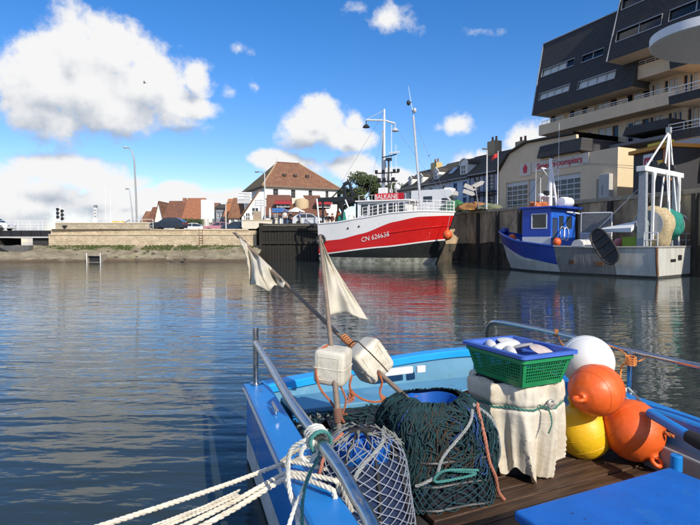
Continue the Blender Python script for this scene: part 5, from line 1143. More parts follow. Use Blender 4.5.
def blue_trawler():
    hd = Vector((-.62, .785, 0)); lf = Vector((-.785, -.62, 0)); S = Vector((16.6, 28.5, 0)) - lf * 2.6; rz = math.atan2(hd.y, hd.x)
    t = thing('fishing_trawler', 'blue-bowed trawler with bare grey hull and white stern gantry', 'trawler', S, rz)
    L_ = 12.0
    stem = lerpf([(-.8, 10.4), (0, 10.9), (1, 11.35), (2.8, 12.0)]); beam = lerpf([(-.8, 1.8), (0, 2.4), (.8, 2.56), (2.8, 2.68)]); pw = lerpf([(-.8, 1.8), (0, 2.0), (2.8, 3.2)])
    h = Hull(t, stem, beam, .45, pw, lerpf([(0, .97), (.3, 1), (1, 1)]))
    zs = lerpf([(0, 1.72), (.3, 1.68), (.5, 1.72), (.75, 2.0), (1, 2.78)]); zb = lerpf([(0, .4), (.5, .55), (.75, .95), (1, 1.9)])
    BLU = mat('trawler_blue', (.008, .045, .30), .4, var=.12, coat=.2, col3=(.02, .05, .17), c3scale=.8, c3lo=.55, c3hi=.8)
    PAL = mat('pale_hull', (.50, .50, .46), .6, var=.12, scale=2, stretch=(1.6, 1.6, .22), col2=(.42, .36, .28), c2lo=.52, c2hi=.7, col3=(.24, .12, .06), c3scale=2.2, c3lo=.62, c3hi=.76)
    GRY = mat('bare_grey_hull', (.20, .19, .175), .7, var=.25, scale=2, stretch=(1.6, 1.6, .25), bump=.3, bscale=6, col3=(.17, .10, .06), c3scale=1.8, c3lo=.58, c3hi=.74)
    AF = mat('dark_bottom', (.05, .05, .045), .8, var=.4); WST = mat('white_stripe', (.75, .75, .74), .5)
    c = lambda v: (lambda s: v)
    h.band('bottom', AF, c(-.8), c(.12)); h.band('lower_hull', PAL, c(.12), zb, .52, 1, transom=False)
    h.band('bow_plating', BLU, zb, zs, .52, 1, transom=False); h.band('mid_plating', GRY, c(.12), zs, .2, .52, transom=False, cols=24); h.band('stern_plating', PAL, c(.12), zs, 0, .2, cols=12)
    h.band('stripe', WST, lambda s: zb(s) - .16, lambda s: zb(s) - .09, .7, .985, rows=1, transom=False, off=.008)
    h.line('cap_rail', BLU, zs, .075, .52, 1, transom=False); h.line('cap_rail', mat('cap_grey', (.33, .32, .3), .6, var=.2), zs, .06, 0, .52)
    RST = mat('rust', (.16, .07, .03), .8, var=.4, scale=10)
    mb = MB()
    for z0, z1 in ((.15, 1.7),):
        mb.tube([h.pt(0, z, 1, .02) for z in (z0, .9, z1)], .07, 6)
    mb.build('corner_strake', RST, t, local=True)
    h.deck('deck', mat('deck_grey', (.16, .15, .14), .85, var=.25), lambda s: zs(s) - .75)
    for q, z, w in ((.28, .72, .5), (.43, .78, .35)): MB().box(h.pt(q, z, 1, 0), (w, .06, .22)).build('scupper', RST, t, local=True)
    # transom marks
    mk = MB().box((-.02, -.6, 1.1), (.02, .5, .3)).build('transom_mark', BLACK, t, local=True)
    MB().box((-.02, .35, .95), (.02, .7, .16)).build('transom_mark', BLACK, t, local=True)
    # bow: rubber roller and anchor box
    MB().bar((11.55, .25, 2.85), (11.55, -.25, 2.85), .22, 12).build('bow_roller', BLU, t, local=True, smooth=True)
    for q in range(4): MB().sphere((9.9 + .25 * q, .75 - .1 * q, 2.0), .22, 10, 7).build('float', mat('pale_float', (.62, .64, .66), .5), t, local=True, smooth=True)
    # wheelhouse: side in shade, aft face a lighter blue with sunlight put into its colour
    X0, X1, Y0, Y1, zd, zt = 7.0, 9.1, -1.75, 1.4, 1.0, 4.25
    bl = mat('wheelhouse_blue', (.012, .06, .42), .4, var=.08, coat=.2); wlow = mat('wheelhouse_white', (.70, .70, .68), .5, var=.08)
    hole = (X0 + .3, X0 + 1.35, 2.95, 3.85)
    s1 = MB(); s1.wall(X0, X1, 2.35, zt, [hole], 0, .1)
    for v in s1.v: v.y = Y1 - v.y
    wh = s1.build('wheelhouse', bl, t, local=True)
    MB().span((X0, Y1 - .1, zd), (X1, Y1, 2.348)).build('side_panel', wlow, wh, local=True)
    MB().span((hole[0] - .06, Y1 - .03, hole[2] - .06), (hole[1] + .06, Y1 + .02, hole[2])).span((hole[0] - .06, Y1 - .03, hole[3]), (hole[1] + .06, Y1 + .02, hole[3] + .06)).span((hole[0] - .06, Y1 - .03, hole[2] + .002), (hole[0], Y1 + .02, hole[3] - .002)).span((hole[1], Y1 - .03, hole[2] + .002), (hole[1] + .06, Y1 + .02, hole[3] - .002)).build('window_frame', WHITE, wh, local=True)
    MB().span((hole[0], Y1 - .07, hole[2]), (hole[1], Y1 - .045, hole[3])).build('window', GLASS, wh, local=True)
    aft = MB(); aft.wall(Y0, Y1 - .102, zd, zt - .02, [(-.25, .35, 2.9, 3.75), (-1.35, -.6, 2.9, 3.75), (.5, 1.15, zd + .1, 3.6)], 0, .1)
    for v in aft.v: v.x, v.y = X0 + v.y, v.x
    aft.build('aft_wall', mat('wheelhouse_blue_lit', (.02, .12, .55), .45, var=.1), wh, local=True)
    for (a_, b_) in ((-.25, .35), (-1.35, -.6)): MB().span((X0 + .04, a_, 2.9), (X0 + .07, b_, 3.75)).build('window', GLASS, wh, local=True)
    MB().span((X0 + .05, .5, zd + .1), (X0 + .08, 1.15, 3.6)).build('door', mat('dark_door', (.03, .05, .1), .6), wh, local=True)
    MB().span((X1 - .1, Y0, zd), (X1, Y1 - .102, zt)).span((X0 + .102, Y0, zd), (X1 - .102, Y0 + .1, zt)).build('far_walls', bl, wh, local=True)
    MB().span((X0 - .45, Y0 - .15, zt + .003), (X1 + .25, Y1 + .12, zt + .13)).build('wheelhouse_roof', bl, wh, local=True, bevel=.03)
    # rope loops on the aft wall
    for j, (y, z) in enumerate(((.0, 2.6), (-.5, 2.55))):
        MB().tube([(X0 - .06, y + .3 * math.cos(2 * math.pi * i / 16), z + .45 * math.sin(2 * math.pi * i / 16)) for i in range(16)], .03, 5, closed=True).build('rope_coil', WHITE, t, local=True)
    # raft capsule and roof gear
    MB().lathe([(.05, -.62), (.3, -.6), (.34, -.5), (.34, -.03), (.37, -.02), (.37, .02), (.34, .03), (.34, .5), (.3, .6), (.05, .62)], (X0 + .3, -1.0, zt + .5), 16, M=Matrix.Rotation(R(90), 3, 'X')).build('life_raft', WHITE, t, local=True, smooth=True)
    W_ = WM[t.name]
    heap('net_heap', 'orange net piled on the blue wheelhouse roof', 'fishing net', W_ @ Vector((X1 - .55, .35, zt + .13)), .75, .75, .42, NETO, 2)
    # mast
    MW = mat('mast_white', (.76, .76, .75), .4, var=.05); mx, my = 8.0, -.2; zt2 = 7.75
    m_ = MB().bar((mx, my, zt + .1), (mx, my, zt2), .15, 8, .11).bar((mx + .45, my, zt + .1), (mx, my, 6.4), .08, 6).bar((mx - .35, my - .3, zt + .1), (mx - .1, my, 7.0), .08, 6)
    mo = m_.build('mast', MW, t, local=True, smooth=True)
    MB().beam((mx, my + 1.15, 7.0), (mx, my - 1.15, 7.0), .09, .09).bar((mx, my + 1.1, 7.0), (mx, my, 6.3), .035, 5).bar((mx, my - 1.1, 7.0), (mx, my, 6.3), .035, 5).build('crosstree', MW, mo, local=True)
    MB().beam((mx, my + .75, 5.15), (mx, my - .8, 5.15), .08, .08).build('crosstree', MW, mo, local=True)
    [MB().box(p_, d_).build('mast_lamp', BLACK, mo, local=True) for p_, d_ in (((mx - .1, my, 7.9), (.2, .2, .25)), ((mx, my + .5, 5.35), (.3, .3, .3)), ((mx, my - .7, 5.4), (.16, .16, .4)))]
    MB().bar((mx + .2, my + .9, zt), (mx + .2, my + .9, 6.4), .025, 5).bar((mx - .3, my - .5, zt), (mx - .3, my - .5, 10.2), .022, 5, .012).bar((mx + .3, my + 1.3, zt), (mx + .3, my + 1.3, 7.0), .022, 5, .012).build('antenna', MW, mo, local=True)
    MB().lathe([(.2, 0), (.28, .06), (.28, .2), (.15, .3)], (mx + .3, my + .5, zt + .8), 14).bar((mx + .3, my + .5, zt + .1), (mx + .3, my + .5, zt + .8), .05, 6).build('radar', WHITE, mo, local=True, smooth=True)
    # shelter frame behind the wheelhouse
    sf = MB()
    for p, q in (((6.7, -2.0, 1.0), (6.7, -2.0, 4.0)), ((4.6, -2.0, 1.0), (4.6, -2.0, 3.95)), ((6.7, -2.0, 4.0), (4.6, -2.0, 3.95)), ((6.7, -2.0, 3.95), (6.9, -.4, 4.05)), ((4.6, -2.0, 2.6), (6.7, -2.0, 2.6))): sf.bar(p, q, .055, 6)
    sh = sf.build('shelter_frame', MW, t, local=True); MB().span((4.65, -2.0, 2.65), (6.65, -1.96, 3.9)).build('shelter_sheet', mat('grey_sheet', (.22, .22, .2), .7, var=.2), sh, local=True); MB().span((4.65, -2.0, 1.1), (6.65, -1.96, 2.55)).build('shelter_sheet', mat('pale_sheet', (.52, .5, .45), .7, var=.15), sh, local=True)
    # deck gear
    MB().bar((5.6, .5, 1.75), (5.6, -.9, 1.75), .42, 14).box((5.6, -.2, 1.3), (.8, 1.7, .7)).build('winch', mat('winch_white', (.6, .6, .58), .5, var=.2), t, local=True, smooth=True)
    cyl = MB().lathe([(.05, 0), (.2, .02), (.2, .75), (.1, .9), (.06, .95)], (0, 0, 0), 14).build('gas_bottle', mat('yellow_bottle', (.75, .5, .03), .5), smooth=True); cyl.location = W_ @ Vector((5.0, -1.3, 1.7)); cyl['label'] = 'yellow gas bottle on the deck of the blue trawler'; cyl['category'] = 'bottle'; MB().lathe([(.09, .95), (.11, 1.0), (.11, 1.18), (.04, 1.22)], (0, 0, 0), 10).build('valve_cap', mat('green_cap', (.1, .25, .08), .6), cyl, local=True)
    heap('net_heap', 'dark net lying behind the winch on the blue trawler', 'fishing net', W_ @ Vector((3.9, .3, .95)), 1.3, 1.5, 1.05, mat('dark_net', (.03, .028, .025), .9, var=.4, scale=12, bump=1), 6)
    # stern gantry
    GA = mat('gantry_white', (.72, .72, .70), .45, var=.1, col3=(.35, .25, .17), c3lo=.64, c3hi=.85, c3scale=2); GG = mat('gantry_grey', (.30, .33, .35), .5, var=.15); x = .9
    go = MB().box((x, 2.25, 3.45), (.5, .30, 4.9), taper=(.8, .85)).build('gantry_leg', GG, t, local=True, bevel=.03)
    MB().box((x, -2.4, 3.45), (.5, .30, 4.9), taper=(.8, .85)).build('gantry_leg', GG, t, local=True, bevel=.03)
    MB().beam((x, 2.6, 6.05), (x, -2.8, 6.05), .5, .3).build('gantry_beam', GA, go, local=True, bevel=.03)
    for y in (1.65, -1.75): MB().add([(x - .29, y - .05, 5.3), (x - .29, y + .2, 5.9), (x - .29, y - .3, 5.9), (x - .35, y - .05, 5.3), (x - .35, y + .2, 5.9), (x - .35, y - .3, 5.9)], [(0, 1, 2), (3, 5, 4), (0, 3, 4, 1), (1, 4, 5, 2), (2, 5, 3, 0)]).build('bracket', GA, go, local=True)
    for y in (1.75, -1.85): MB().box((x - .33, y, 4.0), (.12, .16, 3.7)).build('guide_rail', GA, go, local=True)
    ap = Vector((x + .1, -1.3, 8.55)); s_ = MB()
    for p in ((x, 1.9, 6.2), (x - .2, .55, 3.4), (x - .6, .2, 3.4)): s_.bar(ap, p, .055, 6)
    s_.bar(ap + Vector((0, -.15, 0)), (x - .5, -1.7, 1.4), .06, 6).bar((x - .3, -.1, 6.0), (x - .6, .0, 1.9), .04, 6).bar((x - .5, -2.2, 3.6), (x - 1.0, -3.2, 2.7), .05, 6).build('derrick', GA, go, local=True)
    MB().box(ap + Vector((0, 0, .12)), (.25, .25, .35)).build('derrick_head', GG, go, local=True)
    for y in (1.1, .0, -1.2): MB().lathe([(.1, -.08), (.22, -.07), (.14, 0), (.22, .07), (.1, .08)], (x - .1, y, 6.38), 14, M=Matrix.Rotation(R(90), 3, 'X')).build('block', BLACK, go, local=True)
    # net drum with two rolls
    dr = thing('net_drum', 'net drum with grey flanges behind the white gantry', 'net drum', W_ @ Vector((.85, 0, 0)), rz)
    RX = Matrix.Rotation(R(90), 3, 'X')
    for y in (1.62, -1.45): MB().lathe([(.15, -.03), (.78, -.03), (.78, .03), (.15, .03)], (0, y, 3.0), 28, M=RX).build('flange', mat('flange_grey', (.34, .35, .36), .5, var=.1), dr, local=True)
    MB().bar((0, 1.9, 3.0), (0, -1.6, 3.0), .15, 12).build('axle', GG, dr, local=True)
    for y in (1.9, -1.6): MB().beam((0, y, .9), (0, y, 3.2), .3, .2).build('stand', GG, dr, local=True)
    def roll(r0, ya, yb, m, nm, lab, sag):
        def fn(u, v):
            a_ = 2 * math.pi * u; y = ya + (yb - ya) * v; n_ = mnoise.noise((math.cos(a_) * 2, math.sin(a_) * 2, y * 3)); e = (1 - abs(2 * v - 1) ** 4)
            r = r0 * (.55 + .45 * e) + .14 * n_ + .05 * mnoise.noise((math.cos(a_) * 7, math.sin(a_) * 7, y * 9)); z = math.sin(a_) * r; return Vector((math.cos(a_) * r, y, z * (1 + (sag if z < 0 else 0))))
        o = MB().grid(fn, 40, 14, cu=True).build(nm, m, smooth=True); o.location = W_ @ Vector((.85, 0, 3.0)); o.rotation_euler = (0, 0, rz); tag(o, lab, 'fishing net')
    roll(1.05, 1.55, .35, NETB, 'net_roll', 'beige net wound on the drum with its end hanging down', .45); roll(.95, .28, -1.35, NETT, 'net_roll', 'teal net wound on the far half of the drum', 0)
    # otter board hanging outside the port quarter
    M_ = Matrix.Rotation(rz, 3, 'Z') @ Matrix.Rotation(R(38), 3, 'Y') @ Matrix.Rotation(R(8), 3, 'X')
    od = thing('otter_board', 'black oval trawl door hung outside the grey hull', 'trawl door', W_ @ Vector((2.6, 3.0, 1.75)))
    el = [(.52 * math.copysign(abs(math.cos(a_)) ** .7, math.cos(a_)), 1.15 * math.copysign(abs(math.sin(a_)) ** .7, math.sin(a_))) for a_ in [2 * math.pi * i / 28 for i in range(28)]]
    pl = MB().prism(el, -.05, .05); pl.v = [M_ @ v for v in pl.v]; pl.build('board', BLACK, od, local=True, bevel=.02)
    rm_ = MB().tube([M_ @ Vector((x_, .06, z_)) for x_, z_ in el], .06, 6, closed=True); rm_.build('rim', mat('dark_steel', (.06, .055, .05), .55, .4), od, local=True, smooth=True)
    for z_ in (-.5, .1, .6): 
        r2 = MB().bar(M_ @ Vector((-.4, .09, z_)), M_ @ Vector((.4, .09, z_)), .045, 6); r2.build('rib', mat('dark_steel', (.06, .055, .05), .55, .4), od, local=True)
    MB().bar(M_ @ Vector((0, 0, 1.1)), Vector(W_.to_3x3() @ Vector((-1.4, -.8, 3.2))), .025, 5).build('chain', GREYM, od, local=True)
    MB().span((1.2, 1.5, 1.0), (2.0, 2.2, 2.3)).build('hydraulic_box', mat('lime_box', (.30, .42, .04), .6, var=.1), t, local=True)
    MB().add([(1.3, 2.0, 2.9), (1.3, 2.7, 2.55), (3.5, 2.3, 2.6), (1.3, 2.0, 3.2), (1.3, 2.7, 2.8), (3.5, 2.3, 2.75)], [(2, 1, 0), (3, 4, 5), (0, 1, 4, 3), (1, 2, 5, 4), (2, 0, 3, 5)]).build('fairlead', GA, t, local=True)
    # rails at the stern
    rail_on(h, 'railing', GA, zs, .0, .06, .8, 2, 2)
    wr = MB()
    for p_, q_ in (((8.0, -.2, 7.6), (.9, 2.0, 6.2)), ((8.0, -.2, 7.6), (.9, -2.0, 6.2)), ((8.0, -.2, 7.5), (11.5, 0, 2.8)), ((1.0, -1.3, 8.4), (.2, -2.3, 1.8)), ((.9, 1.2, 6.1), (3.6, 1.0, 1.2)), ((.9, .4, 6.1), (4.2, .2, 1.3))): wr.bar(p_, q_, .016, 4)
    wr.build('rigging', mat('wire', (.12, .12, .12), .6), t, local=True)
    for i, (x_, y_, z_, colr, lab) in enumerate(((4.1, 1.5, .97, (.55, .13, .03), 'orange fish box on the deck of the blue trawler'), (4.15, 1.48, 1.26, (.03, .12, .42), 'blue fish box stacked on the orange fish box'), (4.1, 1.5, 1.55, (.6, .6, .57), 'white fish box topmost of the stack on the blue trawler'), (3.2, 1.6, .97, (.6, .6, .57), 'white fish box standing alone by the trawl door'), (9.9, -.6, 1.7, (.55, .13, .03), 'orange fish box on the foredeck of the blue trawler'))):
        bx = thing('fish_box', lab, 'fish box', W_ @ Vector((x_, y_, z_)), rz + .1 * i); bm_ = mat('fishbox_%d%d' % (int(colr[0] * 99), int(colr[2] * 99)), colr, .5, var=.1)
        MB().wall(-.4, .4, 0, .27, [], -.23, -.21).wall(-.4, .4, 0, .27, [], .21, .23).span((-.4, -.209, 0), (.4, .209, .02)).span((-.4, -.209, .021), (-.38, .209, .27)).span((.38, -.209, .021), (.4, .209, .27)).build('box', bm_, bx, local=True)
    for i, (x_, y_, z_, r_, m, lab) in enumerate(((10.4, .7, 2.25, .3, ORB, 'orange float on the bow of the blue trawler'), (6.3, 1.75, 2.0, .26, ORB, 'orange float hung beside the blue wheelhouse door'), (2.7, 1.1, 1.9, .3, mat('pink_float', (.6, .2, .22), .5), 'pinkish float behind the trawl door'))):
        fl = MB().sphere((0, 0, 0), r_, 16, 10, (1, 1, 1.1)).build('deck_float', m, smooth=True); fl.location = W_ @ Vector((x_, y_, z_)); tag(fl, lab, 'float')
blue_trawler()
# ================================================================== PEOPLE
SKIN = mat('skin', (.50, .30, .21), .6, var=.05)
def ring_body(levels, n=12):
    mb = MB(); prev = None
    vs = []; fs = []
    for (c, rx, ry) in levels:
        c = Vector(c)
        for k in range(n): a_ = 2 * math.pi * k / n; vs.append(c + Vector((rx * math.cos(a_), ry * math.sin(a_), 0)))
    m = len(levels)
    fs = [(i * n + k, i * n + (k + 1) % n, (i + 1) * n + (k + 1) % n, (i + 1) * n + k) for i in range(m - 1) for k in range(n)]
    fs += [tuple(range(n - 1, -1, -1)), tuple((m - 1) * n + k for k in range(n))]
    return mb.add(vs, fs)
def skin_mesh(name, verts, edges, radii, m, parent, root=0, loc=None, rz=0, sub=1):
    me = bpy.data.meshes.new(name); me.from_pydata(verts, edges, []); o = bpy.data.objects.new(name, me); COL.objects.link(o)
    if parent: o.parent = parent
    if loc is not None: o.location = loc; o.rotation_euler = (0, 0, rz)
    sk = o.modifiers.new('skin', 'SKIN'); sk.use_smooth_shade = True
    for i, r in enumerate(radii):
        me.skin_vertices[0].data[i].radius = r if isinstance(r, tuple) else (r, r); me.skin_vertices[0].data[i].use_root = (i == root)
    sb = o.modifiers.new('sub', 'SUBSURF'); sb.levels = sub; sb.render_levels = sub; me.materials.append(m); return o
def person(label, loc, rz, top, trousers, hair, arms='down', h=1.74, stride=.12, cap=None):
    k = h / 1.74
    def S(p): return (p[0] * k, p[1] * k, p[2] * k)
    el, ha = {'down': ((.27, .04, 1.13), (.26, -.08, .88)), 'fold': ((.27, .02, 1.14), (.05, -.24, 1.12)), 'hold': ((.26, -.02, 1.14), (.20, -.32, 1.16))}[arms]
    V = [(0, 0, .95), (0, .0, 1.16), (0, 0, 1.40), (0, -.005, 1.50), (0, -.015, 1.60), (0, -.015, 1.72)]; E = [(0, 1), (1, 2), (2, 3), (3, 4), (4, 5)]; Rr = [(.155, .115), (.145, .105), (.165, .11), .055, (.078, .095), (.06, .075)]
    for s_ in (-1, 1):
        b_ = len(V); V += [(s_ * .19, 0, 1.41), (s_ * el[0], el[1], el[2]), (s_ * ha[0], ha[1], ha[2]), (s_ * ha[0], ha[1] - .06, ha[2] - .07)]; E += [(2, b_), (b_, b_ + 1), (b_ + 1, b_ + 2), (b_ + 2, b_ + 3)]; Rr += [.062, .044, .032, .028]
        b_ = len(V); V += [(s_ * .10, 0, .88), (s_ * .11, -.02 + s_ * stride * .5, .48), (s_ * .11, .02 + s_ * stride, .08), (s_ * .12, -.13 + s_ * stride, .04)]; E += [(0, b_), (b_, b_ + 1), (b_ + 1, b_ + 2), (b_ + 2, b_ + 3)]; Rr += [.088, .058, .042, .036]
    o = skin_mesh('person', [S(v) for v in V], E, Rr, SKIN, None, 0, loc, rz); tag(o, label, 'person')
    tv = [V[0], V[1], V[2], (0, 0, 1.455)]; te = [(0, 1), (1, 2), (2, 3)]; tr = [(.175, .135), (.165, .125), (.185, .13), .075]
    for b0 in (6, 14):
        b_ = len(tv); tv += [V[b0], V[b0 + 1], V[b0 + 2]]; te += [(2, b_), (b_, b_ + 1), (b_ + 1, b_ + 2)]; tr += [.078, .06, .045]
    skin_mesh('jacket', [S(v) for v in tv], te, tr, mat('cloth_' + top[0], top[1], .85, var=.15), o)
    pv = [(0, 0, 1.0), (0, 0, .93)]; pe = [(0, 1)]; pr = [(.165, .125), (.165, .125)]
    for b0 in (10, 18):
        b_ = len(pv); pv += [V[b0], V[b0 + 1], (V[b0 + 2][0], V[b0 + 2][1], .1)]; pe += [(1, b_), (b_, b_ + 1), (b_ + 1, b_ + 2)]; pr += [.10, .075, .065]
    skin_mesh('trousers', [S(v) for v in pv], pe, pr, mat('cloth_' + trousers[0], trousers[1], .85, var=.15), o, 1)
    MB().sphere(S((0, .012, 1.665)), .105 * k, 14, 8, (.92, 1.1, .98)).build('hair' if not cap else 'cap', mat('hair_' + hair[0], hair[1], .8), o, local=True, smooth=True)
    f = MB()
    f.sphere(S((-.035, -.103, 1.63)), .012 * k, 6, 4).sphere(S((.035, -.103, 1.63)), .012 * k, 6, 4).build('eyes', BLACK, o, local=True)
    MB().sphere(S((0, -.112, 1.60)), .016 * k, 6, 4, (.8, 1, 1.3)).build('nose', SKIN, o, local=True)
    return o
NAVY = ('navy', (.015, .02, .04)); BLK_ = ('black', (.012, .012, .013)); GRY_ = ('grey', (.2, .2, .2)); MAR = ('maroon', (.12, .03, .02)); DKH = ('dark', (.03, .02, .015)); BRN = ('brown', (.12, .06, .03)); WHT_ = ('white', (.6, .6, .58)); BLU_ = ('blue', (.08, .15, .35))
def onred(x, y): p = RW @ Vector((x, y, 0)); return p
p = onred(.75, -1.35); person('person in black jacket standing under the black gantry', (p.x, p.y, 3.0), R(20), BLK_, NAVY, DKH, 'hold', 1.8)
p = onred(1.35, -1.55); person('person in dark red-brown jacket beside the teal net', (p.x, p.y, 3.0), R(-50), MAR, BLK_, BRN, 'fold', 1.76)
for (xx, D, lab, a_, b_, c_, ar, rz) in ((285, 62, 'person in white top by the restaurant terrace', WHT_, NAVY, DKH, 'down', 30), (291, 64, 'person in black by the restaurant terrace', BLK_, BLK_, BRN, 'hold', -40), (300, 63, 'person in blue jacket walking along the jetty top', BLU_, GRY_, DKH, 'down', 80), (275, 65, 'person in grey jacket near the blue sign post', GRY_, NAVY, BRN, 'fold', 10)):
    q = P(xx, 226, D); person(lab, (q.x, q.y, gz(q.x, q.y)), R(rz), a_, b_, c_, ar, 1.74)
# ================================================================== STREET THINGS
def road_sign(label, xx, ytop, ybot, D, W, boards, pole_top=None, bm=None):
    a = P(xx, 228, D); g = gz(a.x, a.y); t = thing('road_sign', label, 'road sign', (a.x, a.y, g)); zt = P(xx, ytop, D).z - g; zb = P(xx, ybot, D).z - g
    MB().bar((0, 0, 0), (0, 0, (P(xx, pole_top, D).z - g) if pole_top else zt + .05), .06, 8).build('post', GREYM, t, local=True)
    hh = (zt - zb) / boards
    for i in range(boards):
        b_ = MB().span((-W / 2, -.11, zb + hh * i + .03), (W / 2, -.07, zb + hh * (i + 1) - .03)).build('board', bm or mat('sign_white', (.76, .76, .74), .5, var=.03), t, local=True)
        MB().span((-W / 2 + .06, -.118, zb + hh * i + hh * .38), (W / 2 - .25, -.113, zb + hh * i + hh * .55)).build('lettering_line', mat('sign_dark_text', (.12, .14, .2), .6), b_, local=True) if boards > 2 else None
    return t
road_sign('big blank white road sign panel on a single post', 208, 199.5, 219, 80, 2.0, 1)
road_sign('stack of white direction boards left of the white gable', 245, 192, 203.5, 70, 1.9, 4)
road_sign('stack of white direction boards before the white gable', 261, 199.5, 206.5, 66, 1.4, 3)
road_sign('blue direction boards on a post before the restaurant', 277.5, 208, 212.5, 62, 1.2, 2, None, mat('sign_blue', (.03, .15, .42), .5))
def thin_lamp(label, xx, ytop, D, arm, ybase=227):
    a = P(xx, ybase, D); g = gz(a.x, a.y); H = P(xx, ytop, D).z - g; t = thing('street_lamp', label, 'street lamp', (a.x, a.y, g))
    MB().bar((0, 0, 0), (0, 0, H), .09, 8, .05).build('pole', mat('pale_pole', (.62, .62, .6), .5), t, local=True, smooth=True)
    MB().tube([(0, 0, H - .1), (arm * .5, 0, H + .12), (arm, 0, H + .15)], .04, 6).build('arm', GREYM, t, local=True); MB().sphere((arm * 1.15, 0, H + .12), .22, 10, 6, (1.3, .7, .4)).build('lamp_head', GREYM, t, local=True, smooth=True)
thin_lamp('white street lamp standing at the corner of the restaurant roof', 265, 173, 63, -.8)
thin_lamp('grey street lamp before the orange-fronted shop', 226, 203, 72, .5)
thin_lamp('grey pole rising beside the grey-violet timbered house', 486.5, 150, 51.5, -.2, 207)
def flag():
    a = P(497.5, 207, 52); t = thing('flagpole', 'white flagpole with a drooping red flag next to the fire station', 'flagpole', (a.x, a.y, 5.2)); H = P(497.5, 151, 52).z - 5.2
    MB().bar((0, 0, 0), (0, 0, H), .06, 8, .035).build('pole', WHITE, t, local=True, smooth=True)
    MB().grid(lambda u, v: Vector((-.05 - .5 * u, .12 * math.sin(u * 8) * u, H - .2 - .42 * v - .34 * u * u)), 12, 6).build('flag', mat('flag_red', (.5, .03, .03), .8), t, local=True, smooth=True)
flag()
def crossed_signs():
    a = P(479, 207, 51); t = thing('road_sign', 'two crossed white arrow signs on a leaning post above the quay', 'road sign', (a.x, a.y, 5.2))
    MB().bar((0, 0, 0), (-.45, 0, 2.6), .05, 6).build('post', GREYM, t, local=True)
    for ang, x, z in ((22, -.9, 2.05), (-25, -.1, 2.35), (18, -1.0, 1.55)):
        mb = MB().prism([(-.6, -.2), (.4, -.2), (.65, 0), (.4, .2), (-.6, .2)], -.03, .03); M_ = Matrix.Rotation(R(ang), 3, 'Y'); mb.v = [M_ @ v + Vector((x, -.08, z)) for v in mb.v]; mb.build('board', mat('arrow_board', (.40, .39, .36), .6, var=.1), t, local=True)
crossed_signs()
# heaps of nets and fish boxes on the quay edge
q = P(451, 208, 55.0); heap('net_heap', 'green nets piled on the quay behind the red bow', 'fishing net', (q.x + .3, q.y + .8, 5.2), 1.5, 1.0, 1.15, NETG, 3)
q = P(470, 208, 52.8); heap('net_heap', 'brown-orange nets heaped next to the green nets', 'fishing net', (q.x + .6, q.y + .6, 5.2), 1.7, 1.0, .85, mat('brown_net', (.33, .16, .06), .9, var=.4, scale=10, bump=1), 7)
q = P(482, 208, 51.4); heap('net_heap', 'dull grey-green nets beside the crossed arrow signs', 'fishing net', (q.x + 1.0, q.y + .8, 5.2), 1.3, .9, .6, mat('greygreen_net', (.16, .18, .11), .9, var=.4, scale=10, bump=1), 17)
q = P(466, 209.5, 53.0); t = thing('fish_box', 'long yellow plastic box on the quay edge before the brown nets', 'box', (q.x + .25, q.y + .3, 5.2), math.atan2(-6, 2.2)); MB().wall(-.75, .75, 0, .32, [], -.25, -.2).span((-.75, -.197, 0), (.75, .25, .26)).build('box', mat('yellow_box', (.72, .55, .04), .5, var=.06), t, local=True); MB().span((-.8, -.29, .322), (.8, .29, .37)).build('rim', mat('yellow_box', (.72, .55, .04), .5), t, local=True)
def planter_set():
    # low wall, bins and terrace parasols by the restaurant
    for i, (xx, D, colr, lab) in enumerate(((270, 66, (.70, .70, .68), 'closed white parasol at the left end of the terrace'), (282, 66, (.10, .13, .25), 'navy terrace parasol under the red awning'), (296, 66, (.68, .66, .6), 'cream terrace parasol in the middle of the terrace'))):
        a = P(xx, 227, D); g = gz(a.x, a.y); t = thing('parasol', lab, 'parasol', (a.x, a.y, g)); MB().bar((0, 0, 0), (0, 0, 2.3), .03).build('pole', GREYM, t, local=True)
        if i == 0: MB().lathe([(.06, 1.0), (.16, 1.2), (.1, 2.1), (.03, 2.35)], (0, 0, 0), 10).build('canopy', mat('parasol_%d' % i, colr, .8), t, local=True, smooth=True)
        else: MB().lathe([(1.15, 1.75), (1.1, 1.9), (.05, 2.4)], (0, 0, 0), 8, cap=False).build('canopy', mat('parasol_%d' % i, colr, .8), t, local=True)
    a = P(251, 229, 60.5); t = thing('garden_wall', 'pale low rendered wall between the road signs and the jetty', 'wall', (a.x - 1.0, a.y, 3.5))
    MB().wall(0, 3.4, 0, .95, [], 0, .25).build('wall', CREAM, t, local=True); MB().span((-.05, -.06, .953), (3.45, .31, 1.05)).build('cap', COPE, t, local=True)
planter_set()
def gull(label, x, y, D, rz, s):
    p = P(x, y, D); t = thing('gull', label, 'gull', p, rz); W_ = mat('gull_grey', (.10, .10, .11), .8, var=.1)
    MB().tube([(-.28, 0, 0), (-.15, 0, .01), (.05, 0, .02), (.2, 0, .03), (.3, 0, .02)], [.02, .06, .09, .06, .02], 8).build('body', W_, t, local=True, smooth=True)
    for s_ in (-1, 1): MB().add([(.08, s_ * .05, .03), (-.1, s_ * .05, .03), (-.04, s_ * .4, .2), (.1, s_ * .4, .22), (-.14, s_ * .85, .12)], [(0, 1, 2, 3), (3, 2, 4)]).build('wing', W_, t, local=True)
    t.scale = (s, s, s)
gull('gull flying in front of the large cumulus cloud', 144.5, 83, 90, R(10), 1.0)
gull('gull flying above the slate roofs', 428.6, 156, 70, R(60), .8)
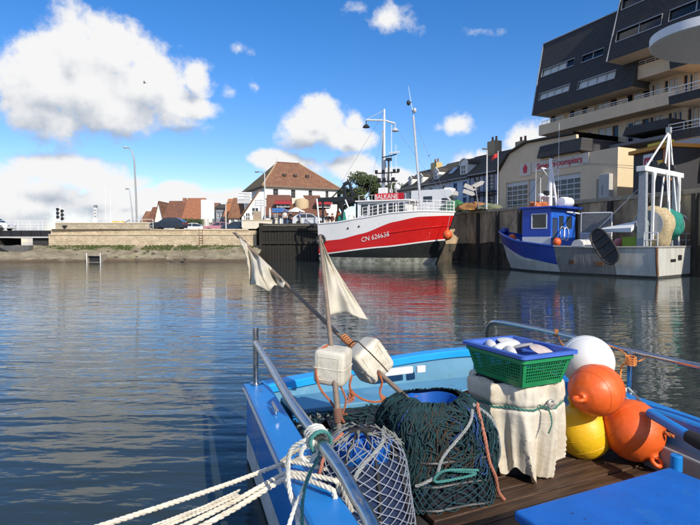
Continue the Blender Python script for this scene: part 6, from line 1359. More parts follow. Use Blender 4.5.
# ================================================================== FOREGROUND WORK BOAT
E1 = Vector((.905, .425, 0)).normalized()          # along the transom, to the right
E2 = Vector((.306, -.952, 0))                      # along the side, towards the camera
BRZ = math.atan2(E1.y, E1.x)
DECK = .42
HB = mat('hull_blue', (.010, .205, .58), .36, var=.10, scale=3, coat=.12, col2=(.10, .27, .46), c2lo=.60, c2hi=.72, col3=(.30, .36, .40), c3scale=14, c3lo=.645, c3hi=.69, bump=.12, bscale=35, world_co=True)
HB2 = mat('cap_bright_blue', (.014, .33, .74), .36, var=.08, scale=3, coat=.12, world_co=True, col2=(.08, .36, .62), c2lo=.6, c2hi=.72, col3=(.40, .46, .50), c3scale=11, c3lo=.68, c3hi=.74)
LIN = mat('inner_light_blue', (.10, .28, .42), .5, var=.15, scale=2.5, world_co=True, col2=(.28, .40, .48), c2lo=.6, c2hi=.72, col3=(.09, .11, .10), c3scale=3.5, c3lo=.6, c3hi=.8)
def work_boat():
    t = thing('fishing_boat', 'bright blue open fishing boat with steel rails and pots aboard', 'fishing boat', (1.2, 3.2, 0))
    key = [(1.05, -2.2, .95), (.62, -.1, .85), (.36, .7, .80), (-.19, 2.38, .74), (-.62, 3.72, .72), (-.90, 4.58, .72), (-.95, 4.74, .72), (-.84, 4.80, .72), (-.35, 5.10, .735), (.37, 5.46, .80), (.95, 5.66, .84), (1.32, 5.74, .85), (1.46, 5.70, .85), (1.54, 5.55, .84), (1.86, 4.86, .81), (2.2, 4.15, .80), (2.42, 3.45, .80), (2.72, 2.4, .82), (2.95, 1.2, .85), (2.9, -.6, .92), (2.3, -2.4, 1.0)]
    pts = catmull(key, 6, closed=True); n = len(pts)
    def nrm(i):
        d = pts[(i + 1) % n] - pts[i - 1]; v = Vector((d.y, -d.x, 0)).normalized(); return v        # inward: polygon runs clockwise seen from above
    N_ = [nrm(i) for i in range(n)]
    def wdt(i): p = pts[i]; return .20 if p.x < .9 and p.y < 4.9 and (p.x < -.1 or p.y < 3) else .15
    W_ = [sum(wdt((i + k) % n) for k in range(-4, 5)) / 9 for i in range(n)]
    def ringm(rows, name, m, smooth=True, sel=None):
        mb = MB(); k = len(rows); full = [v for r in rows for v in r]
        fs = [(a * n + i, a * n + (i + 1) % n, (a + 1) * n + (i + 1) % n, (a + 1) * n + i) for a in range(k - 1) for i in range(n) if sel is None or sel(i)]
        used = sorted({i for f in fs for i in f}); mp = {o: q for q, o in enumerate(used)}
        return mb.add([full[i] for i in used], [tuple(mp[i] for i in f) for f in fs]).build(name, m, t, smooth=smooth, ang=35)
    def off(i, d, z): p = pts[i] + N_[i] * d; return Vector((p.x, p.y, z if z is not None else pts[i].z))
    cap = [[off(i, .012, pts[i].z - .09) for i in range(n)], [off(i, -.012, pts[i].z - .075) for i in range(n)], [off(i, -.012, pts[i].z - .012) for i in range(n)], [off(i, .004, pts[i].z) for i in range(n)], [off(i, W_[i] - .012, pts[i].z) for i in range(n)], [off(i, W_[i], pts[i].z - .012) for i in range(n)], [off(i, W_[i], pts[i].z - .07) for i in range(n)], [off(i, W_[i] - .05, pts[i].z - .075) for i in range(n)]]
    far = lambda i: (pts[i].y > 4.78 and pts[i].x > -.86)
    ringm(cap, 'gunwale', HB, sel=lambda i: not far(i)); ringm(cap, 'transom_cap', HB2, sel=far)
    ringm([[off(i, .02, pts[i].z - .075) for i in range(n)], [off(i, .015, .25) for i in range(n)]], 'topsides', HB)
    ringm([[off(i, .014, .25) for i in range(n)], [off(i, .012, .03) for i in range(n)]], 'boot_top', mat('boot_white', (.62, .62, .58), .5, var=.12, scale=4, world_co=True, col3=(.2, .2, .14), c3scale=3))
    ringm([[off(i, .013, .03) for i in range(n)], [off(i, .10, -.5) for i in range(n)]], 'bottom', mat('bottom_weed', (.04, .045, .03), .8, var=.4, scale=8))
    ringm([[off(i, W_[i] - .03, pts[i].z - .07) for i in range(n)], [off(i, W_[i] + .03, DECK - .03) for i in range(n)]], 'bulwark_lining', LIN)
    sr = MB(); idx = [i for i in range(n) if (pts[i].x < -.1 or (pts[i].y < 2.6 and pts[i].x < 1)) and pts[i].y < 4.72 and pts[i].y > -1.8]
    idx.sort(key=lambda i: pts[i].y)
    sr.tube([off(i, -.012, pts[i].z - .045) for i in idx], .016, 8).build('rubbing_strip', mat('worn_steel', (.42, .42, .43), .35, .8, var=.2), t, smooth=True)
    # sub-deck and duckboards laid across the boat
    MB().slab([(p.x, p.y) for p in [off(i, .22, 0) for i in range(n)]], DECK - .09, DECK - .04).build('sub_deck', mat('bilge', (.03, .028, .025), .7, var=.4), t)
    WOOD = mat('deck_wood', (.075, .040, .021), .5, var=.35, scale=4, bump=.6, bscale=30, stretch=(.35, 4, 1), col2=(.03, .018, .012), c2lo=.48, c2hi=.62, col3=(.11, .07, .045), c3scale=2.0, c3lo=.58, c3hi=.75)
    org = Vector((1.45, 4.9, 0)); proto = None
    for k in range(30):
        o = MB().box((0, 0, 0), (2.35, .13, .035)).build('deck_plank', WOOD, t, local=True, bevel=.005) if proto is None else proto.copy()
        if proto is None: proto = o
        else: COL.objects.link(o); o.parent = t
        c = org + E2 * (.142 * k) - Vector((.33, .2, 0)); c.z = DECK - .018 + random.uniform(-.003, .003); o.location = c - Vector((1.2, 3.2, 0)); o.rotation_euler = (0, 0, BRZ + random.uniform(-.006, .006))
    # shelf along the transom
    s0 = Vector((-.62, 4.72, 0)); s1 = Vector((1.38, 5.50, 0)); d = (s1 - s0).normalized(); nn = Vector((d.y, -d.x, 0))
    sh = MB().slab([s0, s0 + nn * .42, s1 + nn * .42, s1], .555, .60).build('shelf', LIN, t, bevel=.008)
    MB().slab([s0 + nn * .36, s0 + nn * .405, s1 + nn * .405, s1 + nn * .36], DECK, .552).build('shelf_front', HB, t)
    for q, w in ((.55, .34), (.67, .10)): 
        c = s0.lerp(s1, q) + nn * -.02; MB().box((c.x, c.y, .72), (w, .04, .07), BRZ).build('cleat_block', mat('chalky_white', (.68, .69, .68), .6, var=.1, scale=12), t, bevel=.01)
    # steel rail, near side
    q = [pz(256, 343, 1.12), pz(270, 366, 1.12), pz(290, 400, 1.115), pz(317, 437, 1.11), pz(341, 470, 1.10), pz(358, 500, 1.09), pz(372, 525, 1.08), Vector((.24, .9, 1.07)), Vector((.5, .1, 1.07))]
    MB().tube(catmull(q, 8), .0265, 14).build('hand_rail', STEEL, t, smooth=True)
    b_ = pz(256, 384, .725); MB().tube([b_ - Vector((0, 0, .01)), (b_.x, b_.y, 1.235)], .026, 12).lathe([(.05, 0), (.05, .012), (.03, .016)], (b_.x, b_.y, .722), 14).build('rail_post', STEEL, t, smooth=True)
    # second post out of the photograph's lower edge carries the rail's other end
    MB().tube([(.30, .75, .80), (.30, .75, 1.06)], .024, 10).build('rail_post', STEEL, t, smooth=True)
    # far side rail with rounded start
    r = [pz(487, 340, .86), pz(487, 331, .99), pz(489, 325, 1.09), pz(494, 322, 1.15), pz(510, 323.5, 1.17), pz(552, 332, 1.17), pz(590, 341, 1.17), pz(630, 351, 1.17), pz(665, 358.5, 1.17), pz(700, 366, 1.17), Vector((2.62, 3.0, 1.17)), Vector((2.85, 1.4, 1.18))]
    MB().tube(catmull(r, 7), .021, 12).build('hand_rail', STEEL, t, smooth=True)
    f = pz(630, 392, .80); g = pz(631, 352, 1.17); MB().tube([f, g], .026, 12).lathe([(.05, 0), (.05, .012), (.03, .016)], f - Vector((0, 0, .003)), 14).build('rail_post', STEEL, t, smooth=True)
    # side locker with drain stub along the far side
    a = Vector((1.80, 4.70, 0)); b2 = Vector((2.60, 2.0, 0)); MB().slab([a, a + Vector((.22, .10, 0)), b2 + Vector((.22, .07, 0)), b2], DECK - .03, .60).build('side_locker', mat('grey_fibreglass', (.30, .31, .31), .5, var=.15, scale=5), t, bevel=.015)
    c = pz(676, 470, .60); MB().lathe([(.035, 0), (.035, .09), (.03, .095)], c, 14).build('drain_stub', HB, t, smooth=True)
    for i, (yy, xx) in enumerate(((3.05, -.31), (3.95, -.60), (4.45, -.76))):      # bolt heads and a cleat on the near gunwale cap
        MB().lathe([(.011, 0), (.011, .006), (.006, .009)], (xx, yy, pts[0].z * 0 + .735), 10).build('bolt', STEEL, t, smooth=True)
    c0 = Vector((-.56, 3.88, .728)); dd = Vector((.306, -.952, 0)); cl = MB().tube([c0 - dd * .11 + Vector((0, 0, .05)), c0 - dd * .04 + Vector((0, 0, .042)), c0 + dd * .04 + Vector((0, 0, .042)), c0 + dd * .11 + Vector((0, 0, .05))], [.008, .013, .013, .008], 8).bar(c0 - dd * .035, c0 - dd * .035 + Vector((0, 0, .04)), .011, 8).bar(c0 + dd * .035, c0 + dd * .035 + Vector((0, 0, .04)), .011, 8); cl.build('cleat', STEEL, t, smooth=True)
    return t
work_boat()
def blue_pipe():
    a = pz(650, 413, .83); b_ = pz(690, 437, .80); c = pz(716, 450, .78)
    t = thing('hydraulic_ram', 'blue painted cylinder with black end lying along the far gunwale', 'cylinder', a)
    MB().tube([a, b_], .034, 14).build('cylinder', HB, t, smooth=True); MB().tube([b_.lerp(a, .04), b_.lerp(c, .3), c], [.04, .046, .046], 14).build('head', RUBBER, t, smooth=True)
blue_pipe()
# pontoon the photographer stands on (just out of the photograph)
PT = thing('pontoon', 'concrete pontoon beside the blue fishing boat', 'pontoon', (-4, -1.5, 0))
MB().span((-9, -5, -.3), (-.35, .95, .60)).build('slab', mat('pontoon_concrete', (.36, .35, .33), .85, var=.15, bump=.3, world_co=True), PT, bevel=.03)
MB().lathe([(.12, 0), (.09, .06), (.08, .38), (.15, .43), (.15, .5), (.05, .55)], (-2.02, .72, .60), 18).build('bollard', BLACK, PT, smooth=True)
# ------------------------------------------------------------------ blue hatch box
def hatch_box():
    c = pz(513.5, 510, .75); a = Vector((c.x, c.y, 0)); L1, L2 = 1.12, 1.5
    t = thing('engine_box', 'blue flat-topped engine box standing on the deck', 'engine box', (a.x, a.y, DECK), BRZ)
    B = mat('box_blue', (.006, .125, .48), .45, var=.12, scale=5, bump=.25, bscale=40, col2=(.03, .16, .42), c2lo=.55, c2hi=.70, col3=(.012, .02, .04), c3scale=20, c3lo=.635, c3hi=.665)
    MB().span((.03, -L2 + .03, 0), (L1 - .03, -.03, .275)).build('body', B, t, local=True, bevel=.01)
    MB().span((0, -L2, .278), (L1, 0, .33)).build('lid', B, t, local=True, bevel=.014)
    for x in (.2, L1 - .2): MB().box((x, .004, .25), (.12, .02, .06)).build('hinge', STEEL, t, local=True)
hatch_box()
# ------------------------------------------------------------------ cloth-wrapped tub
TUBC = Vector((1.165, 3.66, 0))
def cloth_tub():
    t = thing('fish_tub', 'round tub wrapped in stained white cloth tied with green cord', 'tub', (TUBC.x, TUBC.y, DECK))
    MB().lathe([(.17, 0), (.25, .60), (.262, .625), (.245, .625), (.235, .60), (.15, .03)], (0, 0, 0), 40).build('tub', mat('tub_dark', (.03, .035, .04), .6), t, local=True, smooth=True)
    CL = mat('stained_cloth', (.64, .58, .46), .9, var=.08, scale=5, bump=.25, bscale=26, col2=(.52, .43, .30), c2lo=.46, c2hi=.66, col3=(.25, .19, .12), c3scale=5, c3lo=.57, c3hi=.74)
    rn = random.Random(4); ph = [rn.uniform(0, 6.28) for _ in range(12)]
    def fn(u, v):
        a_ = 2 * math.pi * u
        z = .645 - .62 * v
        a_ += .22 * mnoise.noise((math.cos(a_) * 1.6 + 4, math.sin(a_) * 1.6, v * 1.5)) * min(1, v * 3)
        hem = .06 * math.sin(3 * a_ + ph[0]) + .035 * math.sin(7 * a_ + ph[1]) + .02 * math.sin(15 * a_ + ph[8])
        if v > .55: z += hem * ((v - .55) / .45)
        base = .335 - .045 * v
        fold = sum(am * (1 - 2 * abs(math.sin(.5 * (k * a_ + p + 1.6 * math.sin(v * 2.2 + p)))) ** .75) for k, am, p in ((5, .018, ph[2]), (9, .026, ph[3]), (14, .012, ph[4]), (23, .005, ph[5])))
        fold += .035 * mnoise.noise((math.cos(a_) * 2.2, math.sin(a_) * 2.2, z * 2.0)) + .005 * mnoise.noise((math.cos(a_) * 7, math.sin(a_) * 7, z * 4))
        tie = math.exp(-((v - .235) / .03) ** 2)
        gr = .35 + 1.25 * abs(v - .235) ** .5
        r = base + fold * gr - .022 * tie
        if v < .06: k = (.06 - v) / .06; r -= .05 * k * k; z += .012 * math.sin(k * 3.14)
        return Vector((r * math.cos(a_), r * math.sin(a_), max(z, .012)))
    o = MB().grid(fn, 200, 70, cu=True).build('cloth', CL, t, local=True, smooth=True, ang=80)
    # inner fold of the cloth over the rim
    MB().grid(lambda u, v: Vector(((.288 - .02 * v + .006 * math.sin(13 * 6.28 * u)) * math.cos(6.2832 * u), (.288 - .02 * v + .006 * math.sin(13 * 6.28 * u)) * math.sin(6.2832 * u), .645 - .2 * v)), 80, 6, cu=True).build('cloth_lining', CL, t, local=True, smooth=True)
    cd = MB(); pts = []
    for i in range(121):
        a_ = 2 * math.pi * i / 120; p = fn(i / 120 % 1, .235); pts.append(Vector((p.x * 1.03, p.y * 1.03, p.z + .006 * math.sin(9 * a_))))
    rope(cd, pts, .008, strands=2, n=4); cd.build('cord', mat('green_cord', (.06, .20, .15), .8, var=.2), t, local=True, smooth=True)
    kn = MB(); p = Vector(fn(.78, .235)) * 1.05; rope(kn, catmull([p, p + Vector((.05, -.03, -.02)), p + Vector((.07, -.04, -.10)), p + Vector((.05, -.04, -.17))], 6), .006, strands=2, n=4); kn.build('cord_end', mat('green_cord', (.06, .20, .15), .8), t, local=True, smooth=True)
    gr = MB(); M_ = Matrix.Rotation(R(90), 3, 'X')
    ga = math.atan2(-.93, -.05) + .55; v_ = .19; g = Vector(fn((ga / (2 * math.pi)) % 1, v_)); rad = Vector((g.x, g.y, 0)).normalized()
    ri = [g + rad * .012 + (Vector((-rad.y, rad.x, 0)) * math.cos(k * .524) + Vector((0, 0, 1)) * math.sin(k * .524)) * .026 for k in range(12)]
    gr.tube(ri, .008, 6, closed=True).build('eyelet', mat('eyelet_grey', (.35, .34, .32), .5, .5), t, local=True, smooth=True)
cloth_tub()
# ------------------------------------------------------------------ stacked crates
CW, CL_ = .42, .56       # along E1, along E2
CRC = TUBC + Vector((-.02, -.09, 0))
def crate(name, label, z, H, m, taper, rim_w, cols, rows, solid=False, lift=0.0):
    t = thing(name, label, 'crate', (CRC.x, CRC.y, z), BRZ)
    def side(axis, sgn, w, w_oth, nm):
        mb = MB(); nc = cols if axis == 'x' else int(cols * CL_ / CW); holes = []
        if not solid:
            for i in range(nc):
                for j in range(rows):
                    x0 = -w / 2 + .03 + (w - .06) * i / nc; z0 = .03 + (H - .065) * j / rows
                    holes.append((x0 + .003, x0 + (w - .06) / nc - .004, z0 + .003, z0 + (H - .065) / rows - .004))
        mb.wall(-w / 2, w / 2, 0, H, holes, 0, .004)
        for v in mb.v:
            k = taper + (1 - taper) * v.z / H; o_ = (w_oth / 2) * k - v.y
            if axis == 'x': v.x, v.y = v.x * k, sgn * o_
            else: v.x, v.y = sgn * o_, v.x * k
        mb.build(nm, m, t, local=True)
    side('x', -1, CW, CL_, 'side'); side('x', 1, CW, CL_, 'side'); side('y', -1, CL_, CW, 'side'); side('y', 1, CL_, CW, 'side')
    MB().span((-CW / 2 * taper, -CL_ / 2 * taper, 0), (CW / 2 * taper, CL_ / 2 * taper, .006)).build('floor', m, t, local=True)
    a, b_ = CW / 2 + rim_w, CL_ / 2 + rim_w; rr = .03
    def rnd(a, b_, r): return [(sx * (a - r) + r * math.cos(th), sy * (b_ - r) + r * math.sin(th)) for sx, sy, t0 in ((1, 1, 0), (-1, 1, 90), (-1, -1, 180), (1, -1, 270)) for th in [R(t0 + 18 * q) for q in range(6)]]
    o1, i1 = rnd(a, b_, rr), rnd(CW / 2 - .006, CL_ / 2 - .006, rr * .6); n = len(o1); mb = MB()
    vs = [(x, y, H - .022) for x, y in o1] + [(x, y, H) for x, y in o1] + [(x, y, H) for x, y in i1] + [(x, y, H - .022) for x, y in i1]
    mb.add(vs, [(q * n + i, q * n + (i + 1) % n, ((q + 1) % 4) * n + (i + 1) % n, ((q + 1) % 4) * n + i) for q in range(4) for i in range(n)]); mb.build('rim', m, t, local=True)
    return t
zc = DECK + .655
crate('fish_crate', 'green slotted plastic crate under the blue crate', zc, .19, mat('crate_green', (.012, .23, .075), .4, var=.08), .80, .012, 17, 6)
crate('fish_crate', 'blue plastic crate nested in the green crate', zc + .150, .072, mat('crate_blue', (.06, .14, .50), .4, var=.08), .94, .03, 8, 2, solid=True)
def crate_contents():
    W_ = Matrix.Translation((CRC.x, CRC.y, zc + .180)) @ Matrix.Rotation(BRZ, 4, 'Z')
    fm = mat('float_white', (.66, .64, .60), .6, var=.15, scale=8); rn = random.Random(9)
    spots = [(-.07, .19, 0, 80, 'white tapered net float lying in the far corner of the blue crate'), (-.02, .10, .01, 35, 'white tapered net float lying crosswise in the blue crate'), (-.10, -.04, .0, 80, 'white tapered net float against the long side of the blue crate')]
    for x, y, z, ang, lab in spots:
        p = W_ @ Vector((x, y, z)); M_ = Matrix.Rotation(R(ang), 3, 'Z') @ Matrix.Rotation(R(86), 3, 'Y')
        o = MB().lathe([(.012, -.12), (.03, -.11), (.042, -.02), (.042, .03), (.03, .1), (.012, .115)], (0, 0, 0), 16, M=M_).build('net_float', fm, smooth=True); o.location = p; tag(o, lab, 'float')
    for x, y, ang, lab, m in ((.10, -.12, 14, 'pale round shell lying in the blue crate', mat('shell', (.58, .48, .42), .6, var=.2, scale=25)), (.08, .05, -12, 'grey round disc tilted in the blue crate', mat('grey_disc', (.40, .38, .36), .5, var=.15)), (.12, .22, 8, 'white round disc at the far end of the blue crate', fm)):
        p = W_ @ Vector((x, y, .012)); M_ = Matrix.Rotation(R(ang), 3, 'X') @ Matrix.Rotation(R(ang), 3, 'Y')
        o = MB().lathe([(.01, -.012), (.06, -.008), (.085, .006), (.075, .014), (.03, .02), (.008, .022)], (0, 0, 0), 24, M=M_).build('disc', m, smooth=True); o.location = p; tag(o, lab, 'disc')
crate_contents()
# ------------------------------------------------------------------ buoys
def buoy(label, c, r, m, axis, seam=True, lm=None):
    c = Vector(c); t = thing('buoy', label, 'buoy', c); ax = Vector(axis).normalized(); M_ = ax.to_track_quat('Z', 'Y').to_matrix()
    pr = [(r * .12, -r * 1.02), (r * .3, -r * .985)]
    for i in range(1, 24):
        a_ = math.pi * (i / 24); rad = r * math.sin(a_); z = -r * math.cos(a_) * 1.06
        pr.append((max(rad, .001), z))
    pr = [(max(r * math.sin(math.pi * i / 30), r * .04), -r * 1.07 * math.cos(math.pi * i / 30)) for i in range(31)]
    # fatten the lug end
    pr2 = [(R_, z) for R_, z in pr if z < r * .98] + [(r * .24, r * .99), (r * .19, r * 1.03), (r * .16, r * 1.10)]
    b = MB().lathe(pr2, (0, 0, 0), 40, M=M_).build('float_body', m, t, local=True, smooth=True, ang=50)
    n = 18; ri = [M_ @ Vector((r * .17 * math.cos(2 * math.pi * k / n), 0, r * 1.20 + r * .17 * math.sin(2 * math.pi * k / n))) for k in range(n)]
    MB().tube(ri, r * .075, 10, closed=True).build('lug', lm or m, t, local=True, smooth=True)
    if seam:
        for zz in (0.0, r * .5, -r * .5):
            rr = r * math.sqrt(max(0, 1 - (zz / (1.07 * r)) ** 2)); MB().tube([M_ @ Vector((rr * 1.001 * math.cos(2 * math.pi * k / 48), rr * 1.001 * math.sin(2 * math.pi * k / 48), zz)) for k in range(48)], r * .012, 5, closed=True).build('seam', m, t, local=True, smooth=True)
    return t
ORG = mat('buoy_orange', (.76, .115, .014), .42, var=.08, scale=4, bump=.16, bscale=18, col2=(.78, .20, .06), c2lo=.52, c2hi=.72, col3=(.34, .09, .03), c3scale=16, c3lo=.66, c3hi=.76)
YEL = mat('buoy_yellow', (.80, .47, .008), .45, var=.07, scale=4, col2=(.62, .38, .03), c2lo=.55, c2hi=.72, col3=(.16, .11, .02), c3scale=13, c3lo=.67, c3hi=.74, bump=.16, bscale=18)
WHB = mat('buoy_white', (.74, .73, .69), .4, var=.05, scale=4, col3=(.5, .47, .4), c3lo=.6, c3hi=.8, c3scale=6)
buoy('yellow buoy with worn marks wedged beside the cloth-wrapped tub', px(583, 431, 3.86), .192, YEL, (-.35, .1, .9))
buoy('orange buoy resting low against the far side, lug pointing down', px(633, 430, 3.72), .205, ORG, (.25, -.62, -.55))
buoy('orange buoy sitting on top of the yellow buoy, lug towards the tub', px(596, 390, 3.66), .180, ORG, (-.8, -.58, -.12))
buoy('white buoy propped behind the crate at the rail', px(587, 361, 3.93), .190, WHB, (.35, .85, -.25))
# black lettering scuffs on the yellow buoy
# ------------------------------------------------------------------ poles with jerrycan floats and flags
POLE = mat('pole_wood', (.20, .15, .11), .6, var=.25, scale=8, stretch=(1, 1, 3), bump=.3, bscale=50)
def superbox(sx, sy, sz, e=.28, n=36, m=20):
    def cp(c, e_): return math.copysign(abs(c) ** e_, c)
    def fn(u, v):
        a_ = 2 * math.pi * u; b_ = math.pi * v - math.pi / 2
        return Vector((sx * cp(math.cos(b_), e) * cp(math.cos(a_), e), sy * cp(math.cos(b_), e) * cp(math.sin(a_), e), sz * cp(math.sin(b_), e)))
    return MB().grid(fn, n, m, cu=True)
CAN = mat('jerrycan_plastic', (.62, .58, .47), .45, var=.10, scale=7, col2=(.42, .36, .25), c2lo=.50, c2hi=.68, col3=(.15, .13, .09), c3scale=12, c3lo=.60, c3hi=.74, bump=.2, bscale=22)
def jerrycan(label, c, M_, s=1.0):
    t = thing('jerrycan_float', label, 'jerrycan', c)
    b = superbox(.098 * s, .085 * s, .105 * s); b.v = [M_ @ v for v in b.v]; b.build('can', CAN, t, local=True, smooth=True, ang=70)
    for sy in (-1, 1):
        p = MB(); w, h = .062 * s, .068 * s; p.tube([M_ @ Vector((x, sy * .0845 * s, z)) for x, z in ((-w, -h), (w, -h), (w, h), (-w, h))], .003, 6, closed=True).build('moulded_rib', CAN, t, local=True, smooth=True)
    p = MB(); p.tube([M_ @ Vector((x * .0975 * s, y * .0845 * s, 0)) for x, y in ((-1, -.8), (-.85, -1), (.85, -1), (1, -.8), (1, .8), (.85, 1), (-.85, 1), (-1, .8))], .004, 5, closed=True).build('mould_seam', CAN, t, local=True)
    return t
pA0 = px(424, 414, 3.30); pA1 = px(235, 233, 5.05)
pA = lambda k: pA0.lerp(pA1, k)
pB0 = px(343, 462, 3.12); pB1 = px(320, 236, 3.95)
pB = lambda k: pB0.lerp(pB1, k)
CLO = mat('flag_cloth', (.74, .69, .56), .9, var=.07, scale=4, bump=.4, bscale=120, col3=(.50, .42, .28), c3scale=4, c3lo=.6, c3hi=.8)
def translucent(m, k=.35):
    N, L = m.node_tree.nodes, m.node_tree.links; p = N['Principled BSDF']; out = N['Material Output']; tr = N.new('ShaderNodeBsdfTranslucent'); mx = N.new('ShaderNodeMixShader'); mx.inputs[0].default_value = k
    L.new(p.inputs['Base Color'].links[0].from_socket, tr.inputs['Color']); L.new(p.outputs[0], mx.inputs[1]); L.new(tr.outputs[0], mx.inputs[2]); L.new(mx.outputs[0], out.inputs['Surface'])
translucent(CLO)
def pole_a():
    t = thing('dan_buoy_pole', 'slanting wooden dan buoy pole rising out over the water', 'pole', pA0)
    MB().tube([pA(k / 10) + Vector((0, 0, -.02 * math.sin(math.pi * k / 10))) for k in range(11)], [.017 - .004 * k / 10 for k in range(11)], 10).build('pole', POLE, t, smooth=True)
    mb = MB()
    for k in (.985, .955): mb.tube([pA(k) + Vector((-.04, 0, .02)), pA(k), pA(k) + Vector((.05, .0, -.03))], .006, 5)
    mb.build('lashing', RUBBER, t)
    d = (pA1 - pA0).normalized(); lash = MB()
    for (ks, m_) in ((.26, 9),):
        for j in range(m_):
            c = pA(ks + .0085 * j); u = d.orthogonal().normalized(); w = d.cross(u); lash.tube([c + (u * math.cos(q) + w * math.sin(q)) * .022 for q in [2 * math.pi * i / 12 for i in range(12)]], .006, 5, closed=True)
    lash.build('rope_lashing', mat('orange_twine', (.50, .17, .05), .85, var=.3), t, smooth=True)
    return t
pole_a()
def pole_b():
    t = thing('dan_buoy_pole', 'upright dan buoy pole standing out of the netted pot', 'pole', pB0)
    MB().tube([pB(k / 10) for k in range(11)], [.021 - .008 * k / 10 for k in range(11)], 10).build('pole', POLE, t, smooth=True)
    lash = MB(); d = (pB1 - pB0).normalized()
    for j in range(7):
        c = pB(.145 + .008 * j); u = d.orthogonal().normalized(); w = d.cross(u); lash.tube([c + (u * math.cos(q) + w * math.sin(q)) * .025 for q in [2 * math.pi * i / 12 for i in range(12)]], .007, 5, closed=True)
    lash.build('rope_lashing', mat('brown_twine', (.22, .11, .07), .85, var=.3), t, smooth=True)
pole_b()
cA = pA(.235); jerrycan('tilted white jerrycan float on the slanting pole', px(369, 360, cA.y - .02), Matrix.Rotation(R(-38), 3, 'Y') @ Matrix.Rotation(R(25), 3, 'Z') @ Matrix.Rotation(R(12), 3, 'X'), 1.22)
cB = pB(.42); jerrycan('upright grubby white jerrycan float on the vertical pole', px(333, 365, cB.y - .01), Matrix.Rotation(R(4), 3, 'Y') @ Matrix.Rotation(R(-18), 3, 'Z') @ Matrix.Rotation(R(6), 3, 'X'), 1.12)
def cloth(name, label, fn, nu=26, nv=30):
    o = MB().grid(fn, nu, nv).build(name, CLO, smooth=True, ang=80); sd_ = o.modifiers.new('solid', 'SOLIDIFY'); sd_.thickness = .003; return tag(o, label, 'flag')
# flag B: long pennant hanging from the upright pole, fly drooping to the right
def flag_b(u, v):                       # u along the hoist (top->bottom), v out to the fly
    top = px(321, 240, 3.93); bot = px(325.5, 318, 3.72)
    h = top.lerp(bot, u); tip = px(369, 319.5, 3.75)
    reach = max(.03, (u ** 1.1)) * 1.0
    e = (tip - bot)
    p = h + e * (v * reach) + Vector((0, 0, (-.03 + .07 * (1 - v)) * math.sin(v * 3.14) * u))
    if u > .55: p += Vector((0, 0, (.10 * (u - .55) / .45) * v * (1 - v) * 1.2))
    w = .035 * math.sin(7 * v - 3 * u) * (.3 + u) * v + .02 * math.sin(15 * v + 6 * u) * v
    return p + Vector((.2 * w, -w * 1.3, .25 * w))
cloth('flag', 'cream triangular rag flag drooping from the upright pole', flag_b)
low = [(240.5, 240), (243, 252), (248, 268), (250, 285), (257, 284), (263, 288), (268, 292), (274, 285), (279, 286), (284, 288), (285.5, 283)]
def flag_a(u, v):                       # u along the pole from the tip, v hanging down to a ragged hem
    k = .965 - .285 * u; a = pA(k); q = u * (len(low) - 1); i = min(int(q), len(low) - 2); f = q - i
    lx, ly = low[i][0] + (low[i + 1][0] - low[i][0]) * f, low[i][1] + (low[i + 1][1] - low[i][1]) * f
    b_ = px(lx, ly, a.y - .30 * math.sin(math.pi * min(1, u * 1.1)) - .05); p = a.lerp(b_, v)
    w = (.085 * math.sin(12 * u + 3 * v) + .035 * math.sin(27 * u - 4 * v)) * math.sin(min(1, v * 1.3 + .15) * 1.57)
    return p + Vector((w * .1, -w * 1.3, .12 * w))
cloth('flag', 'crumpled cream rag flag bunched near the tip of the slanting pole', flag_a, 40, 22)
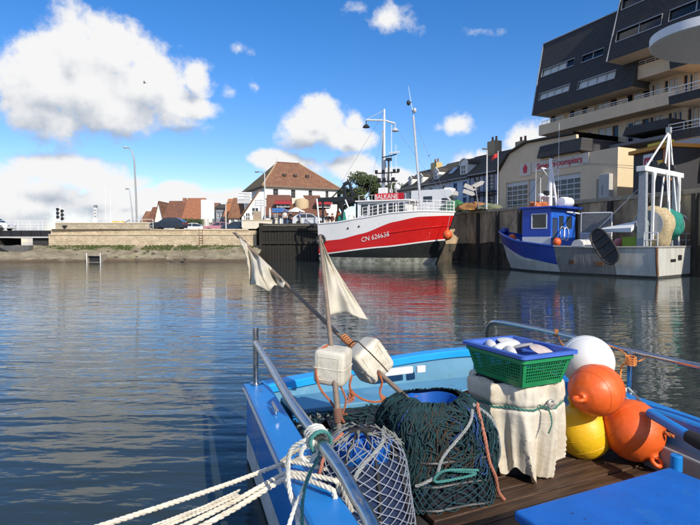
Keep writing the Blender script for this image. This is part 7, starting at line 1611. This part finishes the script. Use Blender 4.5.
# ================================================================== POTS, NETS AND ROPES
NETW = mat('pale_mesh_twine', (.26, .28, .33), .8, var=.25, scale=20)
DKN = mat('near_black_filling', (.010, .013, .022), .9, var=.4, scale=16, bump=.8, bscale=40)
BLT = mat('blue_plastic_tub', (.010, .10, .42), .35, var=.08)
BGR = mat('bluegreen_twine', (.008, .036, .040), .85, var=.5, scale=18)
DBR = mat('brown_twine_dark', (.050, .030, .018), .9, var=.45, scale=18)
OTW = mat('orange_twine', (.50, .17, .05), .85, var=.3)
CRM = mat('cream_rope', (.66, .60, .48), .85, var=.2, scale=18, col3=(.36, .29, .20), c3scale=4, c3lo=.55, c3hi=.75)
GRR = mat('grey_rope', (.26, .27, .26), .85, var=.25, scale=18); TEA = mat('teal_rope', (.05, .20, .18), .85, var=.25, scale=18); SAL = mat('salmon_rope', (.42, .16, .10), .85, var=.2)
def pot_netted():
    c = Vector((.065, 2.84, DECK)); t = thing('lobster_pot', 'lobster pot covered in pale diamond netting behind the near rail', 'lobster pot', c, R(-24))
    H = .56
    def S(u, v, k=1.0):     # u round, v up: rounded bullet standing on the deck
        a_ = 2 * math.pi * u; prof = (1 - .34 * v) * (1 - .62 * max(0, (v - .72) / .28) ** 2.2); rx, ry = .305 * prof, .325 * prof
        n_ = 1 + .05 * mnoise.noise((math.cos(a_) * 1.5, math.sin(a_) * 1.5, v * 3))
        return Vector((rx * k * n_ * math.cos(a_), ry * k * n_ * math.sin(a_), H * v * (.985 if k < 1 else 1)))
    MB().grid(lambda u, v: S(u, v * .80, .93), 32, 16, cu=True).build('dark_filling', mat('navy_filling', (.008, .020, .060), .9, var=.5, scale=9), t, local=True, smooth=True)  # solid navy shell: the shaded inside of the pot put into colour
    fr = MB()
    for k in range(4):
        u = k / 8; fr.tube([S(u, v / 12 * .99, .97) for v in range(13)] + [S(u + .5, 1 - v / 12, .97) for v in range(13)], .009, 6)
    fr.tube([S(i / 30, .015, .98) for i in range(30)], .012, 6, closed=True).build('hoop_frame', RUBBER, t, local=True, smooth=True)
    nt = MB(); nu, nv = 20, 11
    for sgn in (1, -1):
        for i in range(nu):
            pts = []
            for j in range(nv * 2 + 1):
                v = j / (nv * 2) * .97; sag = .012 * math.sin(j * math.pi) ; pts.append(S((i + sgn * j * .5 + .22 * mnoise.noise((i * .6, j * .35, 3))) / nu, v + .012 * mnoise.noise((i * .5, j * .4, 9)), 1.012 + .018 * mnoise.noise((i * .9, j * .5, 1))))
            nt.tube(catmull(pts, 2), .0025, 5, cap=False)
    nt.build('net_mesh', NETW, t, local=True, kind='stuff')
    rn = random.Random(6); fz_ = MB()
    for q in range(26):
        u = rn.random(); v = rn.uniform(.86, 1.0); pts = [S(u + rn.uniform(-.05, .05), min(1, v + rn.uniform(-.1, .06)), rn.uniform(.95, 1.12)) + Vector((0, 0, rn.uniform(-.01, .03))) for _ in range(4)]; fz_.tube(catmull(pts, 3), .0028, 4, cap=False)
    fz_.build('frayed_twine', mat('frayed_grey', (.22, .23, .20), .9, var=.3), t, local=True, kind='stuff')
    MB().lathe([(.02, 0), (.15, 0), (.165, .09), (.17, .10), (.15, .10), (.14, .02), (.02, .015)], (0, .0, H - .16), 30).build('blue_bowl', mat('blue_bowl_bright', (.012, .12, .48), .4, var=.1), t, local=True, smooth=True)
    rp = MB(); rope(rp, catmull([S(.18, .9, 1.06), S(.08, .97, 1.08), S(.93, .92, 1.05), S(.80, .75, 1.05), S(.78, .5, 1.06), S(.76, .25, 1.05), S(.74, .04, 1.07)], 10), .012); rp.build('grey_line', GRR, t, local=True, smooth=True)
    r2 = MB(); rope(r2, catmull([S(.86, .10, 1.06), S(.92, .04, 1.15), S(.80, .02, 1.18), S(.70, .08, 1.1), S(.86, .14, 1.08)], 10), .010); r2.build('teal_line', TEA, t, local=True, smooth=True)
    r3 = MB(); rope(r3, catmull([S(.62, .98, 1.1), S(.64, .86, 1.06), S(.66, .72, 1.07), S(.65, .62, 1.09)], 8), .009); r3.build('salmon_line', SAL, t, local=True, smooth=True)
pot_netted()
def pot_dark():
    c = Vector((.545, 3.34, DECK)); t = thing('lobster_pot', 'dark lobster pot draped in blue-green netting beside the cloth-wrapped tub', 'lobster pot', c, BRZ * .6)
    H, a, b_ = .57, .325, .31
    def S(u, v, k=1.0):
        lift = .02 * max(0, (v - .9) / .1); v = min(v, 1.0)
        th = 2 * math.pi * u; e = .55; cx = math.copysign(abs(math.cos(th)) ** e, math.cos(th)); sy = math.copysign(abs(math.sin(th)) ** e, math.sin(th))
        pr = 1.0 if v < .62 else max(.05, 1 - .44 * ((v - .62) / .38) ** 2.0)
        n_ = 1 + .07 * mnoise.noise((cx * 1.8, sy * 1.8, v * 2.5))
        return Vector((a * pr * k * n_ * cx, b_ * pr * k * n_ * sy, H * (v if v < .62 else .62 + .38 * math.sin((v - .62) / .38 * 1.57)) + lift))
    MB().grid(lambda u, v: S(u, v, .93), 48, 20, cu=True).build('dark_filling', DKN, t, local=True, smooth=True)  # solid near-black shell paints the dark depth behind the mesh
    fr = MB()
    for z in (.02, .16, .30): fr.tube([Vector((S(i / 40, 0).x * 1.02, S(i / 40, 0).y * 1.02, z)) for i in range(40)], .010, 6, closed=True)
    for i in range(24): p = S(i / 24, 0); fr.bar((p.x * 1.02, p.y * 1.02, .0), (p.x * 1.02, p.y * 1.02, .31), .006, 5)
    fr.build('basket_frame', mat('black_plastic', (.015, .018, .022), .5, var=.2), t, local=True, smooth=True)
    # diamond mesh near the base
    nt = MB(); nu = 44
    for sgn in (1, -1):
        for i in range(nu): nt.tube([S((i + sgn * j * .5 + .3 * mnoise.noise((i * .4, j * .3, 2))) / nu, j / 20 * .98, 1.035 + .03 * mnoise.noise((i * .7, j * .5, 5))) for j in range(21)], .003, 4, cap=False)
    nt.build('net_mesh', mat('dark_teal_mesh', (.012, .06, .075), .8, var=.3), t, local=True, kind='stuff')
    # thick draped skirts of twine
    rn = random.Random(21)
    for m, nm, cnt, u_lo, u_hi in ((BGR, 'draped_twine', 330, 0, 1), (DBR, 'brown_twine', 26, .62, .76), (mat('blue_twine', (.02, .06, .20), .85, var=.4, scale=18), 'blue_twine', 16, .5, 1.0)):
        mb = MB()
        for q in range(cnt):
            u = rn.uniform(u_lo, u_hi); v1 = rn.uniform(.25, .6); v0 = rn.uniform(.93, 1.03); k0 = rn.uniform(.98, 1.07); ph = rn.uniform(0, 6); wob = rn.uniform(.004, .012); pts = []
            for j in range(11):
                v = v0 + (v1 - v0) * j / 10; pts.append(S(u + wob * math.sin(j * 1.1 + ph) + .0025 * rn.uniform(-1, 1), v, k0 + .02 * math.sin(j * .9 + ph)))
            if rn.random() < .5:
                e = pts[-1]; pts += [S(u + .012, v1 - .05, k0 + .03), S(u + .025, v1 + .02, k0 + .02), S(u + .03, v1 + .14, k0)]
            mb.tube(catmull(pts, 2), rn.uniform(.0025, .0048), 5, cap=False)
        mb.build(nm, m, t, local=True, smooth=True, kind='stuff')
    # loose loops on the shoulder
    mb = MB()
    for q in range(110):
        u = rn.uniform(0, 1); v = rn.uniform(.6, .95); L_ = rn.uniform(.02, .05); pts = [S(u + L_ * math.sin(j * .8) * .6, v + .05 * math.cos(j * .8 + q), 1.04 + .05 * abs(math.sin(j * .5 + q))) for j in range(8)]
        mb.tube(catmull(pts, 3), rn.uniform(.003, .005), 5, cap=False)
    mb.build('loose_twine', BGR, t, local=True, smooth=True, kind='stuff')
    MB().lathe([(.02, 0), (.13, 0), (.168, .17), (.178, .18), (.178, .19), (.16, .19), (.12, .02), (.02, .015)], (.0, .06, H - .195), 36).build('blue_bowl', BLT, t, local=True, smooth=True)
    mb = MB()
    for q in range(34):
        u = rn.uniform(.5, 1.0); k1 = rn.uniform(.55, .9); pts = [S(u, .93, 1.03), S(u + rn.uniform(-.02, .02), 1.03, 1.0) + Vector((0, 0, .012)), S(u + rn.uniform(-.04, .04), 1.0, k1) + Vector((0, 0, rn.uniform(-.05, .0))), S(u + rn.uniform(-.06, .06), 1.0, 1.02) + Vector((0, 0, .01)), S(u + rn.uniform(-.06, .06), .85, 1.05)]
        mb.tube(catmull(pts, 4), rn.uniform(.0035, .006), 5, cap=False)
    mb.build('rim_twine', BGR, t, local=True, smooth=True, kind='stuff')
    def ln(P_, r, m, nm, st=3):
        k = MB(); rope(k, catmull(P_, 8), r, strands=st); k.build(nm, m, t, local=True, smooth=True)
    ln([S(.86, .99, 1.3), S(.82, .9, 1.12), S(.80, .7, 1.09), S(.81, .5, 1.09), S(.84, .3, 1.08), S(.87, .12, 1.1), S(.9, .0, 1.2)], .011, SAL, 'salmon_line')
    ln([S(.80, .93, 1.12), S(.76, .8, 1.1), S(.735, .6, 1.1), S(.72, .42, 1.12), S(.69, .36, 1.14), S(.66, .32, 1.12)], .010, GRR, 'grey_line')
    ln([S(.84, .98, 1.15), S(.87, .8, 1.1), S(.91, .55, 1.1), S(.95, .3, 1.12)], .010, GRR, 'grey_line')
    ln([S(.74, .46, 1.11), S(.765, .40, 1.16), S(.72, .37, 1.17), S(.735, .47, 1.16), S(.77, .43, 1.15)], .008, TEA, 'teal_knot')
    ln([S(.62, .45, 1.09), S(.60, .3, 1.12), S(.63, .15, 1.1)], .009, TEA, 'teal_line'); ln([S(.95, .4, 1.1), S(.97, .2, 1.14), S(.93, .1, 1.12), S(.96, .05, 1.13)], .010, TEA, 'teal_line')
pot_dark()
def loose_things():
    # frayed net between near bulwark and pots
    rn = random.Random(2); c = Vector((-.18, 3.65, DECK)); t = thing('net_pile', 'frayed grey-green net stuffed between the near bulwark and the pots', 'fishing net', c)
    def S(u, v, k=1):
        a_ = 2 * math.pi * u; return Vector((.30 * k * math.cos(a_) * math.cos(v * 1.4), .62 * k * math.sin(a_) * math.cos(v * 1.4), .30 * k * math.sin(v * 1.4) * (1 + .2 * mnoise.noise((math.cos(a_) * 2, math.sin(a_) * 2, v))))) 
    base = MB().grid(lambda u, v: S(u, v, .93), 30, 8, cu=True); M_ = Matrix.Rotation(R(18), 3, 'Z'); base.v = [M_ @ v for v in base.v]; base.build('dark_filling', DKN, t, local=True, smooth=True)
    for m, nm, cnt in ((BGR, 'twine', 90), (mat('frayed_grey', (.22, .23, .20), .9, var=.3), 'frayed_twine', 60)):
        mb = MB()
        for q in range(cnt):
            u, v = rn.random(), rn.random() ** .8; d = rn.uniform(-.06, .06); e = rn.uniform(-.2, .2)
            pts = [M_ @ S(u + d * j / 5, min(1, max(0, v + e * j / 5)), 1 + .06 * abs(math.sin(j + q))) for j in range(6)]; mb.tube(catmull(pts, 3), rn.uniform(.003, .006), 5, cap=False)
        mb.build(nm, m, t, local=True, smooth=True, kind='stuff')
    # dark net on the far deck between pots and transom
    c = Vector((.15, 4.45, DECK)); t = thing('net_pile', 'dark net lying on the deck below the transom shelf', 'fishing net', c)
    MB().grid(lambda u, v: Vector((.75 * math.cos(6.2832 * u) * math.cos(v * 1.5), .32 * math.sin(6.2832 * u) * math.cos(v * 1.5), .13 * math.sin(v * 1.5) * (1 + .4 * mnoise.noise((u * 8, v * 3, 0))))), 36, 8, cu=True).build('dark_filling', DKN, t, local=True, smooth=True)
    mb = MB()
    for q in range(110):
        x, y = rn.uniform(-.6, .6), rn.uniform(-.25, .25); pts = [Vector((x + rn.uniform(-.12, .12), y + rn.uniform(-.08, .08), .10 + rn.uniform(-.03, .06))) for j in range(5)]; mb.tube(catmull(pts, 3), .005, 5, cap=False)
    mb.build('twine', BGR, t, local=True, smooth=True, kind='stuff')
    # orange line tying the poles and lying across the pots
    mb = MB(); A = px(382, 398, 3.55); B = px(470, 393, 3.85)
    pts = [A, px(392, 404, 3.5), px(405, 399, 3.52), px(420, 397, 3.58), px(436, 396, 3.64), px(452, 395, 3.7), B]; rope(mb, catmull(pts, 8), .010); rope(mb, catmull([p + Vector((.0, .02, .012 * (-1) ** i)) for i, p in enumerate(pts)], 8), .009)
    for k in range(26):
        p = catmull(pts, 8)[rn.randrange(0, 46)]; mb.tube([p, p + Vector((rn.uniform(-.03, .03), rn.uniform(-.02, .02), rn.uniform(-.03, .035))), p + Vector((rn.uniform(-.05, .05), rn.uniform(-.03, .03), rn.uniform(-.05, .02)))], .003, 4)
    o = mb.build('orange_rope', OTW, smooth=True); tag(o, 'frayed orange rope strung behind the dark pot', 'rope')
    # line from the slanting pole can, loops hanging from the cans
    mb = MB(); rope(mb, catmull([px(328, 345, 3.45), px(319, 352, 3.42), px(316, 370, 3.4), px(320, 388, 3.38), px(331, 402, 3.36), px(338, 413, 3.3), px(344, 422, 3.2)], 8), .008)
    rope(mb, catmull([px(352, 375, 3.5), px(350, 388, 3.5), px(360, 398, 3.5), px(374, 402, 3.5), px(386, 400, 3.52)], 8), .008)
    rope(mb, catmull([px(378, 372, 3.5), px(382, 382, 3.52), px(380, 392, 3.53), px(384, 404, 3.5), px(388, 411, 3.48)], 8), .008); rope(mb, catmull([px(340, 385, 3.4), px(346, 400, 3.38), px(343, 413, 3.36), px(347, 414, 3.34)], 8), .007)
    for (x, y, D) in ((386, 402, 3.5), (350, 392, 3.46), (389, 410, 3.47)):
        p = px(x, y, D)
        for k in range(16): mb.tube([p + Vector((rn.uniform(-.02, .02), 0, rn.uniform(-.01, .02))), p + Vector((rn.uniform(-.03, .03), rn.uniform(-.02, .02), rn.uniform(-.04, -.01))), p + Vector((rn.uniform(-.03, .03), rn.uniform(-.02, .02), rn.uniform(-.08, -.04)))], .004, 4)
    tag(mb.build('float_rope', mat('rust_orange_twine', (.40, .12, .05), .85, var=.3), smooth=True), 'rust-orange cords looped below the two jerrycan floats', 'rope')
    mb = MB(); rope(mb, catmull([px(349, 345, 3.6), px(356, 341, 3.45), px(366, 349, 3.42), px(379, 362, 3.42), px(388, 372, 3.46)], 8), .005, strands=2); tag(mb.build('float_rope', DBR, smooth=True), 'dark cord wound round the tilted jerrycan float', 'rope')
loose_things()
def mooring():
    # three cream warps from the gunwale to the pontoon bollard
    E = [Vector((-2.02, .86, 1.08)), Vector((-1.98, .84, 1.03)), Vector((-2.0, .88, .98))]
    S0 = [pz(338, 474, .80), pz(334, 482, .79), pz(330, 490, .78)]; Bp = [pz(283, 465, .775), pz(284, 476, .77), pz(286, 480, .765)]
    names = ['upper cream mooring warp running to the pontoon', 'middle cream mooring warp running to the pontoon', 'lower frayed cream mooring warp running to the pontoon']
    for k in range(3):
        mb = MB(); a, b_, e = S0[k], Bp[k], E[k]
        mid = [b_.lerp(e, q) + Vector((0, 0, -.10 * math.sin(math.pi * q) * (1 + .25 * k) + (.0 if k else .06 * math.sin(math.pi * q)))) for q in (.15, .32, .5, .7, .86)]
        pts = [a + Vector((.03, .02, -.12)), a + Vector((.02, .0, -.02)), a + Vector((-.01, 0, .012)), b_ + Vector((.05, 0, .018)), b_ + Vector((-.02, -.01, .004))] + mid + [e]
        rope(mb, catmull(pts, 10), .0118 + .001 * k, n=6)
        tag(mb.build('mooring_rope', CRM, smooth=True), names[k], 'rope', 'mooring warps')
    mb = MB()
    for k in range(5):
        off_ = k * .006; pts = []
        for q in range(13):
            t = q / 12; p = Bp[1].lerp(E[1], .12 + .5 * t) + Vector((.01 * math.sin(7 * t + k), .012 * math.sin(5 * t + 2 * k), -.085 * math.sin(math.pi * (.12 + .5 * t)) + .016 + .012 * math.sin(4 * t + 1.7 * k) - .02 * (k == 4))); pts.append(p)
        rope(mb, catmull(pts, 4), .006, strands=2, n=4)
    tag(mb.build('frayed_rope', CRM, smooth=True), 'loose frayed strands twisted round the mooring warps', 'rope')
    # knot on the steel rail and hanging tails
    rk = pz(317, 437, 1.112); d = (pz(341, 470, 1.10) - pz(290, 400, 1.115)).normalized(); u = d.orthogonal().normalized(); w = d.cross(u); mb = MB()
    for j in range(3):
        c = rk + d * (.030 * j - .03); rope(mb, [c + (u * math.cos(q) + w * math.sin(q)) * .043 + d * .006 * math.sin(q * 2) for q in [2 * math.pi * i / 24 for i in range(25)]], .0125, n=5)
    rope(mb, catmull([rk + w * .02 + Vector((-.03, 0, .0)), px(306, 440, rk.y - .03), px(291, 450, rk.y + .0), px(288, 470, rk.y + .03), px(290, 492, rk.y + .02), px(296, 512, rk.y - .05), px(299, 530, rk.y - .12)], 9), .0115, n=5)
    rope(mb, catmull([rk + Vector((-.01, -.04, -.02)), px(304, 447, rk.y - .05), px(301, 456, rk.y - .04), px(309, 461, rk.y - .05), px(317, 450, rk.y - .06), px(311, 440, rk.y - .05)], 9), .0115, n=5)
    rope(mb, catmull([px(311, 470, rk.y - .02), px(305, 485, rk.y - .03), px(300, 497, rk.y - .06), px(294, 510, rk.y - .08), px(288, 528, rk.y - .12)], 9), .0105, n=5)
    tag(mb.build('rail_knot', mat('pale_rope', (.60, .60, .54), .85, var=.2, scale=18), smooth=True), 'pale rope hitched round the steel rail with hanging tails', 'rope')
    mb = MB(); rope(mb, catmull([rk + Vector((.0, -.03, .03)), px(318, 446, rk.y - .045), px(316, 462, rk.y - .04), px(309, 475, rk.y - .05), px(304, 492, rk.y - .05), px(302, 512, rk.y - .08), px(303, 530, rk.y - .1)], 9), .008, n=5)
    rope(mb, [rk + (u * math.cos(q) + w * math.sin(q)) * .048 + d * (.05 + .008 * q / 6) for q in [4 * math.pi * i / 40 for i in range(41)]], .008, n=5)
    tag(mb.build('teal_rope', TEA, smooth=True), 'teal cord tied beside the pale hitch on the steel rail', 'rope')
    # greyer bight round the gunwale
    mb = MB(); rope(mb, catmull([pz(283, 466, .778), pz(305, 458, .785), pz(325, 463, .79), pz(338, 478, .79), pz(346, 496, .76), pz(352, 512, .70)], 8), .014, n=5); rope(mb, catmull([pz(281, 462, .765), pz(300, 449, .775), pz(318, 447, .79), pz(332, 455, .80), pz(338, 470, .78)], 8), .012, n=5)
    tag(mb.build('gunwale_rope', mat('grey_brown_rope', (.36, .33, .26), .85, var=.25, scale=18), smooth=True), 'grey-brown rope passing over the near gunwale cap', 'rope')
    # orange cord on the far rail and buoy lines
    g = pz(631, 361, 1.13); mb = MB()
    for j in range(4):
        rope(mb, [g + Vector((.033 * math.cos(q), .033 * math.sin(q), -.02 + .016 * j + .006 * math.sin(q))) for q in [2 * math.pi * i / 16 for i in range(17)]], .007, strands=2, n=4)
    rope(mb, catmull([g + Vector((-.02, 0, .03)), px(618, 349, 4.05), px(598, 343, 4.1), px(588, 341, 4.02), px(582, 342, 3.95)], 8), .007, strands=2, n=4)
    rope(mb, catmull([g + Vector((-.03, -.02, 0)), px(622, 366, 3.95), px(620, 380, 3.9), px(619, 392, 3.86), px(625, 398, 3.85)], 8), .008, strands=2, n=4); rope(mb, catmull([g + Vector((.02, -.02, 0)), px(640, 361, 4.0), px(646, 357, 4.0)], 6), .006, strands=2, n=4)
    tag(mb.build('orange_rope', mat('bright_orange_cord', (.62, .22, .05), .8, var=.2), smooth=True), 'orange cord wound on the far rail post beside the buoys', 'rope')
    mb = MB(); r0 = pz(556, 333, 1.17); 
    for j in range(3): rope(mb, [r0 + Vector((.012 * j - .012, .03 * math.cos(q), .03 * math.sin(q))) for q in [2 * math.pi * i / 14 for i in range(15)]], .006, strands=2, n=4)
    rope(mb, catmull([r0, px(561, 342, 5.0), px(568, 350, 4.6), px(575, 348, 4.3)], 6), .006, strands=2, n=4)
    tag(mb.build('orange_rope', mat('bright_orange_cord', (.62, .22, .05), .8, var=.2), smooth=True), 'short orange cord tied to the far rail above the crates', 'rope')
    mb = MB(); rope(mb, catmull([pz(628, 388, .86), px(634, 394, 3.9), px(644, 404, 3.85), px(655, 412, 3.8), px(668, 418, 3.72)], 8), .009, n=5); rope(mb, catmull([pz(626, 388, .88), px(626, 397, 3.92), px(632, 401, 3.88), px(640, 399, 3.88)], 8), .008, n=5); tag(mb.build('pale_line', mat('pale_green_rope', (.48, .52, .46), .85, var=.2), smooth=True), 'pale line trailing from the far rail post along the gunwale', 'rope')
    # pink-tipped lug line on the low orange buoy
    mb = MB(); rope(mb, catmull([px(652, 431, 3.62), px(660, 431, 3.58), px(668, 434, 3.52), px(674, 437, 3.5)], 6), .014, n=5); tag(mb.build('rope_end', NETO, smooth=True), 'orange rope end behind the low orange buoy', 'rope')
    # yellow-green basket edge below the netted pot
    y0 = Vector((-.06, 2.30, DECK)); t = thing('plastic_tray', 'yellow-green plastic tray on the deck under the near rail', 'tray', y0, R(-72))
    YG = mat('tray_yellow', (.42, .44, .03), .5, var=.12); MB().span((-.28, -.05, .14), (.25, .22, .17)).build('base', YG, t, local=True, bevel=.01); MB().span((-.28, -.05, .0), (.25, .22, .135)).build('body', YG, t, local=True)
mooring()
